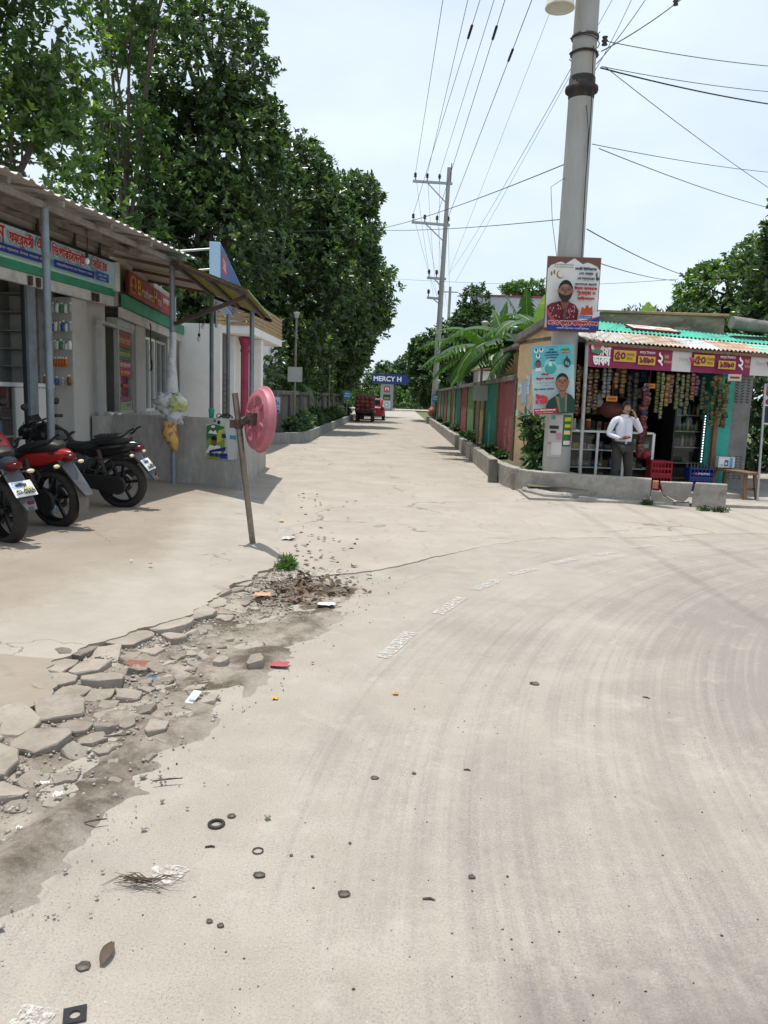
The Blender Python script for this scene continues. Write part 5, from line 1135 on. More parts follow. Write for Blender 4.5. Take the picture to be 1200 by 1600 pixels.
# fridge
fr_ = thing('drinks_fridge', 'tall glass door drinks fridge with a dotted light strip', 'fridge', (5.45, 14.9, .13))
fx0, fx1 = 5.20, 5.72; b = B(); b.box((5.46, 15.08, 1.0), (.56, .3, 1.75)); b.build('cabinet', black_pl, fr_, bevel=.01)
b = B(); b.box((5.46, 14.75, .30), (.56, .36, .34)); b.box((5.46, 14.75, 1.84), (.56, .36, .08)); b.box((5.195, 14.75, 1.05), (.03, .36, 1.6)); b.box((5.725, 14.75, 1.05), (.03, .36, 1.6)); b.build('door_frame', black_pl, fr_, bevel=.005)
for zz in (.55, .85, 1.15, 1.45):
    b = B(); b.box((5.46, 14.78, zz), (.5, .26, .015)); b.build('shelf_board', alu, fr_)
    for i in range(6):
        b = B(); c = (5.26+.08*i, 14.72, zz+.01); b.lathe([(0, 0), (.028, 0), (.028, .13), (.012, .18), (.012, .21), (0, .21)], 8, c); ci = (i*2+int(zz*20)) % 9
        if zz > .8: tag(b.build('drink_bottle', pm(pcs[ci], .2), loc=c), '%s drink bottle on the %s fridge shelf' % (pcn[ci], {.85: 'second', 1.15: 'third', 1.45: 'top'}[zz]), 'bottle', 'bottles in the drinks fridge')
b = B(); b.box((5.46, 14.565, 1.12), (.5, .006, 1.3)); b.build('glass_pane', glass, fr_)
em = N('led_white'); em.p(Emission_Strength=3.0); em.b.inputs['Emission Color'].default_value = (.8, .95, 1, 1); led_m = em.m
for i in range(26):
    b = B(); b.box((5.742, 14.55, .55+.05*i), (.016, .01, .022)); b.build('led', led_m, fr_)
# crates
def crate(loc, label, c, txt=None, hole=True, w=.36, h=.26, d=.28):
    r = thing('bottle_crate', label, 'crate', loc, 0, 'bottle crates in the kiosk'); m = pm(c, .45); b = B(); x, y, z = loc
    b.box((x, y+d/2, z+.01), (w, d, .02)); b.box((x, y+d, z+h/2), (w, .015, h)); b.box((x-w/2, y+d/2, z+h/2), (.015, d, h)); b.box((x+w/2, y+d/2, z+h/2), (.015, d, h))
    for z0, z1 in ((0, .05), (h*.42, h*.56), (h*.88, h)): b.box((x, y, z+(z0+z1)/2), (w, .016, z1-z0))
    for i in range(7): b.box((x-w/2+.01+(w-.02)*i/6, y, z+h/2), (.014, .0145, h-.004))
    b.build('crate_body', m, r)
    if txt: bd = Board((x-w*.32, y-.010, z+h*.40), (1, 0, 0), Z3, w*.64, h*.22); bd.rect(-.1, -.15, 1.1, 1.15, c).text(txt, .25, .15, .72, .7, '#c8d2e4', .03).ell(.1, .5, .08, .4, '#c0485a'); bd.build(r, 'lettering')
    return r
cz = .13
crate((4.66, 13.52, cz), 'red bottle crate at the bottom of its pair beside the man', '#8a1622'); crate((4.66, 13.52, cz+.265), 'red bottle crate topmost of its pair beside the man', '#8a1622')
p = P(1010, 714, 13.6); b = lump((p.x, 13.66, cz+.62), (.10, .09, .09), 4, .2); tag(b.build('red_bag', pm('#7c1420', .4), loc=p), 'crumpled red bag on top of the red crates', 'bag')
crate((5.46, 13.75, cz), 'lower blue drinks crate before the fridge', '#1d3272', 'PEPSI', w=.42, h=.2); crate((5.46, 13.75, cz+.205), 'upper blue drinks crate before the fridge', '#1d3272', 'PEPSI', w=.42, h=.2)
for i in range(7):
    c = (5.29+.056*i, 13.83, cz+.30); b = B(); b.lathe([(0, 0), (.026, 0), (.026, .12), (.011, .17), (.011, .21), (0, .21)], 8, c); tag(b.build('glass_bottle', mat('dark_bottle', (.02, .03, .03), .1, var=.1, bump=0), loc=c), 'dark glass bottle standing in the upper blue crate', 'bottle', 'bottles in the blue crate')
crate((3.55, 13.62, .13), 'blue plastic crate under the glass showcase', '#22406e', None, w=.5, h=.2, d=.25)
crate((5.05, 13.9, .13), 'dark brown crate between the red and blue crates', '#33241e', None, w=.36, h=.22)
# bench and box
bc = thing('wooden_bench', 'wooden bench beside the teal door', 'bench', (6.0, 13.9, .05))
a_, c_ = V3(5.86, 14.05, .52), V3(6.20, 13.35, .50); d_ = (c_-a_).normalized(); n2 = Vector((-d_.y, d_.x, 0))
b = B(); b.beam(a_, c_, .30, .045); b.build('seat', wood, bc, bevel=.006)
for t, s in ((.1, 1), (.1, -1), (.9, 1), (.9, -1)):
    p = a_.lerp(c_, t)+n2*.11*s; b = B(); b.beam(p-Z3*.02, V3(p.x+.05*s*n2.x+(.06 if t > .5 else -.06)*d_.x, p.y+.05*s*n2.y+(.06 if t > .5 else -.06)*d_.y, .0), .055, .055); b.build('leg', wood, bc, bevel=.004)
for t in (.12, .88):
    p = a_.lerp(c_, t); b = B(); b.beam(p-n2*.13-Z3*.28, p+n2*.13-Z3*.28, .03, .04); b.build('stretcher', wood, bc)
bx = thing('cardboard_box', 'white and blue printed cardboard box standing on the bench', 'box', (6.0, 13.9, .54))
o_ = P(1122, 734, 13.85); o_.z = .548; b = B(); b.box(o_+V3(.14, .07, .10), (.29, .14, .19)); b.build('box_body', pm('#cfd3d6'), bx, bevel=.004); bd = Board(o_+V3(0, -.002, .008), (1, 0, 0), Z3, .28, .18); bd.rect(.05, .1, .32, .9, '#d9dee2').rect(.36, .15, .6, .75, '#47679c').rect(.4, .3, .52, .5, '#dfe4ea').rect(.7, .0, .86, 1, '#5f9ac6').rect(.08, .2, .28, .3, '#8aa0b8'); bd.build(bx)
# standing feather banner at the far right
sb2 = thing('standing_banner', 'small printed standing banner on a leaning pipe at the pavement edge', 'banner', G(1183, 783, .05))
p0 = G(1183, 783, .05); p1 = P(1196, 600, 13.5); b = B(); b.tube([p0, p1], .022, 8); b.build('pole', steel, sb2)
bd = Board(P(1191, 663, 13.48), (1, .05, 0), (.02, 0, 1), .5, .70); panel(bd, .012, pm('#d8d6d4'), sb2, 'cloth'); bd.rect(0, .72, 1, 1, '#b5422c').rect(0, 0, 1, .45, '#20253c').text('১০', .04, .50, .4, .3, '#7a2456', .02).rect(0, 0, .5, .04, '#ccc'); bd.build(sb2)
# ================================================================ TREES AND PLANTS
def leaves(tips, axes, k, L, Wd, seed, jit=.35, tilt=(.5, 1.35), tone=None, fold=.18, droop=.12):
    r = np.random.default_rng(seed); n = len(tips); P_ = np.repeat(tips, k, 0); A = np.repeat(axes, k, 0)
    ref = r.normal(size=(n*k, 3)); s1 = np.cross(A, ref); s1 /= np.linalg.norm(s1, axis=1, keepdims=True)+1e-9
    t = r.uniform(tilt[0], tilt[1], (n*k, 1)); d = A*np.cos(t)+s1*np.sin(t)
    nrm = A*np.sin(t)-s1*np.cos(t); nrm += r.normal(scale=jit, size=(n*k, 3)); side = np.cross(d, nrm); side /= np.linalg.norm(side, axis=1, keepdims=True)+1e-9; nrm = np.cross(side, d)
    l = L*r.uniform(.65, 1.2, (n*k, 1)); w = Wd*r.uniform(.75, 1.2, (n*k, 1)); base = P_+A*r.uniform(-.8, .15, (n*k, 1))*L*.8
    g = np.array([[0, 0, -1.]]); v = np.empty((n*k, 6, 3))
    v[:, 0] = base; v[:, 1] = base+d*l*.38+side*w*.5+nrm*w*fold+g*l*droop*.15; v[:, 2] = base+d*l*.76+side*w*.36+nrm*w*fold*.7+g*l*droop*.6
    v[:, 3] = base+d*l+g*l*droop; v[:, 4] = base+d*l*.76-side*w*.36+nrm*w*fold*.7+g*l*droop*.6; v[:, 5] = base+d*l*.38-side*w*.5+nrm*w*fold+g*l*droop*.15
    idx = (np.arange(n*k)*6)[:, None]; f = np.concatenate([idx+np.array([[0, 1, 2, 3]]), idx+np.array([[0, 3, 4, 5]])], 1)
    tn = (np.repeat(tone, k) if tone is not None else r.random(n*k))*.65+r.random(n*k)*.35
    return v.reshape(-1, 3), f.ravel(), np.repeat(tn, 6)
def snoise(p, s, ph):
    return (np.sin(p[:, 0]*s+ph)*np.sin(p[:, 1]*s*1.13+ph*1.7)+np.sin(p[:, 2]*s*1.21+ph*.6)*np.sin(p[:, 0]*s*.71-ph))*.5+.4*np.sin(p[:, 0]*s*2.3+p[:, 2]*s*1.9+ph)*np.sin(p[:, 1]*s*2.6+p[:, 2]*s*1.2)
def crown_tips(lobes, n, seed, inner=.55, thr=-.25, ns=1.3):
    r = np.random.default_rng(seed); lb = np.array(lobes, float); wgt = (lb[:, 3]*lb[:, 4]+lb[:, 4]*lb[:, 5]+lb[:, 3]*lb[:, 5]); wgt /= wgt.sum()
    li = r.choice(len(lb), n*2, p=wgt); d = r.normal(size=(n*2, 3)); d /= np.linalg.norm(d, axis=1, keepdims=True)
    rad_ = inner+(1-inner)*r.random((n*2, 1))**.6; bumpf = 1+.16*snoise(d*3, 1.4, seed)[:, None]+.05*r.normal(size=(n*2, 1))
    p = lb[li, :3]+d*lb[li, 3:6]*rad_*bumpf; keep = (snoise(p, ns, seed*.7) > thr); p = p[keep][:n]; d = d[keep][:n]
    ax = d*.75+np.array([[0, 0, .55]])+r.normal(scale=.35, size=p.shape); ax /= np.linalg.norm(ax, axis=1, keepdims=True)
    tone = np.clip(.35+.3*snoise(p, .9, seed+2)+.25*r.normal(size=len(p)), 0, .93); new = r.random(len(p)) < .06; tone[new] = 1.15
    return p, ax, tone
def tree(name, label, base, tr, lobes, n, k, L, Wd, m, seed, group=None, thr=-.25, ns=1.3, inner=.5, cat='tree', limbs=3, bk=None, tilt=(.5, 1.35)):
    base = Vector(base); t = thing(name, label, cat, base, 0, group); lb = np.array(lobes, float)
    p, ax, tone = crown_tips(lobes, n, seed, inner, thr, ns); v, f, a = leaves(p, ax, k, L, Wd, seed, tone=tone, tilt=tilt); v = v-np.array(base)
    me = npmesh('crown', v, f, 4, m, a); o = bpy.data.objects.new('crown', me); COL.objects.link(o); o.parent = t
    r = random.Random(seed); b = B(); cz = float(np.average(lb[:, 2])); top = Vector((float(np.average(lb[:, 0])), float(np.average(lb[:, 1])), cz))
    fork = base.lerp(top, .45); fork.x = base.x*.8+fork.x*.2; fork.y = base.y*.8+fork.y*.2
    b.tube([base-Z3*.2, base+Z3*.3, base.lerp(fork, .5)+V3(r.uniform(-.1, .1), r.uniform(-.1, .1), 0), fork], [tr*1.35, tr*1.05, tr*.85, tr*.7], 10)
    for q in lb:
        c = Vector(q[:3]); m1 = fork.lerp(c, .5)+V3(r.uniform(-.3, .3), r.uniform(-.3, .3), r.uniform(.0, .5)); c2 = c+Z3*q[5]*.45
        b.tube([fork, m1, c, c2], [tr*.55, tr*.4, tr*.25, tr*.08], 7)
        for j in range(limbs*2):
            d = Vector((r.gauss(0, 1), r.gauss(0, 1), r.gauss(.2, .7))).normalized(); e = c+Vector((d.x*q[3], d.y*q[4], d.z*q[5]))*.85; s0 = m1.lerp(c2, r.uniform(.2, .9))
            b.tube([s0, s0.lerp(e, .5)+V3(0, 0, r.uniform(-.1, .3)), e], [tr*.2, tr*.12, tr*.03], 5)
    b.build('trunk', bk or bark, t); return t
TL = 'trees behind the left shops'
tree('loose_tree', 'tall loose light leaved tree behind the pharmacy roof', (-9.6, 17.5, 0), .17, [(-10.2, 17.5, 8.2, 2.6, 2.4, 2.6), (-9.6, 17.2, 11.0, 2.4, 2.2, 2.6), (-8.6, 18.0, 6.2, 2.2, 2.0, 2.0), (-11.5, 18, 11.5, 2.4, 2.2, 3), (-8.9, 17.6, 13.2, 1.5, 1.5, 1.7), (-7.7, 18, 8.6, 1.2, 1.3, 1.6), (-9.8, 18.5, 4.4, 3, 2, 1.8)], 4600, 7, .22, .085, leaf_loose, 11, TL, thr=-.08, ns=1.7)
tree('sparse_tree', 'tall thin crowned tree with open upper branches', (-8.2, 23.5, 0), .11, [(-8.6, 23.5, 12.2, 1.5, 1.5, 1.6), (-7.6, 23.2, 14.6, 1.5, 1.4, 1.3), (-9.0, 24, 15.4, 1.2, 1.2, 1.2), (-8.8, 23, 9.2, 2.0, 2.0, 2.0), (-7.2, 23.4, 12.6, 1.0, 1.0, 1.0), (-6.5, 23.4, 15.6, .8, .8, .7), (-8.3, 23.5, 6.4, 2.4, 2, 2.2)], 2000, 7, .21, .085, leaf_loose, 23, TL, thr=.08, ns=1.9, limbs=4)
tree('jackfruit_tree', 'large dense jackfruit tree rising above the hotel', (-6.9, 27, 0), .38, [(-7.0, 27, 11.6, 2.6, 2.6, 2.4), (-5.9, 26.6, 9.0, 2.2, 2.4, 2.4), (-8.0, 26.4, 8.6, 2.7, 2.4, 2.8), (-6.7, 25.8, 6.3, 3.1, 2.4, 2.4), (-5.1, 26.8, 10.3, 1.1, 1.4, 1.1), (-7.4, 25.2, 4.6, 2.6, 2, 1.8), (-6.2, 27, 13.4, 1.5, 1.5, 1.0)], 7400, 8, .20, .095, leaf_jack, 37, TL, thr=-.2, ns=1.5)
tree('jackfruit_tree', 'dense jackfruit tree beside the lamp post, crown low over the wall', (-5.2, 33, 0), .32, [(-4.9, 33, 9.0, 2.8, 2.7, 2.6), (-3.9, 32.6, 6.4, 2.4, 2.5, 2.3), (-5.6, 31.8, 6.0, 2.6, 2.3, 2.4), (-4.7, 31.5, 3.9, 2.2, 2.2, 1.9), (-2.9, 33.5, 8.2, 1.3, 1.7, 1.3), (-4.6, 33, 11.0, 1.5, 1.5, 1.1)], 6600, 7, .22, .10, leaf_jack, 41, TL, thr=-.35, ns=1.5)
tree('jackfruit_tree', 'jackfruit tree overhanging the side road behind the lamp post tree', (-4.8, 40, 0), .30, [(-4.3, 40, 9.2, 2.6, 2.8, 2.8), (-3.5, 40, 6.8, 2.2, 2.6, 2.4), (-4.3, 39, 4.6, 2.4, 2.3, 2.2), (-2.4, 40.5, 8.8, 1.3, 1.8, 1.6), (-3.6, 40, 11.2, 1.5, 1.6, 1.2), (-2.3, 40, 11.3, 1.2, 1.6, 1.2), (-2.4, 39.6, 4.3, 1.2, 1.8, 1.5)], 5200, 7, .26, .115, leaf_jack, 53, TL, thr=-.35, ns=1.4)
tree('roadside_tree', 'dark roadside tree above the parked red cart', (-4.4, 49, 0), .28, [(-3.6, 49, 9.0, 2.7, 3.0, 2.9), (-3.0, 49, 6.8, 1.9, 2.6, 2.0), (-4.2, 48, 4.4, 2.0, 2.3, 2.0), (-3.5, 48.6, 3.4, 1.2, 2, 1.3), (-2.9, 49.5, 11.8, 1.5, 1.6, 1.3), (-1.7, 49.4, 7.4, 1.0, 1.4, 1.2)], 3800, 6, .32, .14, leaf_jack, 61, TL, thr=-.35, ns=1.3)
tree('roadside_tree', 'last dark tree of the left row, before the gate', (-4.6, 61, 0), .28, [(-3.6, 61, 9.0, 3.2, 3.4, 3.4), (-4.6, 61, 5.4, 2.2, 3.0, 2.4), (-4.6, 60, 3.4, 1.6, 2, 1.6), (-1.9, 61, 7.8, 1.1, 1.4, 1.4)], 2800, 6, .40, .17, leaf_jack, 67, TL, thr=-.35, ns=1.2)
# dark understorey behind the left wall
tree('understorey_bush', 'dark bush filling the space behind the left boundary wall', (-6.0, 30, 0), .1, [(-5.6, 26.5, 2.2, 1.5, 2.0, 1.5), (-5.2, 30, 2.4, 1.3, 3.0, 1.7), (-5.0, 36, 2.4, 1.3, 3.4, 1.8), (-4.9, 43, 2.4, 1.3, 3.6, 1.8), (-4.8, 52, 2.4, 1.3, 4, 1.8)], 3600, 6, .26, .12, leaf_jack, 71, thr=-.6, cat='bush')
TR = 'trees on the right'
tree('roadside_tree', 'leafy tree at the far end of the painted wall', (4.0, 54, 0), .25, [(3.4, 54, 4.7, 2.2, 2.4, 2.0), (2.2, 53, 3.2, 1.6, 2.0, 1.6), (4.8, 54, 5.4, 2.0, 2.2, 1.6), (1.7, 53.6, 4.6, 1.2, 1.5, 1.3), (1.5, 56, 2.9, 1.0, 1.5, 1.3), (2.9, 55, 2.0, 1.6, 1.5, 1.2)], 3000, 6, .34, .15, leaf_far, 83, TR)
tree('feathery_tree', 'mid green tree rising beside the white billboard', (3.6, 33.5, 0), .14, [(3.15, 33.5, 5.7, .75, .8, .7), (2.75, 33.3, 4.7, .7, .8, .8), (3.7, 33.4, 4.5, .9, .8, .9), (3.2, 33, 3.4, 1.1, 1.1, 1.0), (4.4, 33, 3.4, 1.2, 1, 1.1), (2.4, 33, 3.9, .5, .6, .5)], 2300, 6, .2, .085, leaf_far, 89, TR, thr=-.2, ns=2)
tree('creeper_tree', 'light bush spilling over the top of the billboard', (7.0, 38, 0), .12, [(6.2, 38, 6.9, 1.5, 1.0, .45), (7.5, 38, 6.7, 1.0, .9, .35)], 700, 6, .2, .08, leaf_lt, 97, TR, thr=-.2, ns=2)
tree('mango_tree', 'bright round crowned tree behind the kiosk roof', (13.2, 31, 0), .3, [(12.6, 31, 6.0, 1.9, 2, 1.5), (14.4, 30.5, 6.9, 2.0, 2, 1.7), (11.6, 31, 4.2, 1.8, 1.8, 1.7), (13.8, 30, 4.5, 2.3, 2.2, 1.9), (16, 31, 6, 2, 2, 2.2)], 4200, 7, .24, .10, leaf_loose, 101, TR, thr=-.25, ns=1.6)
tree('mango_tree', 'small dark green tree behind the kiosk parapet centre', (9.2, 27, 0), .15, [(8.6, 27, 4.4, 1.1, 1.3, .7), (9.6, 27, 4.3, 1.2, 1.3, .9), (7.7, 27.5, 4.2, .8, 1.0, .6)], 1100, 6, .22, .08, leaf_far, 103, TR)
tree('jackfruit_tree', 'dark jackfruit tree at the right behind the kiosk side roof', (11.4, 22, 0), .3, [(10.9, 22, 5.0, 1.4, 1.9, 1.7), (10.75, 21.6, 7.2, .85, 1.2, 1.0), (11.5, 22, 8.7, 1.0, 1.3, 1.3), (12.0, 22, 6.5, 1.6, 2, 2.4), (10.2, 22, 3.4, 1.3, 1.6, 1.2), (10.1, 21.6, 6.3, .55, .8, .55), (10.75, 22, 8.6, .65, 1.0, 1.0)], 4200, 8, .20, .095, leaf_jack, 107, TR, thr=-.3, ns=1.7)
tree('garden_bush', 'green bush beside the sheet metal door beyond the bench', (10.2, 19.5, 0), .1, [(9.6, 20.5, 2.4, 1.6, 1.2, 1.2), (10.8, 19.8, 1.5, 1.5, 1.2, 1.4), (9.2, 20, .9, 1.4, 1, .9), (8.5, 21, 1.7, .9, .9, 1.2)], 2600, 6, .18, .08, leaf_far, 109, cat='bush', thr=-.45)
# far trees and hedges beyond the gate
rf = random.Random(9)
for i in range(13):
    x = -34+i*6.0+rf.uniform(-1.5, 1.5); y = 150+rf.uniform(-8, 30); h = rf.uniform(7.5, 11)
    tree('far_tree', ['hazy far tree with a broad crown beyond the gate', 'hazy far tree with a tall crown beyond the gate'][i % 2], (x, y, 0), .3, [(x, y, h*.55, 4.2, 4, h*.36), (x+rf.uniform(-2, 2), y, h*.8, 2.6, 3, h*.25), (x-2, y-1, h*.35, 3, 3, h*.28)], 700, 6, .75, .36, leaf_far, 200+i, 'far trees beyond the gate', thr=-.5, limbs=1)
for i in range(7):
    x = -6+i*2.6+rf.uniform(-.5, .5); y = 108+rf.uniform(-3, 8)
    tree('garden_shrub', 'bright green shrub on the lawn beyond the gate', (x, y, 0), .08, [(x, y, 1.5, 1.5, 1.4, 1.3), (x+.6, y, 2.3, .9, .9, .8)], 330, 6, .36, .18, leaf_lt, 300+i, 'bright shrubs beyond the gate', thr=-.6, cat='shrub', limbs=1)
b = B(); b.box((3, 101, .35), (26, .8, .8)); 
hp, ha, ht_ = crown_tips([(1+i*1.6-8, 101, .45, 1.0, .5, .5) for i in range(14)], 900, 5, .6, -.9); hv, hf, hat = leaves(hp, ha, 6, .3, .14, 5, tone=ht_)
ob_ = bpy.data.objects.new('clipped_hedge', npmesh('clipped_hedge', hv, hf, 4, leaf_far, hat)); COL.objects.link(ob_); tag(ob_, 'low clipped hedge crossing beyond the gate', 'hedge')
# weeds and shrubs
def bushlet(name, label, lobes, n, k, L, Wd, m, seed, cat='plant', group=None, tilt=(.5, 1.35)):
    c = Vector(lobes[0][:3]); c.z = 0; p, ax, tone = crown_tips(lobes, n, seed, .3, -.9); v, f, a = leaves(p, ax, k, L, Wd, seed, tone=tone, tilt=tilt)
    t = thing(name, label, cat, c, 0, group); me = npmesh('foliage', v-np.array(c), f, 4, m, a); o = bpy.data.objects.new('foliage', me); COL.objects.link(o); o.parent = t
    b = B(); r = random.Random(seed)
    for q in lobes:
        for j in range(3): b.tube([(c.x+r.uniform(-.05, .05), c.y, .1), (q[0]*.6+c.x*.4, q[1]*.6+c.y*.4, q[2]*.6), (q[0]+r.uniform(-.5, .5)*q[3], q[1], q[2]+r.uniform(-.5, .5)*q[5])], [.014, .01, .005], 5)
    b.build('stem', bark, t); return t
bushlet('croton_plant', 'broad leaved plant growing beside the poster pole', [(2.52, 14.05, .95, .22, .25, .35), (2.42, 14.1, 1.25, .2, .2, .2), (2.62, 13.95, .6, .3, .25, .3), (2.65, 13.85, .38, .35, .25, .2)], 170, 6, .22, .06, leaf_far, 401, tilt=(.7, 1.6))
for i, (y, s) in enumerate(((23.8, .30), (27, .16), (19.4, .12), (31, .2), (36, .22), (42, .25), (17.2, .12))):
    bushlet('wall_weed', 'low weed clump at the foot of the painted wall', [(2.3, y, .35+s*.4, .2, s, s*.6)], int(160*s)+20, 6, .13, .06, leaf_far, 410+i, 'weed', 'weeds along the painted wall')
for i, (y, s) in enumerate(((25.0, .35), (26.9, .55), (29, .45), (31.5, .6), (34, .4), (37, .55), (41, .5), (45, .6), (50, .6))):
    bushlet('planter_shrub', 'green shrub growing in the left planter', [(-3.4, y, .4+s*.5, .32, s*1.2, s*.8), (-3.25, y+.5, .3+s*.4, .25, s, s*.5)], int(220*s)+40, 6, .15, .06, leaf_far, 430+i, 'shrub', 'shrubs in the left planter')
p = G(447, 888, .02); bushlet('grass_tuft', 'small green grass tuft at the broken apron corner', [(p.x, p.y, .05, .09, .12, .05), (p.x-.02, p.y+.2, .04, .05, .12, .04)], 120, 5, .07, .010, leaf_lt, 450, 'grass', tilt=(.1, 1.0))
p = G(1085, 795, .02)
for i, (x_, y_) in enumerate(((1010, 788), (1100, 797), (1125, 799))): q = G(x_, y_, .02); bushlet('kerb_weed', 'tiny weed at the foot of the cracked kerb wall', [(q.x, q.y, .04, .12, .06, .04)], 30, 5, .06, .02, leaf_far, 460+i, 'weed', 'weeds at the cracked kerb')

# banana plants
ban_m = []
for nm, c1, c2 in (('banana_leaf', (.050, .120, .028), (.032, .08, .02)), ('young_banana_leaf', (.26, .42, .05), (.18, .32, .04))):
    k = N(nm); vv = k.noise(3, 4); wv_ = k.n('TexWave'); wv_.inputs['Scale'].default_value = 9; wv_.inputs['Distortion'].default_value = 1.5; k.l(k.co, wv_.inputs['Vector'])
    col = k.mix(k.mapr(vv, .35, .7), c1, c2); k.col(col); k.p(Roughness=.38, Specular_IOR_Level=.5); k.bump(wv_.outputs['Fac'], .15, .01)
    t_ = k.n('BsdfTranslucent'); k.l(k.mix(1.0, col, (1.6, 1.9, .5), 'MULTIPLY'), t_.inputs[0]); ms = k.n('MixShader'); ms.inputs[0].default_value = .30; k.l(k.b.outputs[0], ms.inputs[1]); k.l(t_.outputs[0], ms.inputs[2]); k.l(ms.outputs[0], k.out.inputs[0]); ban_m.append(k.m)
def banana_leaf(b, o, d, L, w, droop, r, torn=.35, roll=0, curl=0):
    d = Vector(d).normalized(); pts = []; tang = []; p = Vector(o); n = 22
    for i in range(n+1):
        pts.append(p.copy()); tang.append(d.copy()); d = (d+Vector((0, 0, -droop/n*(1+2.2*i/n)))).normalized(); p = p+d*(L/n)
    b.tube(pts, [.028*(1-.85*i/n) for i in range(n+1)], 6, 1)
    for sd in (-1, 1):
        gap = 0; prev = None
        for i in range(1, n):
            t0, t1 = i/n, (i+1)/n
            def wd(t): return w*(math.sin(PI*min(1, t*1.02)**.75))**.6 if t < .98 else .02
            if r.random() < torn and i > 3: gap = r.uniform(.15, .5)
            else: gap *= .4
            for (tt, ii) in ((t0, i),): pass
            s0 = tang[i].cross(Z3).normalized()*sd; s1 = tang[i+1].cross(Z3).normalized()*sd; u0 = s0.cross(tang[i])*sd; 
            hang = .25+gap
            q0 = pts[i]+(s0*math.cos(roll*sd)+Z3*math.sin(roll*sd))*wd(t0)*.55+Z3*wd(t0)*.10; q1 = pts[i+1]+(s1*math.cos(roll*sd)+Z3*math.sin(roll*sd))*wd(t1)*.55+Z3*wd(t1)*.10
            e0 = q0+(s0*.45-Z3*hang*.7)*wd(t0); e1 = q1+(s1*.45-Z3*hang*.7)*wd(t1)
            if gap > .12: e0 = e0+tang[i]*.06; e1 = e1-tang[i]*.03
            b.add([pts[i], pts[i+1], q1, q0, e1, e0], [(0, 1, 2, 3), (3, 2, 4, 5)], 0, True)
def banana(label, base, h, specs, seed):
    t = thing('banana_plant', label, 'plant', base, 0, 'banana plants'); r = random.Random(seed); base = Vector(base); top = base+Z3*h
    b = B(); b.tube([base-Z3*.1, base+Z3*h*.5, top], [.13, .10, .06], 12); b.build('stem', mat('banana_stem', (.18, .19, .09), .7, (.16, .11, .06), 3, var=.2, bump=.3, stretch=(1, 1, .3)), t)
    for (dx, dy, dz, L, w, dr, young) in specs:
        b = B(); banana_leaf(b, top+V3(dx, dy, 0)*.05, (dx, dy, dz+(.1 if not young else 0)), L*.92, w, dr*.9, r, .45 if not young else .04); b.build('banana_leaf', [ban_m[young], mat('midrib', (.28, .36, .12), .5, var=.1, bump=0)], t)
banana('spreading banana plant whose leaves hang over the painted wall', (3.35, 20.6, 0), 2.95, [(-1, .1, .75, 3.0, .50, 1.1, 0), (-1, -.35, .45, 2.6, .50, 1.2, 0), (-.9, .5, .35, 2.7, .46, 1.3, 0), (-.9, -.2, .05, 2.3, .46, .9, 0), (-.35, .1, 1.2, 2.0, .44, .7, 0), (.35, -.1, 1.4, 1.8, .4, .5, 0), (-.5, -.7, .2, 2.1, .44, 1.2, 0), (.6, .4, .6, 1.9, .42, 1.2, 0), (-.15, -.15, 1.6, 1.7, .36, .3, 0)], 3)
banana('taller banana plant behind the ochre wall with an upright young leaf', (3.5, 19.0, 0), 3.0, [(.04, .16, 1.5, 1.4, .34, .15, 1), (-1, .2, .7, 2.3, .44, 1.2, 0), (-.7, -.5, .8, 2.0, .42, 1.1, 0), (-.4, .5, .9, 2.0, .42, 1.0, 0), (.7, .2, .9, 1.7, .4, 1.2, 0), (-.9, -.1, -.1, 2.0, .42, 1.0, 0)], 5)
banana('banana plant further along behind the painted wall', (3.05, 25.5, 0), 3.0, [(-1, .0, .55, 3.0, .55, .75, 0), (-1, -.3, .25, 2.9, .55, .7, 0), (-1, .25, .05, 2.6, .5, .8, 0), (-.8, -.3, .9, 2.7, .5, .9, 0), (.2, .1, 1.4, 2.0, .4, .4, 0), (.6, .2, .8, 1.9, .42, 1.1, 0), (-.8, -.5, .2, 2.3, .46, 1.2, 0)], 7)
banana('low banana plant between the two spreading ones', (3.1, 22.8, 0), 2.7, [(-1, .2, .4, 2.7, .55, .75, 0), (-1, -.25, .65, 2.6, .52, .9, 0), (-.9, -.5, .1, 2.3, .5, .8, 0), (-.3, -.8, .5, 1.9, .42, 1.1, 0), (-.2, .3, 1.3, 1.9, .4, .6, 0), (.6, 0, .9, 1.8, .4, 1, 0)], 13)
banana('banana plant with a bright upright leaf behind the kiosk parapet', (6.1, 19.6, 0), 3.1, [(.02, .16, 1.6, 1.15, .34, .12, 1), (.9, .2, .5, 1.5, .25, 1.1, 0), (-.8, .2, .3, 1.4, .25, 1.2, 0)], 9)
banana('low banana fronds above the left boundary wall', (-4.7, 31, 0), 1.9, [(1, -.6, .5, 2.3, .26, 1.3, 0), (.8, .4, .8, 2.0, .26, 1.2, 0), (.6, -.9, .3, 2.1, .26, 1.2, 0), (-.3, -.6, 1, 1.8, .26, 1.0, 0)], 11)
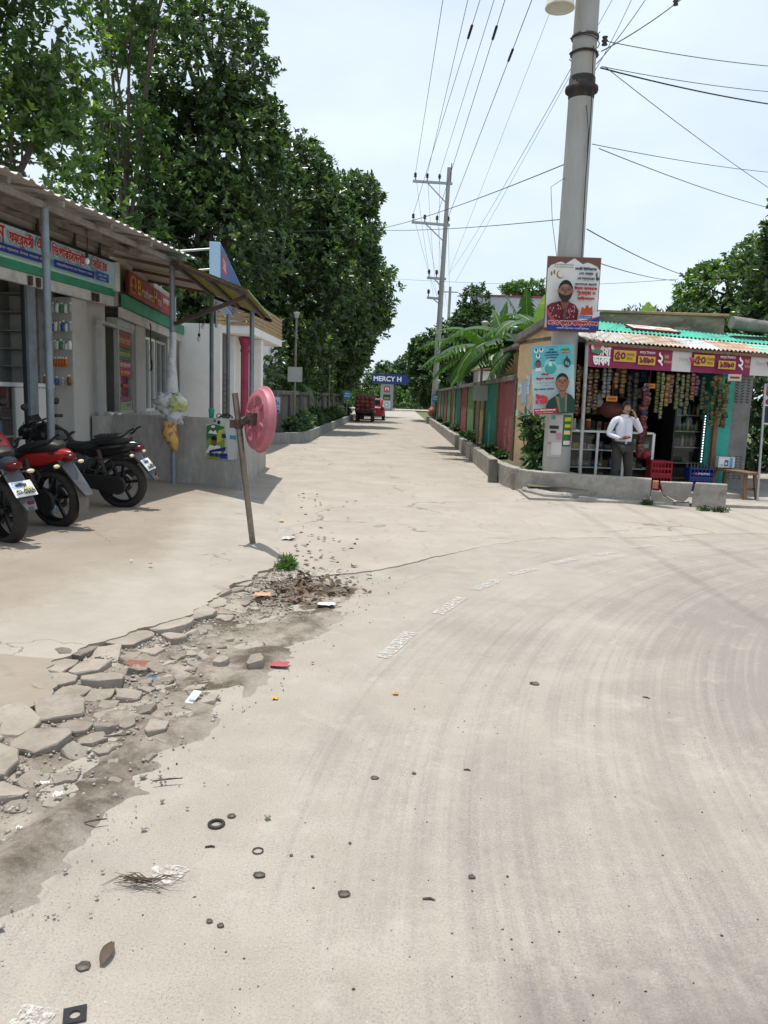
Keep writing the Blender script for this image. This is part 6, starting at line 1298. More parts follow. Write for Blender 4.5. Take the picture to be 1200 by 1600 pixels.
# ================================================================ POLES, POSTERS, WIRES
pole_m = mat('spun_concrete_pole', (.36, .355, .34), .85, (.28, .265, .24), 1.1, .45, .7, var=.08, bump=.25, c3=(.36, .30, .23), stretch=(1, 1, .25))
PX, PY = 2.83, 13.6
up_ = thing('utility_pole', 'thick grey concrete utility pole with two portrait posters before the kiosk', 'utility pole', (PX, PY, 0))
b = B(); b.tube([(PX, PY, -.2), (PX, PY, 6.55)], [.245, .205], 32); b.build('pole_shaft', pole_m, up_)
b = B(); b.tube([(PX, PY, 6.90), (PX, PY, 15.5)], [.20, .14], 28); b.build('pole_shaft', pole_m, up_)
b = B(); b.lathe([(.20, 6.55), (.21, 6.57), (.215, 6.66), (.265, 6.675), (.27, 6.70), (.265, 6.74), (.215, 6.755), (.212, 6.88), (.20, 6.90)], 32, (PX, PY, 0)); b.build('joint_flange', mat('dark_flange', (.035, .03, .027), .8, (.09, .06, .045), 6, .55, .7, var=.3, bump=.5), up_)
for z in (7.25, 7.5, 3.9):
    b = B(); b.lathe([(.205, z-.02), (.222, z-.02), (.222, z+.02), (.205, z+.02)], 24, (PX, PY, 0)); b.build('clamp_band', dark_iron, up_)
sl_ = P(875, 10, 13.35); b = B(); b.lathe([(0, .5), (.13, .48), (.19, .3), (.225, .0), (.235, -.03), (.215, -.03), (.20, .0), (.1, .2), (0, .22)], 24, sl_); sh_ = b.build('lamp_shade', mat('cream_enamel', (.68, .66, .58), .4, (.5, .42, .3), 5, .58, .7, var=.06, bump=.05), up_)
b = B(); b.tube([sl_+Z3*.4, sl_+V3(.15, .1, .55), V3(PX, PY, sl_.z+.5)], .025, 8); b.build('lamp_arm', steel, up_)
# wires tied round the pole
b = B()
for i, (z0, z1) in enumerate(((7.6, 7.3), (7.3, 7.2), (4.0, 3.85), (3.9, 3.7))):
    b.tube([(PX+.235*math.cos(a), PY+.235*math.sin(a), z0+(z1-z0)*a/9+.01*math.sin(a*3)) for a in [j*.5 for j in range(19)]], .008, 5)
b.tube([(PX+.1, PY-.21, 7.3), (PX+.13, PY-.22, 6.3), (PX+.12, PY-.215, 5.2), (PX+.14, PY-.21, 4.3), (PX+.16, PY-.2, 3.7)], .008, 5); b.tube([(PX+.05, PY-.22, 6.4), (PX+.1, PY-.26, 6.0), (PX+.12, PY-.23, 5.5)], .006, 5)
for j in range(4): b.tube([(PX+.22, PY-.1, 3.95), (PX+.32+.05*j, PY-.15, 3.6-.1*j), (PX+.26, PY-.12, 3.15-.08*j), (PX+.2, PY-.16, 2.9)], .006, 5)
b.tube([(PX-.2, PY-.1, 5.3), (PX-.42, PY-.1, 5.15), (PX-.36, PY-.1, 4.6), (PX-.22, PY-.1, 3.9)], .005, 5)
b.build('tied_wire', wire_m, up_)
def face(bd, x, y, s, skin, hair, beard=None, asp=1.0):
    """head of a printed portrait; s = head half height in panel fractions"""
    sx = s*bd.h/bd.w*.72*asp
    bd.ell(x, y, sx*1.05, s*1.05, hair).ell(x-sx, y-.05*s, sx*.16, s*.2, skin).ell(x+sx, y-.05*s, sx*.16, s*.2, skin)
    bd.poly([(x+sx*.93*math.cos(a), y-.06*s+(s*.92 if math.sin(a) < 0 else s*.70)*math.sin(a)) for a in [i*PI/12 for i in range(24)]], skin)
    dk = tuple(max(0, int(c*255*.72)) for c in [int(skin[i:i+2], 16)/255 for i in (1, 3, 5)]); dk = '#%02x%02x%02x' % dk
    md_ = '#%02x%02x%02x' % tuple(int(int(skin[i:i+2], 16)*.86) for i in (1, 3, 5)); lt_ = '#%02x%02x%02x' % tuple(min(255, int(int(skin[i:i+2], 16)*1.1)) for i in (1, 3, 5))
    bd.poly([(x+sx*.35, y+.55*s), (x+sx*.7, y+.4*s), (x+sx*.9, y-.06*s), (x+sx*.75, y-.55*s), (x+sx*.3, y-.9*s), (x+sx*.55, y-.3*s), (x+sx*.6, y+.1*s)], md_); bd.ell(x-sx*.1, y+.45*s, sx*.4, s*.13, lt_, 12); bd.ell(x-sx*.5, y-.18*s, sx*.2, s*.12, lt_, 10)
    for e in (-1, 1): bd.ell(x+e*sx*.42, y+.08*s, sx*.24, s*.1, md_, 10)
    if beard:
        bd.poly([(x-sx*.92, y-.15*s), (x-sx*.7, y-.35*s), (x-sx*.35, y-.42*s), (x+sx*.35, y-.42*s), (x+sx*.7, y-.35*s), (x+sx*.92, y-.15*s), (x+sx*.75, y-.75*s), (x+sx*.3, y-1.12*s), (x-sx*.3, y-1.12*s), (x-sx*.75, y-.75*s)], beard)
    for e in (-1, 1): bd.ell(x+e*sx*.42, y+.08*s, sx*.13, s*.045, '#2a1e1a', 8).rect(x+e*sx*.42-sx*.2, y+.21*s, x+e*sx*.42+sx*.2, y+.25*s, '#3a2a24')
    bd.poly([(x-sx*.06, y+.12*s), (x+sx*.06, y+.12*s), (x+sx*.18, y-.22*s), (x-sx*.18, y-.22*s)], dk); bd.rect(x-sx*.32, y-.50*s, x+sx*.32, y-.43*s, '#7a3f3a')
# portrait board, upper
b0 = P(849, 517, 13.30); w1_ = 81*13.3/F; h1_ = 110*13.3/F
up1 = thing('portrait_poster', 'upper white poster of a bearded man in red patterned shirt on the pole', 'poster', b0)
bd = Board(b0, (1, .03, .0), (-.005, 0, 1), w1_, h1_); panel(bd, .025, pm('#8a6a58'), up1, 'board')
bd.rect(.015, .01, .985, .99, '#6f4a40')
bd.poly([(.015, .05), (.985, .05), (.985, .83), (.93, .88), (.80, .92), (.74, .93), (.66, .905), (.5, .98), (.34, .905), (.26, .93), (.2, .92), (.07, .88), (.015, .83)], '#d9d8d2')
bd.ell(.25, .76, .07, .055, '#b07838').ell(.265, .768, .058, .046, '#d9d8d2').ell(.09, .77, .015, .03, '#7a6a50').ell(.14, .79, .015, .03, '#7a6a50').ell(.93, .77, .02, .035, '#7a6a50').ell(.95, .72, .03, .025, '#2c4f6c')
bd.text('ঈদ মোবারক ঈদ মোবারক', .13, .88, .36, .025, '#2a2524').text('ঈদ মোবারক ঈদ মোবারক', .13, .85, .36, .022, '#2a2524')
for i, (t, x, w, h, c) in enumerate((('নাগরী ইউনিয়নের', .52, .40, .042, '#2b2f6a'), ('৮নং ওয়ার্ড', .60, .26, .040, '#2b2f6a'), ('এর সর্বস্তরের', .57, .32, .038, '#2b2f6a'), ('জনগনকে জানাই', .53, .40, .038, '#2b2f6a'), ('ঈদুল আযহার', .52, .42, .055, '#b02c3c'), ('শুভেচ্ছা ও', .57, .34, .055, '#b02c3c'), ('অভিনন্দন', .58, .32, .055, '#b02c3c'))): bd.text(t, x, .825-.068*i, w, h, c, .004 if i > 3 else .002)
bd.poly([(.04, .15), (.02, .33), (.10, .37), (.26, .40), (.40, .40), (.55, .36), (.62, .28), (.60, .15)], '#6a1c2c')
rp = random.Random(2)
for i in range(42): bd.ell(.06+rp.random()*.50, .16+rp.random()*.19, .010, .014, rp.choice(('#c08a8a', '#b87a84', '#d0a8a0')), 6)
bd.poly([(.24, .40), (.30, .31), (.38, .31), (.43, .40)], '#7c4a3a'); face(bd, .335, .535, .135, '#8f6a58', '#171312', '#241d1b'); bd.rect(.32, .15, .36, .31, '#57404a')
bd.poly([(.015, .01), (.985, .01), (.985, .28), (.8, .2), (.6, .15), (.4, .12), (.2, .13), (.08, .2), (.015, .3)], '#b8402c').poly([(.015, .01), (.985, .01), (.985, .20), (.8, .14), (.55, .1), (.3, .08), (.1, .12), (.015, .22)], '#29327e').poly([(.985, .28), (.985, .21), (.75, .16), (.55, .13), (.75, .22)], '#c8d0dc')
bd.poly([(.62, .22), (.65, .33), (.70, .30), (.74, .36), (.79, .31), (.84, .34), (.86, .22)], '#b5442c').rect(.62, .17, .85, .21, '#2c5ca8').text('কোরবানি', .63, .175, .2, .03, '#9fd0e8')
bd.text('মোঃ ফুলুর উদ্দিন শেখ', .04, .065, .92, .075, '#f0e6e8', .012).text('মোঃ ফুলুর উদ্দিন শেখ', .04, .065, .92, .075, '#b02440', .004).text('সাধারণ সম্পাদক, নাগরী ইউনিয়ন', .2, .02, .6, .028, '#e6e6ee')
bd.build(up1)
# portrait board, lower
b1 = P(833, 648, 13.28); ex_ = (P(898, 645, 13.22)-b1); ey_ = (P(838, 541, 13.30)-b1)
up2 = thing('portrait_poster', 'lower pale turquoise poster of a man in dark green shirt on the pole', 'poster', b1)
w2_, h2_ = ex_.length, ey_.length; exn = ex_.normalized(); eyn = (ey_-exn*ey_.dot(exn)).normalized(); eyn = (eyn+exn*.06).normalized(); eyn = (eyn-exn*eyn.dot(exn)).normalized()
bd = Board(b1, exn, eyn, w2_, h2_); panel(bd, .02, pm('#c3cdd0'), up2, 'board')
bd.rect(0, 0, 1, 1, '#bcd0d4').poly([(0, .55), (1, .62), (1, 1), (0, 1)], '#62b9c2').poly([(0, .5), (.5, .56), (1, .5), (1, .7), (.5, .72), (0, .66)], '#9fd0d4')
bd.ell(.44, .70, .15, .12, '#8fd0cc').ell(.44, .66, .14, .08, '#3fa79c').rect(.40, .70, .48, .74, '#d2e8e6'); bd.ell(.44, .74, .03, .03, '#d2e8e6')
bd.text('বিসমিল্লাহির রাহমানির রাহিম', .34, .965, .28, .015, '#26323c')
for i, (t, x, w) in enumerate((('৮নং', .42, .1), ('নাগরী ইউনিয়ন', .33, .28), ('সকলকে জানাই শুভেচ্ছা', .30, .34), ('এবং অভিনন্দন', .34, .26), ('জানাই', .42, .12))): bd.text(t, x, .925-.04*i, w, .024, '#22406a', .002)
for x, y in ((.10, .93), (.22, .935), (.14, .85)): bd.ell(x, y, .05, .035, '#dfe6e6').ell(x, y+.006, .024, .022, '#7a5a4a').ell(x, y+.018, .026, .012, '#1c1816')
bd.poly([(.06, .63), (.08, .68), (.2, .68), (.22, .63)], '#d9dde0'); face(bd, .14, .735, .055, '#8a6450', '#1a1514'); bd.rect(.68, .90, .88, .935, '#2c8a4a').rect(.70, .875, .9, .905, '#b03034').text('ঈদ মোবারক', .70, .885, .18, .022, '#f0e4c0')
bd.ell(.82, .73, .085, .07, '#2a3436').ell(.82, .80, .02, .03, '#2a3436').ell(.80, .73, .03, .03, '#6a9a9c').ell(.85, .71, .025, .03, '#6a9a9c')
bd.text('পবিত্র', .20, .555, .18, .045, '#b02438', .004).text('ঈদুল আযহা', .08, .49, .42, .05, '#b02438', .004).text('উপলক্ষে দেশবাসীকে জানাই', .06, .445, .44, .02, '#2a3640').text('আন্তরিক', .2, .41, .2, .02, '#2a3640').text('ঈদুল আযহার শুভেচ্ছা', .03, .345, .46, .038, '#16705e', .003)
bd.text('ঈদ', .06, .21, .2, .09, '#c03a40', .008).text('মোবারক', .05, .15, .26, .06, '#c03a40', .006); bd.ell(.27, .22, .07, .05, '#c03a40').rect(.2, .16, .34, .21, '#c03a40')
bd.poly([(.30, .0), (.29, .12), (.36, .2), (.52, .26), (.62, .3), (.78, .3), (.90, .26), (.985, .18), (.985, .0)], '#123c34').poly([(.52, .26), (.60, .02), (.78, .02), (.80, .29), (.68, .22)], '#857158').poly([(.60, .26), (.64, .02), (.74, .02), (.75, .27)], '#2d5a4c')
bd.poly([(.58, .33), (.66, .23), (.72, .23), (.79, .34)], '#8a6450'); face(bd, .69, .455, .125, '#966c56', '#141110'); bd.rect(0, 0, .55, .085, '#a82434').text('মোঃ শফিকুল ইসলাম মৃধা', .03, .045, .48, .028, '#f0e6e4', .002).text('সভাপতি, নাগরী ইউনিয়ন', .05, .015, .4, .018, '#f0e6e4')
bd.build(up2)
# bills pasted on the shaft (curved round it)
def bill(label, a0, a1, z0, z1, cols):
    o = thing('pasted_bill', label, 'poster', (PX, PY-.24, z0)); r0 = .2485
    for j, (fa0, fa1, fz0, fz1, c, nm) in enumerate(cols):
        b = B(); b.grid(lambda u, v: (PX+(r0+.002*j)*math.cos(a0+(a1-a0)*(fa0+(fa1-fa0)*u)), PY+(r0+.002*j)*math.sin(a0+(a1-a0)*(fa0+(fa1-fa0)*u)), z0+(z1-z0)*(fz0+(fz1-fz0)*v)), 8, 2); b.build(nm, pm(c), o)
bill('torn grey and white bill pasted low on the pole', -2.55, -1.5, .67, 1.40, [(0, 1, 0, 1, '#b9b3b4', 'paper'), (.1, .95, .86, .99, '#c8b8c4', 'print'), (.2, .5, .88, .98, '#5f9c8c', 'print'), (.1, .75, .66, .74, '#33343a', 'print'), (.2, .6, .56, .62, '#33343a', 'print'), (.6, .95, .42, .56, '#b88090', 'print'), (.05, .6, .3, .34, '#8e8a8c', 'print'), (.35, 1, .05, .35, '#cbc6c4', 'print')])
bill('green bill with yellow lettering pasted beside the torn one', -1.46, -.78, .86, 1.40, [(0, 1, 0, 1, '#2c6a34', 'paper'), (.1, .9, .8, .92, '#c9b83a', 'print'), (.15, .85, .6, .7, '#c9b83a', 'print'), (.1, .9, .38, .5, '#d8cf8a', 'print'), (.1, .95, .05, .18, '#cdd6cc', 'print'), (.88, 1, 0, .6, '#a83440', 'print')])
# second power pole
Q0, Q1 = P(677, 640, 50), P(702, 262, 50); Q0.z = 0
p2 = thing('power_pole', 'tall concrete power pole with two crossarms beside the side road', 'power pole', Q0)
b = B(); b.tube([Q0-Z3*.2, Q1], [.20, .12], 18); b.build('pole_shaft', pole_m, p2)
b = B(); b.tube([Q1+V3(.12, 0, -1), P(706, 255, 50)], .03, 6); b.build('earth_rod', dark_iron, p2)
INS = []
def arm(a_, c_, br, ys):
    b = B(); b.beam(a_, c_, .12, .14); o = b.build('crossarm', steel, p2); b = B(); b.beam(a_.lerp(c_, .35), br, .06, .06); b.build('arm_brace', steel, p2)
    for t in ys:
        q = a_.lerp(c_, t)+Z3*.07; b = B(); b.tube([q, q+Z3*.25], .03, 6); b.lathe([(.03, .18), (.11, .2), (.06, .26), (.11, .3), (.06, .36), (.1, .4), (.0, .46)], 12, q); b.build('insulator', dark_iron, p2); INS.append(q+Z3*.42)
arm(P(645, 283, 50), P(707, 287, 50), P(698, 318, 50), (.06, .36, .67)); arm(P(643, 347, 50), P(703, 352, 50), P(694, 378, 50), (.04, .34, .66, .95))
arm(P(667, 434, 50), P(697, 436, 50), P(690, 448, 50), (.1, .5)); arm(P(667, 465, 50), P(690, 467, 50), P(688, 476, 50), (.1, .8))
for i, (Y, x, zt) in enumerate(((78, 4.6, 12.5), (112, 5.2, 12))):
    q = thing('power_pole', ['plain far power pole seen past the crossarm pole', 'farthest slim power pole on the right'][i], 'power pole', (x, Y, 0)); b = B(); b.tube([(x, Y, 0), (x+.1, Y, zt)], [.2, .13], 10); b.build('pole_shaft', pole_m, q); b = B(); b.beam((x-1, Y, zt-.5), (x+.9, Y, zt-.5), .1); b.build('crossarm', steel, q)
# wires
NW = [0]
def wirev(pts, r, label, sag=0.0, grp='overhead wires'):
    out = []
    for i in range(len(pts)-1):
        for j in range(14):
            t = j/14; p = pts[i].lerp(pts[i+1], t); p.z -= sag*4*t*(1-t); out.append(p)
    out.append(pts[-1]); b = B(); b.tube(out, r*.8, 5); return tag(b.build('overhead_wire', wire_m, loc=pts[0]), label, 'wire', grp)
def ext(a_, c_, f): return a_+(c_-a_)*f
for (i0, x, y, r) in ((0, 692, 0, .014), (1, 731, 0, .014), (2, 772, 0, .014), (3, 750, 0, .014), (5, 789, 0, .016), (6, 831, 0, .018)):
    a_ = INS[i0]; c_ = P(x, y, 28); wirev([a_, ext(a_, c_, 2.2)], r, 'black power line passing overhead from the crossarms of the power pole', .0, 'power lines from the crossarm pole')
for (i0, x, y) in ((3, 748, 8), (5, 783, 25), (6, 822, 62)):
    c_ = P(x, y, 30 if y < 30 else 31.5); d_ = (ext(INS[i0], P({3: 750, 5: 789, 6: 831}[i0], 0, 28), 1)-INS[i0]).normalized(); L0 = (c_-INS[i0]).dot(d_); c_ = INS[i0]+d_*L0; b = B(); b.tube([c_-d_*.45, c_-d_*.4, c_+d_*.4, c_+d_*.45], [.02, .05, .05, .02], 8); tag(b.build('line_sleeve', black_pl, loc=c_), 'black sleeve fitted on an overhead power line', 'cable sleeve', 'sleeves on the power lines')
for (x, y, Y) in ((857, 25, 30), (897, 107, 26)):
    a_ = P(702 if x == 857 else 712, 425 if x == 857 else 440, 50); wirev([a_, ext(a_, P(x, y, Y), 1.6)], .009, 'thin wire slanting from the power pole towards the poster pole', 0, 'thin slanting wires')
for i in range(7): a_ = INS[i]; wirev([a_, V3(4.0+.28*i-.9, 78, 11.6 if i < 3 else 10.6)], .012, 'far power line running on from the crossarm pole along the road', .5, 'far power lines')
PT = lambda x, y: P(x, y, 13.55)
for (xa, ya, xb2, yb2, Y, r, lb) in ((945, 64, 1200, 100, 17, .009, 'thin wire from the shackle insulator at the top of the poster pole'), (940, 104, 1200, 140, 17, .008, 'thin wire just above the thick cable from the poster pole'), (938, 106, 1200, 159, 16, .016, 'thick black cable leaving the poster pole above the flange'), (945, 104, 1182, 278, 20, .008, 'thin wire falling steeply from the poster pole to the dark tree'), (925, 225, 1187, 265, 20, .008, 'thin wire below the flange reaching the dark tree'), (936, 232, 1165, 312, 20, .009, 'thin wire slanting down below the flange of the poster pole'), (917, 358, 1064, 428, 24, .012, 'service wire slanting down to the round crowned tree'), (936, 411, 1055, 438, 26, .010, 'service wire level with the upper poster'), (932, 100, 1006, 0, 15, .010, 'wire climbing from the poster pole beside the lamp'), (940, 80, 1056, 2, 15, .012, 'cable climbing to the right from the poster pole'), (930, 110, 985, 0, 14.5, .007, 'thin wire climbing close beside the pole top')):
    a_ = PT(xa, ya); wirev([a_, ext(a_, P(xb2, yb2, Y), 1.25 if xb2 > 1150 or yb2 < 10 else 1.02)], r, lb, .06)
wirev([PT(884, 256), P(600, 356, 30), P(480, 400, 34)], .011, 'wire from the poster pole falling to the jackfruit trees', .1); wirev([PT(874, 343), P(560, 358, 30), P(215, 356, 24)], .009, 'level wire crossing from the poster pole to the trees behind the hotel', .1)
wirev([P(595, 434, 45), P(850, 445, 30), P(1060, 436, 24)], .008, 'low level wire crossing behind the posters', .05); wirev([PT(896, 100), P(700, 430, 48)], .007, 'thin wire from the flange of the poster pole to the power pole', .2)
for (x, y) in ((945, 64), (1056, 2)):
    p = P(x, y, 13.5 if x < 1000 else 15); b = B(); b.lathe([(.0, -.07), (.05, -.06), (.03, -.02), (.055, .0), (.03, .03), (.05, .06), (0, .07)], 10, p); tag(b.build('shackle_insulator', dark_iron, loc=p), 'black shackle insulator at the top of the poster pole' if x < 1000 else 'black shackle insulator on the climbing cable', 'insulator')

# ================================================================ LEFT WALL, PLANTER, ROADSIDE POSTS
lw = thing('boundary_wall', 'stained grey concrete boundary wall under the left trees', 'wall', (-3.95, 40, 0))
for i in range(12):
    y0 = 24.6+i*3.0
    b = B(); b.box((-3.98, y0+1.5, .80), (.14, 2.72, 1.5)); b.build('wall_panel', conc_dk, lw, bevel=.01)
    b = B(); b.box((-3.95, y0, .84), (.28, .28, 1.64)); b.build('pillar', conc_dk, lw, bevel=.012)
    b = B(); b.box((-3.95, y0+1.5, 1.62), (.26, 2.99, .14)); b.build('coping', conc_dk, lw, bevel=.012)
b = B(); b.box((-4.4, 24.45, .82), (1.2, .2, 1.62)); b.build('end_wall', conc_dk, lw, bevel=.012)
o_ = P(424, 645, 24.3); bd = Board(o_, (1, 0, 0), Z3, .27, .5); ps = thing('wall_poster', 'small blue and white poster pasted on the end of the left wall', 'poster', o_); panel(bd, .004, pm('#b9c8d8'), ps, 'paper'); bd.rect(.05, .02, .95, .2, '#3c6ca8').ell(.5, .62, .18, .14, '#7a6a68').rect(.1, .75, .6, .82, '#4c74a8').rect(.1, .3, .9, .36, '#5c86b4').rect(.55, .5, .9, .7, '#6f9ac0'); bd.build(ps)
pl2_ = thing('planter_wall', 'low grey planter wall along the left side of the road', 'planter', (-3, 40, 0)); pwm = mat('planter_concrete', (.30, .31, .30), .9, (.20, .205, .20), 1.8, .45, .7, var=.15, bump=.4, stretch=(1, 1, .4))
for i in range(9):
    y0 = 26.2+i*3.0; b = B(); b.box((-2.99, y0+1.5, .17), (.12, 2.985, .42)); b.build('planter_length', pwm, pl2_, bevel=.012)
b = B(); b.beam((-2.96, 26.2, .17), (-3.10, 24.9, .17), .12, .42); b.build('planter_length', pwm, pl2_, bevel=.01); b = B(); b.beam((-3.06, 24.86, .17), (-3.9, 23.55, .17), .12, .42); b.build('planter_length', pwm, pl2_, bevel=.01)
b = B(); b.prism([(-2.95, 53), (-2.95, 26.2), (-3.08, 25), (-3.9, 23.7), (-4.0, 24.6), (-4.0, 53)], (0, 0, .05), (1, 0, 0), (0, 1, 0), Z3, .22); struct(b.build('planter_soil', soil))
def lamp(label, base, h, panelw=None, pz=2.1, lean=.0, cat='lamp post'):
    t = thing('garden_lamp_post', label, cat, base); base = Vector(base); top = base+V3(lean, 0, h); b = B(); b.tube([base-Z3*.1, top], .035, 8); b.build('post', mat('grey_lamp_post', (.22, .22, .21), .6, (.15, .13, .11), 4, var=.15, bump=.1), t)
    b = B(); b.lathe([(.0, .0), (.05, .0), (.10, .14), (.12, .16), (.06, .2), (0, .21)], 12, top); b.build('lamp_head', pm('#b8bcb6'), t)
    if panelw: b = B(); b.box(base+V3(lean*.5, -.05, pz), (panelw, .03, panelw*1.02)); b.build('sign_panel', mat('grey_sign_back', (.36, .37, .37), .6, var=.06, bump=.05), t)
lamp('slim lamp post with a blank grey square panel in the left planter', (-3.42, 25.5, .27), 3.75, .47, 1.95, .03); lamp('slim lamp post with a blank grey panel beside the banana plants', (2.30, 22.2, .25), 3.35, .42, 1.55, .06)
lamp('second plain lamp post further along the left planter', (-3.4, 38, .27), 2.6); lamp('third plain lamp post far along the left planter', (-3.3, 50, .27), 2.6); lamp('plain lamp post midway along the painted wall', (2.3, 33, .27), 2.2); lamp('plain lamp post near the end of the painted wall', (2.3, 45, .27), 2.2)
for lb, p, c in (('small blue sign on a thin post in the left planter', (-3.05, 46, .2), '#3a9ab8'), ('small blue sign on a thin post at the end of the painted wall', (2.35, 49.5, .2), '#3a9ab8'), ('second small blue sign close behind on the right', (2.95, 52, .2), '#3a8ab0')):
    t = thing('roadside_sign', lb, 'sign', p); p = Vector(p); b = B(); b.tube([p, p+Z3*1.7], .025, 6); b.build('post', steel, t); bd = Board(p+V3(-.2, -.03, 1.2), (1, 0, 0), Z3, .42, .45); panel(bd, .02, pm(c), t); bd.rect(.1, .3, .9, .42, '#dfe8ea').rect(.2, .6, .8, .75, '#dfe8ea'); bd.build(t)
b = lump((2.15, 49.6, .75), (.22, .2, .28), 9, .3); tag(b.build('clay_pot', mat('terracotta', (.35, .14, .10), .8, (.4, .25, .2), 4, var=.2, bump=.3), loc=(2.15, 49.6, .5)), 'reddish sack on the kerb end block by the far tree', 'sack')
# loaded cart
cx, cy = -2.05, 47.4
vt = thing('loaded_van', 'small open van heaped with red bundles parked under the left trees', 'van', (cx, cy, 0))
b = B(); b.box((cx, cy+1.2, .62), (1.15, 2.4, .12)); b.build('chassis', dark_iron, vt, bevel=.02)
for s in (-1, 1):
    for yy in (.35, 2.6): b = B(); b.lathe([(.12, -.08), (.27, -.08), (.3, -.04), (.3, .04), (.27, .08), (.12, .08)], 20, (cx+s*.47, cy+yy, .3), Matrix.Rotation(PI/2, 3, 'Y'), 0, True, True); b.build('wheel', rubber, vt)
b = B(); b.box((cx, cy+2.9, 1.0), (1.1, 1.0, 1.3)); b.build('cab', pm('#3c4a4a'), vt, bevel=.08)
tl_ = mat('red_bundle', (.26, .06, .05), .8, (.12, .05, .045), 7, .48, .58, var=.25, bump=.5)
rb_ = random.Random(4)
b = B(); b.box((cx, cy+.0, 1.03), (1.14, .04, .7)); b.build('tailgate', tl_, vt, bevel=.02)
for i in range(4):
    for j in range(4): b = lump((cx-.42+.28*i+rb_.uniform(-.03, .03), cy+.0+rb_.uniform(-.02, .05), .78+.23*j), (.15, .12, .12), i*3.1+j, .3, nu=10, nv=7); b.build('bundle', tl_, vt)
b = B()
for x_ in (-.52, -.2, .15, .52): b.beam((cx+x_, cy+.1, .7), (cx+x_, cy+.1, 1.95), .05)
b.beam((cx-.55, cy+.1, 1.9), (cx+.55, cy+.1, 1.9), .06); b.beam((cx-.55, cy+.1, 1.72), (cx+.55, cy+.1, 1.72), .05); b.build('wooden_rack', wood, vt)
b = B(); b.lathe([(.05, -.03), (.12, -.05), (.14, 0), (.12, .05), (.05, .03)], 16, (cx, cy-.06, .95), Matrix.Rotation(PI/2, 3, 'X'), 0, True, True); b.build('spare_wheel', rubber, vt)
# red car
cr = thing('parked_car', 'red hatchback parked ahead of the loaded van', 'car', (-1.75, 53, 0)); ccx, ccy = -1.72, 51.6
carp = mat('dark_red_car_paint', (.30, .02, .035), .25, var=.05, bump=0, spec=.6); rot = Matrix.Rotation(PI/2, 3, 'Z')
b = B(); b.loft([(0, .74, .32, .82), (.08, .82, .28, .95), (.6, .84, .25, 1.0), (2.6, .84, .25, .98), (3.5, .80, .28, .82), (3.75, .66, .34, .66)], 16, 0, 5); b.v = [tuple(rot @ Vector(q)+V3(ccx, ccy, 0)) for q in b.v]; b.build('body', carp, cr)
b = B(); b.loft([(.10, .66, .93, 1.02), (.35, .70, .93, 1.44), (1.6, .70, .93, 1.48), (2.3, .66, .93, 1.35), (3.0, .6, .93, .98)], 16, 0, 5); b.v = [tuple(rot @ Vector(q)+V3(ccx, ccy, 0)) for q in b.v]; b.build('cabin', carp, cr)
b = B(); b.add([(ccx-.56, ccy+.115, 1.06), (ccx+.56, ccy+.115, 1.06), (ccx+.5, ccy+.30, 1.38), (ccx-.5, ccy+.30, 1.38)], [(0, 1, 2, 3)]); b.build('rear_window', black_gl, cr)
for s in (-1, 1):
    b = B(); b.box((ccx+s*.68, ccy-.02, .82), (.2, .06, .2)); b.build('tail_lamp', lens_r, cr, bevel=.02)
    for yy in (.7, 2.95): b = B(); b.lathe([(.14, -.09), (.29, -.09), (.31, -.05), (.31, .05), (.29, .09), (.14, .09)], 20, (ccx+s*.74, ccy+yy, .31), Matrix.Rotation(PI/2, 3, 'Y'), 0, True, True); b.build('wheel', rubber, cr)
bd = Board((ccx-.22, ccy-.035, .55), (1, 0, 0), Z3, .44, .12); panel(bd, .01, plate_m, cr, 'number_plate')
# gate
gt = thing('hospital_gate', 'grey gate pier carrying a blue overhead sign with white capitals', 'gate', (-1.3, 88, 0))
gx0, gx1 = P(594, 630, 88).x, P(614, 630, 88).x
b = B(); b.box(((gx0+gx1)/2, 88.4, 1.75), (gx1-gx0, .8, 3.5)); b.build('pier', mat('grey_gate_render', (.27, .28, .30), .8, var=.08, bump=.1), gt, bevel=.03)
zb = 3.05; bd = Board((-3.0, 87.9, zb), (1, 0, 0), Z3, 4.6, 1.1); b = B(); b.box((-.7, 88.4, zb+.55), (4.6, .96, 1.1)); b.build('sign_beam', pm('#263a70'), gt); 
tx0 = P(584, 592, 87.9).x; tx1 = P(627, 592, 87.9).x
bd.rect(0, 0, 1, 1, '#263a74').text('MERCY H', (tx0+3.0)/4.6, .27, (tx1-tx0)/4.6, .48, '#eef0f4', .02); bd.build(gt)
bd = Board((gx0, 87.98, 0), (1, 0, 0), Z3, gx1-gx0, 3.0); bd.rect(.28, .70, .72, .93, '#a83a42').rect(.36, .76, .64, .88, '#dfc8c8').poly([(.4, .76), (.5, .87), (.6, .76)], '#a83a42').rect(.22, .42, .78, .62, '#2c3c30').rect(.3, .45, .7, .52, '#7a8a4a').rect(.18, .1, .8, .38, '#b9c4c6').ell(.5, .24, .18, .09, '#6a8a9a').ell(.5, .24, .12, .06, '#c2cccd'); bd.build(gt, 'emblem')
b = B(); b.beam((gx1+.15, 87.8, 0), (gx1+.15, 87.8, 3.0), .08); b.build('gate_leaf', dark_iron, gt)
b = B(); b.box((2, 97, .06), (60, 10, .12)); struct(b.build('cross_road', conc_road))
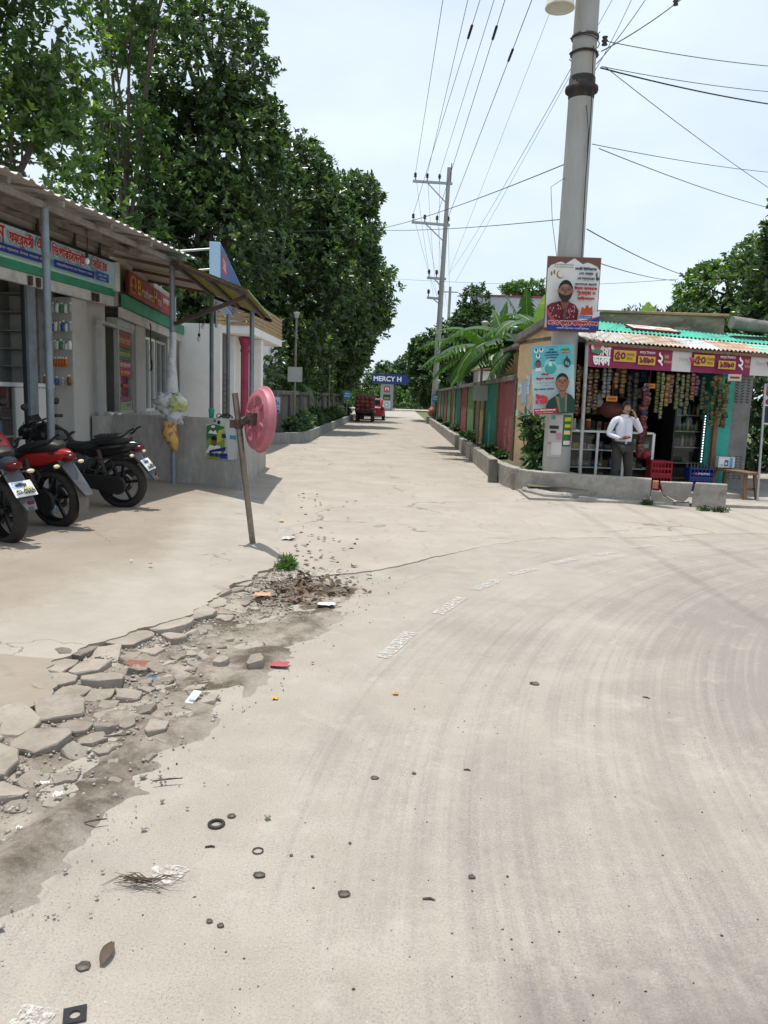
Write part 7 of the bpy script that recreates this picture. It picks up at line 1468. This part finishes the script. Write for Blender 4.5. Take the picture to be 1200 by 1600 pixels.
# building with billboard on the right
bl = thing('billboard_house', 'house with a white roof billboard framed in pink behind the banana plants', 'building', (5, 36, 0))
b = B(); b.box((5.2, 37.4, 2.45), (4.6, 3, 4.9)); b.build('wall', mat('grey_house_wall', (.30, .30, .30), .9, (.2, .19, .18), 1, var=.1, bump=.2), bl)
b = B(); b.box((4.6, 36.2, 5.2), (4.1, .5, .32)); b.build('roof_beam', mat('maroon_beam', (.10, .05, .055), .7, var=.15), bl)
b = B(); b.box((4.75, 35.4, 5.82), (3.35, .06, .74)); b.build('billboard', mat('pale_billboard', (.62, .66, .72), .6, (.55, .58, .62), 1, var=.04, bump=.05), bl)
b = B(); b.beam((2.95, 35.35, 6.22), (6.6, 35.35, 6.22), .07); b.build('billboard_frame', pm('#a8506a'), bl)
for x_ in (3.1, 4.8, 6.4): b = B(); b.beam((x_, 35.5, 4.9), (x_, 35.5, 6.25), .07); b.build('billboard_post', MC['maroon_beam'], bl)
sd = thing('white_shed', 'white sided shed with a rusty roof behind the painted wall', 'shed', (4, 30, 0)); b = B(); b.box((4.2, 30.5, 1.35), (2.4, 2, 2.7)); b.build('wall', plaster_w, sd); b = B(); b.beam((2.8, 30.5, 2.72), (5.6, 30.5, 3.0), 2.4, .06); b.build('roof', rsheet, sd)

# dark motorcycle by the planter, mostly hidden by the drum
g4 = G(412, 702, .0); o4 = [o for o in bpy.data.objects if o.name.startswith('motorcycle') and o.parent is None][0]
dup(o4, (g4.x-.3, g4.y+.3, .03), (-.1, 0, PI/2+.3), 'black motorcycle standing beside the left planter end', 'motorcycles parked on the apron')

# ================================================================ LITTER
def lit(name, label, cat, b, m, c): return tag(b.build(name, m, loc=c), label, cat)
def gpt(x, y, z=.004): return G(x, y, z)
def torus(c, R0, r, n=28, sq=1.0):
    b = B(); b.lathe([(R0+r*math.cos(a), r*sq*math.sin(a)) for a in [i*PI/4 for i in range(8)]], n, c, None, 0, True, True); return b
c = gpt(338, 1287, .006); lit('rubber_ring', 'black rubber washer ring lying on the road', 'ring', torus(c, .026, .0065, sq=.8), rubber, c)
c = gpt(403, 1329, .004); lit('thin_ring', 'thin dark wire ring lying on the road', 'ring', torus(c, .018, .0022), dark_iron, c)
c = gpt(117, 1586, .004); b = B(); n = 20
sqv = [(.027*math.cos(a)/max(abs(math.cos(a)), abs(math.sin(a))), .027*math.sin(a)/max(abs(math.cos(a)), abs(math.sin(a)))) for a in [2*PI*i/n+PI/4 for i in range(n)]]; Rr = Matrix.Rotation(.35, 3, 'Z')
vs_ = [Rr @ Vector((x*1.05, y, z)) for z in (0, .003) for x, y in sqv]+[Rr @ Vector((.0135*math.cos(2*PI*i/n+PI/4), .0135*math.sin(2*PI*i/n+PI/4), z)) for z in (0, .003) for i in range(n)]
b.add([v+c for v in vs_], [(n+i, n+(i+1) % n, 3*n+(i+1) % n, 3*n+i) for i in range(n)]+[(i, (i+1) % n, n+(i+1) % n, n+i) for i in range(n)]); lit('square_gasket', 'black square gasket with a round hole on the road', 'gasket', b, black_pl, c)
c = gpt(302, 1089, .03); b = B(); b.box(c, (.045, .10, .004), Matrix.Rotation(-.25, 3, 'Z') @ Matrix.Rotation(.3, 3, 'X')); b.box(c+V3(.0, -.03, .0035), (.03, .02, .001), Matrix.Rotation(-.25, 3, 'Z') @ Matrix.Rotation(.3, 3, 'X'), 1); lit('paper_tag', 'white rectangular paper tag on the earth verge', 'paper', b, [pm('#d9dde2'), pm('#a8b0b8')], c)
def scrap(x, y, w, d, col, label, seed, z=.02, name='wrapper'):
    c = gpt(x, y, z); r = random.Random(seed); b = B(); b.grid(lambda u, v: (c.x+(u-.5)*w*(1+.3*nz(v*3, seed)), c.y+(v-.5)*d*(1+.3*nz(u*3, seed, 1, 2)), c.z+.012*nz(u*4, v*4, 1, seed)), 6, 5); lit(name, label, 'litter', b, pm(col, .4), c)
scrap(438, 1037, .10, .08, '#a8555a', 'crumpled red wrapper on the verge beside the stone', 1); scrap(510, 943, .13, .08, '#d0d2d4', 'white torn paper beside the dead leaves', 2, .03); scrap(410, 928, .13, .10, '#c79a7c', 'pale orange torn wrapper beside the dead leaves', 3, .05); scrap(430, 1090, .03, .03, '#c8a02c', 'tiny yellow scrap at the verge edge', 4, .01); scrap(238, 1057, .05, .03, '#2c5a74', 'small blue bottle scrap among the rubble', 5, .07); scrap(214, 1035, .12, .08, '#8a5a44', 'brown torn paper among the rubble', 6, .07); scrap(660, 620+76, .08, .06, '#b03a3a', 'small red scrap at the foot of the right kerb', 7, .05); scrap(618, 1083, .03, .025, '#b08a50', 'tiny tan scrap on the road', 8, .01)
scrap(90, 1240, .03, .03, '#d8d4cc', 'small white scrap in the rubble near the verge', 9, .04); scrap(70, 1222, .04, .015, '#d0ccc4', 'thin white scrap beside the rubble', 10, .04); scrap(30, 1292, .02, .01, '#dcd8d0', 'white cigarette end on the verge', 11, .03)
scrap(235, 880, .03, .03, '#a84a3a', 'small red scrap on the apron', 12, .13); scrap(205, 875, .025, .02, '#c8c4c0', 'small pale scrap on the apron', 13, .13); scrap(440, 812, .05, .10, '#c9b43a', 'yellow leaf on the apron edge', 14, .05); scrap(450, 840, .12, .16, '#c4c2c0', 'pale paper scrap at the foot of the apron edge', 15, .04)
def clod(x, y, w, h, label, seed, m=dkst, name='dirt_clod'):
    c = gpt(x, y, .004); D = c.y; s = w*D/F/2*.78; b = lump(c+V3(0, 0, s*.08), (s, s*.8, s*.42*h), seed, .5, 2.6, 12, 8); lit(name, label, 'clod', b, m, c)
for i, (x, y, w, h, lb) in enumerate(((585, 1215, 16, .6, 'flat dark stone on the middle of the road'), (647, 1208, 10, .7, 'small dark stone beside the flat one'), (538, 1397, 26, .7, 'elongated brown clod on the road'), (737, 1370, 16, 1.2, 'lumpy brown dung clod on the road'), (793, 1369, 6, 1.2, 'round black pebble right of the dung clod'), (835, 1068, 18, .7, 'flattened dark clod on the far lane'), (405, 1367, 26, .6, 'crumbly brown clod below the thin ring'), (345, 1446, 16, 1.0, 'brown clod beside the curled one'), (327, 1439, 14, 1.0, 'curled brown clod on the road'), (130, 1510, 34, .4, 'spread crumbly clod beside the brown leaf'), (362, 1275, 18, .8, 'crumbly clod right of the rubber ring'), (325, 1136, 14, 1, 'dark stone at the verge edge'), (455, 1336, 8, 1, 'small dark pebble right of the thin ring'), (488, 1338, 7, 1, 'pale small pebble right of the dark one'), (547, 1317, 7, 1, 'small black crumb on the lane'))): clod(x, y, w, h, lb, i+.7)
# leaf on the road
c = gpt(168, 1490, .01); b = B(); b.grid(lambda u, v: (c.x+(v-.5)*.034*math.sin(PI*min(1, .08+u*.9))**.7, c.y+(u-.5)*.085, c.y*0+.010+.012*abs(v-.5)+.008*math.sin(u*3)), 10, 4); lit('dry_leaf', 'single brown dry leaf lying on the road', 'leaf', b, mat('brown_leaf', (.09, .06, .045), .8, var=.25), c)
# twig spray
c = gpt(225, 1383, .01); b = B(); r_ = random.Random(8)
for i in range(34):
    a = r_.uniform(-.5, .5)+(PI if r_.random() < .6 else 0); L = r_.uniform(.05, .12); p = c+V3(r_.uniform(-.03, .03), r_.uniform(-.012, .012), r_.uniform(0, .02)); b.tube([p, p+V3(math.cos(a)*L*.5, math.sin(a)*L*.5+r_.uniform(-.01, .01), r_.uniform(0, .02)), p+V3(math.cos(a)*L, math.sin(a)*L, r_.uniform(-.01, .012))], [.0016, .0013, .0006], 4)
lit('twig_spray', 'dry brown twig spray lying on the road', 'twig', b, mat('dry_twig', (.10, .07, .05), .9, var=.3), c)
for i, (x, y, L, a, lb) in enumerate(((328, 1323, .035, .1, 'short black stick beside the rubber ring'), (262, 1218, .12, .3, 'dark stick at the verge edge'), (150, 1282, .08, .4, 'dark curved strip on the verge'), (75, 1275, .06, -.8, 'dark twig in the rubble'), (180, 1150, .10, .15, 'black stick under the rubble'), (730, 1203, .03, -.2, 'short twig on the lane'), (1010, 1090, .04, -.5, 'thin twig on the far lane'), (670, 1405, .04, -.1, 'thin straw on the road'))):
    c = gpt(x, y, .004 if x > 300 else .026); d_ = V3(math.cos(a), math.sin(a), 0); b = B(); b.tube([c-d_*L/2, c+V3(.004, .004, .001), c+d_*L/2], [.003, .004, .002], 5); lit('stick', lb, 'stick', b, black_pl if i in (0, 4) else dkst, c)
# dead leaf drift
r_ = np.random.default_rng(4); n = 330; px_ = r_.normal(470, 40, n); py_ = 918+r_.normal(0, 13, n)-(px_-470)*.05
pts_ = np.array([list(G(x, y, .02)) for x, y in zip(px_, py_)]); pts_[:, 2] = .012+.025*r_.random(n)*np.exp(-((px_-470)/50)**2)
ax_ = r_.normal(size=(n, 3))*.3+np.array([[0, 0, .8]]); ax_ /= np.linalg.norm(ax_, axis=1, keepdims=True); v_, f_, a_ = leaves(pts_, ax_, 2, .075, .03, 4, tilt=(1.3, 1.7), tone=r_.random(n)); ob_ = bpy.data.objects.new('dead_leaf_drift', npmesh('dead_leaf_drift', v_, f_, 4, leaf_dry, a_)); COL.objects.link(ob_); tag(ob_, 'drift of brown dead leaves in the corner of the broken apron', 'leaf litter', kind='stuff')
n = 110; py_ = r_.uniform(770, 890, n); px_ = 462+np.abs(r_.normal(0, 50, n)); pts_ = np.array([list(G(x, y, .035)) for x, y in zip(px_, py_)]); ax_ = np.tile(np.array([[0, 0, 1.]]), (n, 1))+r_.normal(scale=.2, size=(n, 3)); v_, f_, a_ = leaves(pts_, ax_, 1, .07, .03, 6, tilt=(1.4, 1.7), tone=r_.random(n)); ob_ = bpy.data.objects.new('fallen_leaves', npmesh('fallen_leaves', v_, f_, 4, leaf_dry, a_)); COL.objects.link(ob_); tag(ob_, 'fallen brown leaves scattered along the side road gutter', 'leaf litter', kind='stuff')
# ================================================================ THE MAN
def skinmesh(name, verts, edges, radii, m, parent, sub=2):
    me = bpy.data.meshes.new(name); me.from_pydata([tuple(v) for v in verts], edges, []); o = bpy.data.objects.new(name, me); COL.objects.link(o); o.parent = parent
    md = o.modifiers.new('skin', 'SKIN'); md.use_smooth_shade = True
    for i, r in enumerate(radii):
        sv = me.skin_vertices[0].data[i]; sv.radius = r if isinstance(r, tuple) else (r, r); sv.use_root = (i == 0)
    s = o.modifiers.new('sub', 'SUBSURF'); s.levels = sub; s.render_levels = sub; me.materials.append(m); return o
man = thing('person', 'person in white shirt and dark trousers holding a phone to the ear before the kiosk', 'person', (3.88, 13.28, .0)); man.rotation_euler = (0, 0, .12)
skin = mat('skin', (.36, .205, .14), .5, (.30, .165, .11), 8, var=.08, bump=.05)
shirt = mat('white_shirt', (.66, .67, .74), .8, (.56, .57, .66), 4, .5, .75, var=.05, bump=.5, bs=9, bd=.02); trou = mat('charcoal_trousers', (.048, .042, .038), .85, (.03, .027, .025), 5, var=.2, bump=.4, bs=14, bd=.015)
# joints, local: x to viewer's right, y away from viewer, z up; viewer's left arm is the man's right
J = dict(pel=(0, 0, .90), waist=(0, 0, 1.02), chest=(.0, .01, 1.22), neck0=(.0, .01, 1.38), neck=(.0, .0, 1.44), sl=(-.175, .01, 1.345), sr=(.175, .01, 1.345),
         el=(-.27, .03, 1.10), wl=(-.11, -.16, 1.035), er=(.29, -.05, 1.15), wr=(.135, -.11, 1.415), hl=(-.085, .0, .88), hr=(.085, .0, .88), kl=(-.11, -.02, .48), kr=(.12, -.03, .48), al=(-.13, .03, .09), ar=(.15, .02, .09), tl=(-.14, -.10, .04), tr=(.17, -.11, .04))
J = {k_: Vector(v) for k_, v in J.items()}
names = list(J); ix = {n_: i for i, n_ in enumerate(names)}
E_ = [('pel', 'waist'), ('waist', 'chest'), ('chest', 'neck0'), ('neck0', 'neck'), ('neck0', 'sl'), ('neck0', 'sr'), ('sl', 'el'), ('el', 'wl'), ('sr', 'er'), ('er', 'wr'), ('pel', 'hl'), ('pel', 'hr'), ('hl', 'kl'), ('hr', 'kr'), ('kl', 'al'), ('kr', 'ar'), ('al', 'tl'), ('ar', 'tr')]
rb = dict(pel=(.12, .09), waist=(.11, .08), chest=(.13, .09), neck0=.055, neck=.05, sl=.05, sr=.05, el=.036, wl=.024, er=.036, wr=.024, hl=.07, hr=.07, kl=.05, kr=.05, al=.035, ar=.035, tl=.03, tr=.03)
bodyv = [J[n_] for n_ in names]; bodye = [(ix[a], ix[c]) for a, c in E_]; bodyr = [rb[n_] for n_ in names]
def fing(root, ang_dir, spread, curl, L, base_i, upv):
    pass
def hand(w, fwd, palm, thumb_side, closed):
    """palm and five fingers grown from the wrist vertex"""
    wi = ix[w]; fwd = Vector(fwd).normalized(); palm = Vector(palm).normalized(); side = fwd.cross(palm).normalized()*thumb_side; o = J[w]
    k0 = len(bodyv); bodyv.append(o+fwd*.055); bodyr.append((.030, .016)); bodye.append((wi, k0))
    for i, (sp, L) in enumerate(((.026, .072), (.009, .080), (-.009, .075), (-.026, .058))):
        p = o+fwd*.085+side*sp; a0 = len(bodyv); bodyv.append(p); bodyr.append(.0105); bodye.append((k0, a0)); d = (fwd+palm*closed*.6).normalized(); q = p+d*L*.5; bodyv.append(q); bodyr.append(.0095); bodye.append((a0, a0+1)); d2 = (fwd*(1-closed)+palm*(.35+closed)).normalized(); bodyv.append(q+d2*L*.5); bodyr.append(.0075); bodye.append((a0+1, a0+2))
    a0 = len(bodyv); bodyv.append(o+fwd*.035+side*.038); bodyr.append(.012); bodye.append((k0, a0)); bodyv.append(o+fwd*.065+side*.05+palm*.02); bodyr.append(.010); bodye.append((a0, a0+1)); bodyv.append(o+fwd*.09+side*.04+palm*.035); bodyr.append(.008); bodye.append((a0+1, a0+2))
hand('wl', (.75, -.55, .1), (.2, .3, .9), 1, .75); hand('wr', (-.35, .25, .9), (-.8, .3, -.2), -1, .55)
skinmesh('body', bodyv, bodye, bodyr, skin, man)
# head: one sculpted surface
b = B(); b.ell((0, 0, 0), (1, 1, 1), 26, 20); hc = Vector((.005, -.02, 1.545)); out = []
for q in b.v:
    x, y, z = q; w = 1-.22*max(0, -z)**1.5; X = x*.073*w; Y = y*.092*(1-.1*max(0, -z)); Zq = z*.112
    f_ = max(0, -y)
    Y -= .017*f_*math.exp(-((x/.16)**2+((z+.08)/.17)**2)); Y -= .006*f_*math.exp(-((x/.3)**2+((z+.42)/.1)**2)); Y += .008*f_*math.exp(-(((abs(x)-.4)/.16)**2+((z-.10)/.12)**2)); Y -= .007*f_*math.exp(-((x/.35)**2+((z+.85)/.2)**2))
    out.append(tuple(Matrix.Rotation(-.10, 3, 'Y') @ Vector((X, Y, Zq))+hc))
b.v = out
for s in (-1, 1): b.ell(hc+V3(.073*s, .005, -.005), (.010, .02, .03), 8, 6)
b.build('head', skin, man, local=True)
eye_m = pm('#e8e4de', .2); iris = pm('#140f0c', .2); lipm = pm('#5e3430'); hd = [o for o in man.children if o.name.startswith('head')][0]
b = B()
for s in (-1, 1): b.ell(hc+V3(.030*s, -.083, .010), (.013, .006, .007), 10, 6, None, 0); b.ell(hc+V3(.030*s, -.0885, .010), (.006, .003, .006), 8, 6, None, 1); b.box(hc+V3(.030*s, -.088, .030), (.034, .008, .007), Matrix.Rotation(.12*s, 3, 'Y'), 1)
b.build('eye', [eye_m, iris], hd, local=True); b = B(); b.ell(hc+V3(0, -.088, -.048), (.024, .006, .006), 10, 6); b.build('mouth', lipm, hd, local=True)
b = B(); b.ell((0, 0, 0), (1, 1, 1), 26, 20)
vv = []; 
for q in b.v:
    x, y, z = q; n_ = 1.08+.05*mnoise.noise(Vector(q)*5); front = sst((-y-.35)/.4); zc = .46*front-.30*(1-front)
    z2 = max(z, zc+.06*mnoise.noise(Vector((x*6, y*6, 0)))); vv.append(tuple(hc+V3(x*.076*n_*(1 if z > zc else .93), y*.096*n_*(1 if z > zc else .9), z2*.116*n_+.004)))
b.v = vv; b.build('hair', mat('black_hair', (.008, .007, .006), .9, var=.3, bump=.6, bs=120), man, local=True)
# shirt, trousers
SJ = ['pel', 'waist', 'chest', 'neck0', 'sl', 'sr', 'el', 'wl', 'er', 'wr']; sv_ = [J[n_].copy() for n_ in SJ]; sv_[0].z = .93; sv_[3].z = 1.37
sv_[7] = J['el'].lerp(J['wl'], .96); sv_[9] = J['er'].lerp(J['wr'], .93); si = {n_: i for i, n_ in enumerate(SJ)}
skinmesh('shirt', sv_, [(si[a], si[c]) for a, c in E_ if a in si and c in si], [(.160, .112), (.152, .11), (.170, .115), (.08, .07), .062, .062, .048, .032, .050, .034], shirt, man)
b = B(); b.lathe([(.052, 1.385), (.066, 1.40), (.068, 1.435), (.060, 1.445), (.056, 1.43)], 18, (0, .002, 0)); b.build('collar', shirt, man, local=True)
b = B(); b.box((.0, -.122, 1.15), (.022, .006, .40)); b.build('placket', shirt, man, local=True)
TJ = ['pel', 'hl', 'hr', 'kl', 'kr', 'al', 'ar']; tv = [J[n_].copy() for n_ in TJ]; tv[0].z = .95; ti = {n_: i for i, n_ in enumerate(TJ)}
skinmesh('trousers', tv, [(ti[a], ti[c]) for a, c in E_ if a in ti and c in ti], [(.158, .112), .105, .105, .078, .078, .068, .068], trou, man)
b = B(); b.lathe([(.166, .945), (.170, .95), (.170, .98), (.166, .985)], 24, (0, 0, 0)); b.v = [(x, y*.72, z) for x, y, z in b.v]; b.box((0, -.124, .965), (.04, .012, .035), None, 1); b.build('belt', [black_pl, chrome], man, local=True)
for s, a in ((-1, 'tl'), (1, 'tr')): b = B(); b.ell(J[a]+V3(0, .06, .01), (.05, .13, .055), 12, 8); b.build('shoe', black_pl, man, local=True)
Rm = Matrix.Rotation(.12, 3, 'Z'); ml = man.location
b = B(); b.box((0, 0, 0), (.13, .07, .014)); ph_ = b.build('wallet', pm('#4a1418'), bevel=.004); ph_.location = ml+Rm @ (J['wl']+V3(.075, -.06, .03)); ph_.rotation_euler = (.5, -.15, .3); tag(ph_, 'dark red wallet in the hand of the person in white', 'wallet')
b = B(); b.box((0, 0, 0), (.012, .065, .13)); ph_ = b.build('mobile_phone', black_gl, bevel=.004); ph_.location = ml+Rm @ (hc+V3(.092, -.02, -.015)); ph_.rotation_euler = (.35, .08, 0); tag(ph_, 'black mobile phone held at the ear of the person in white', 'phone')
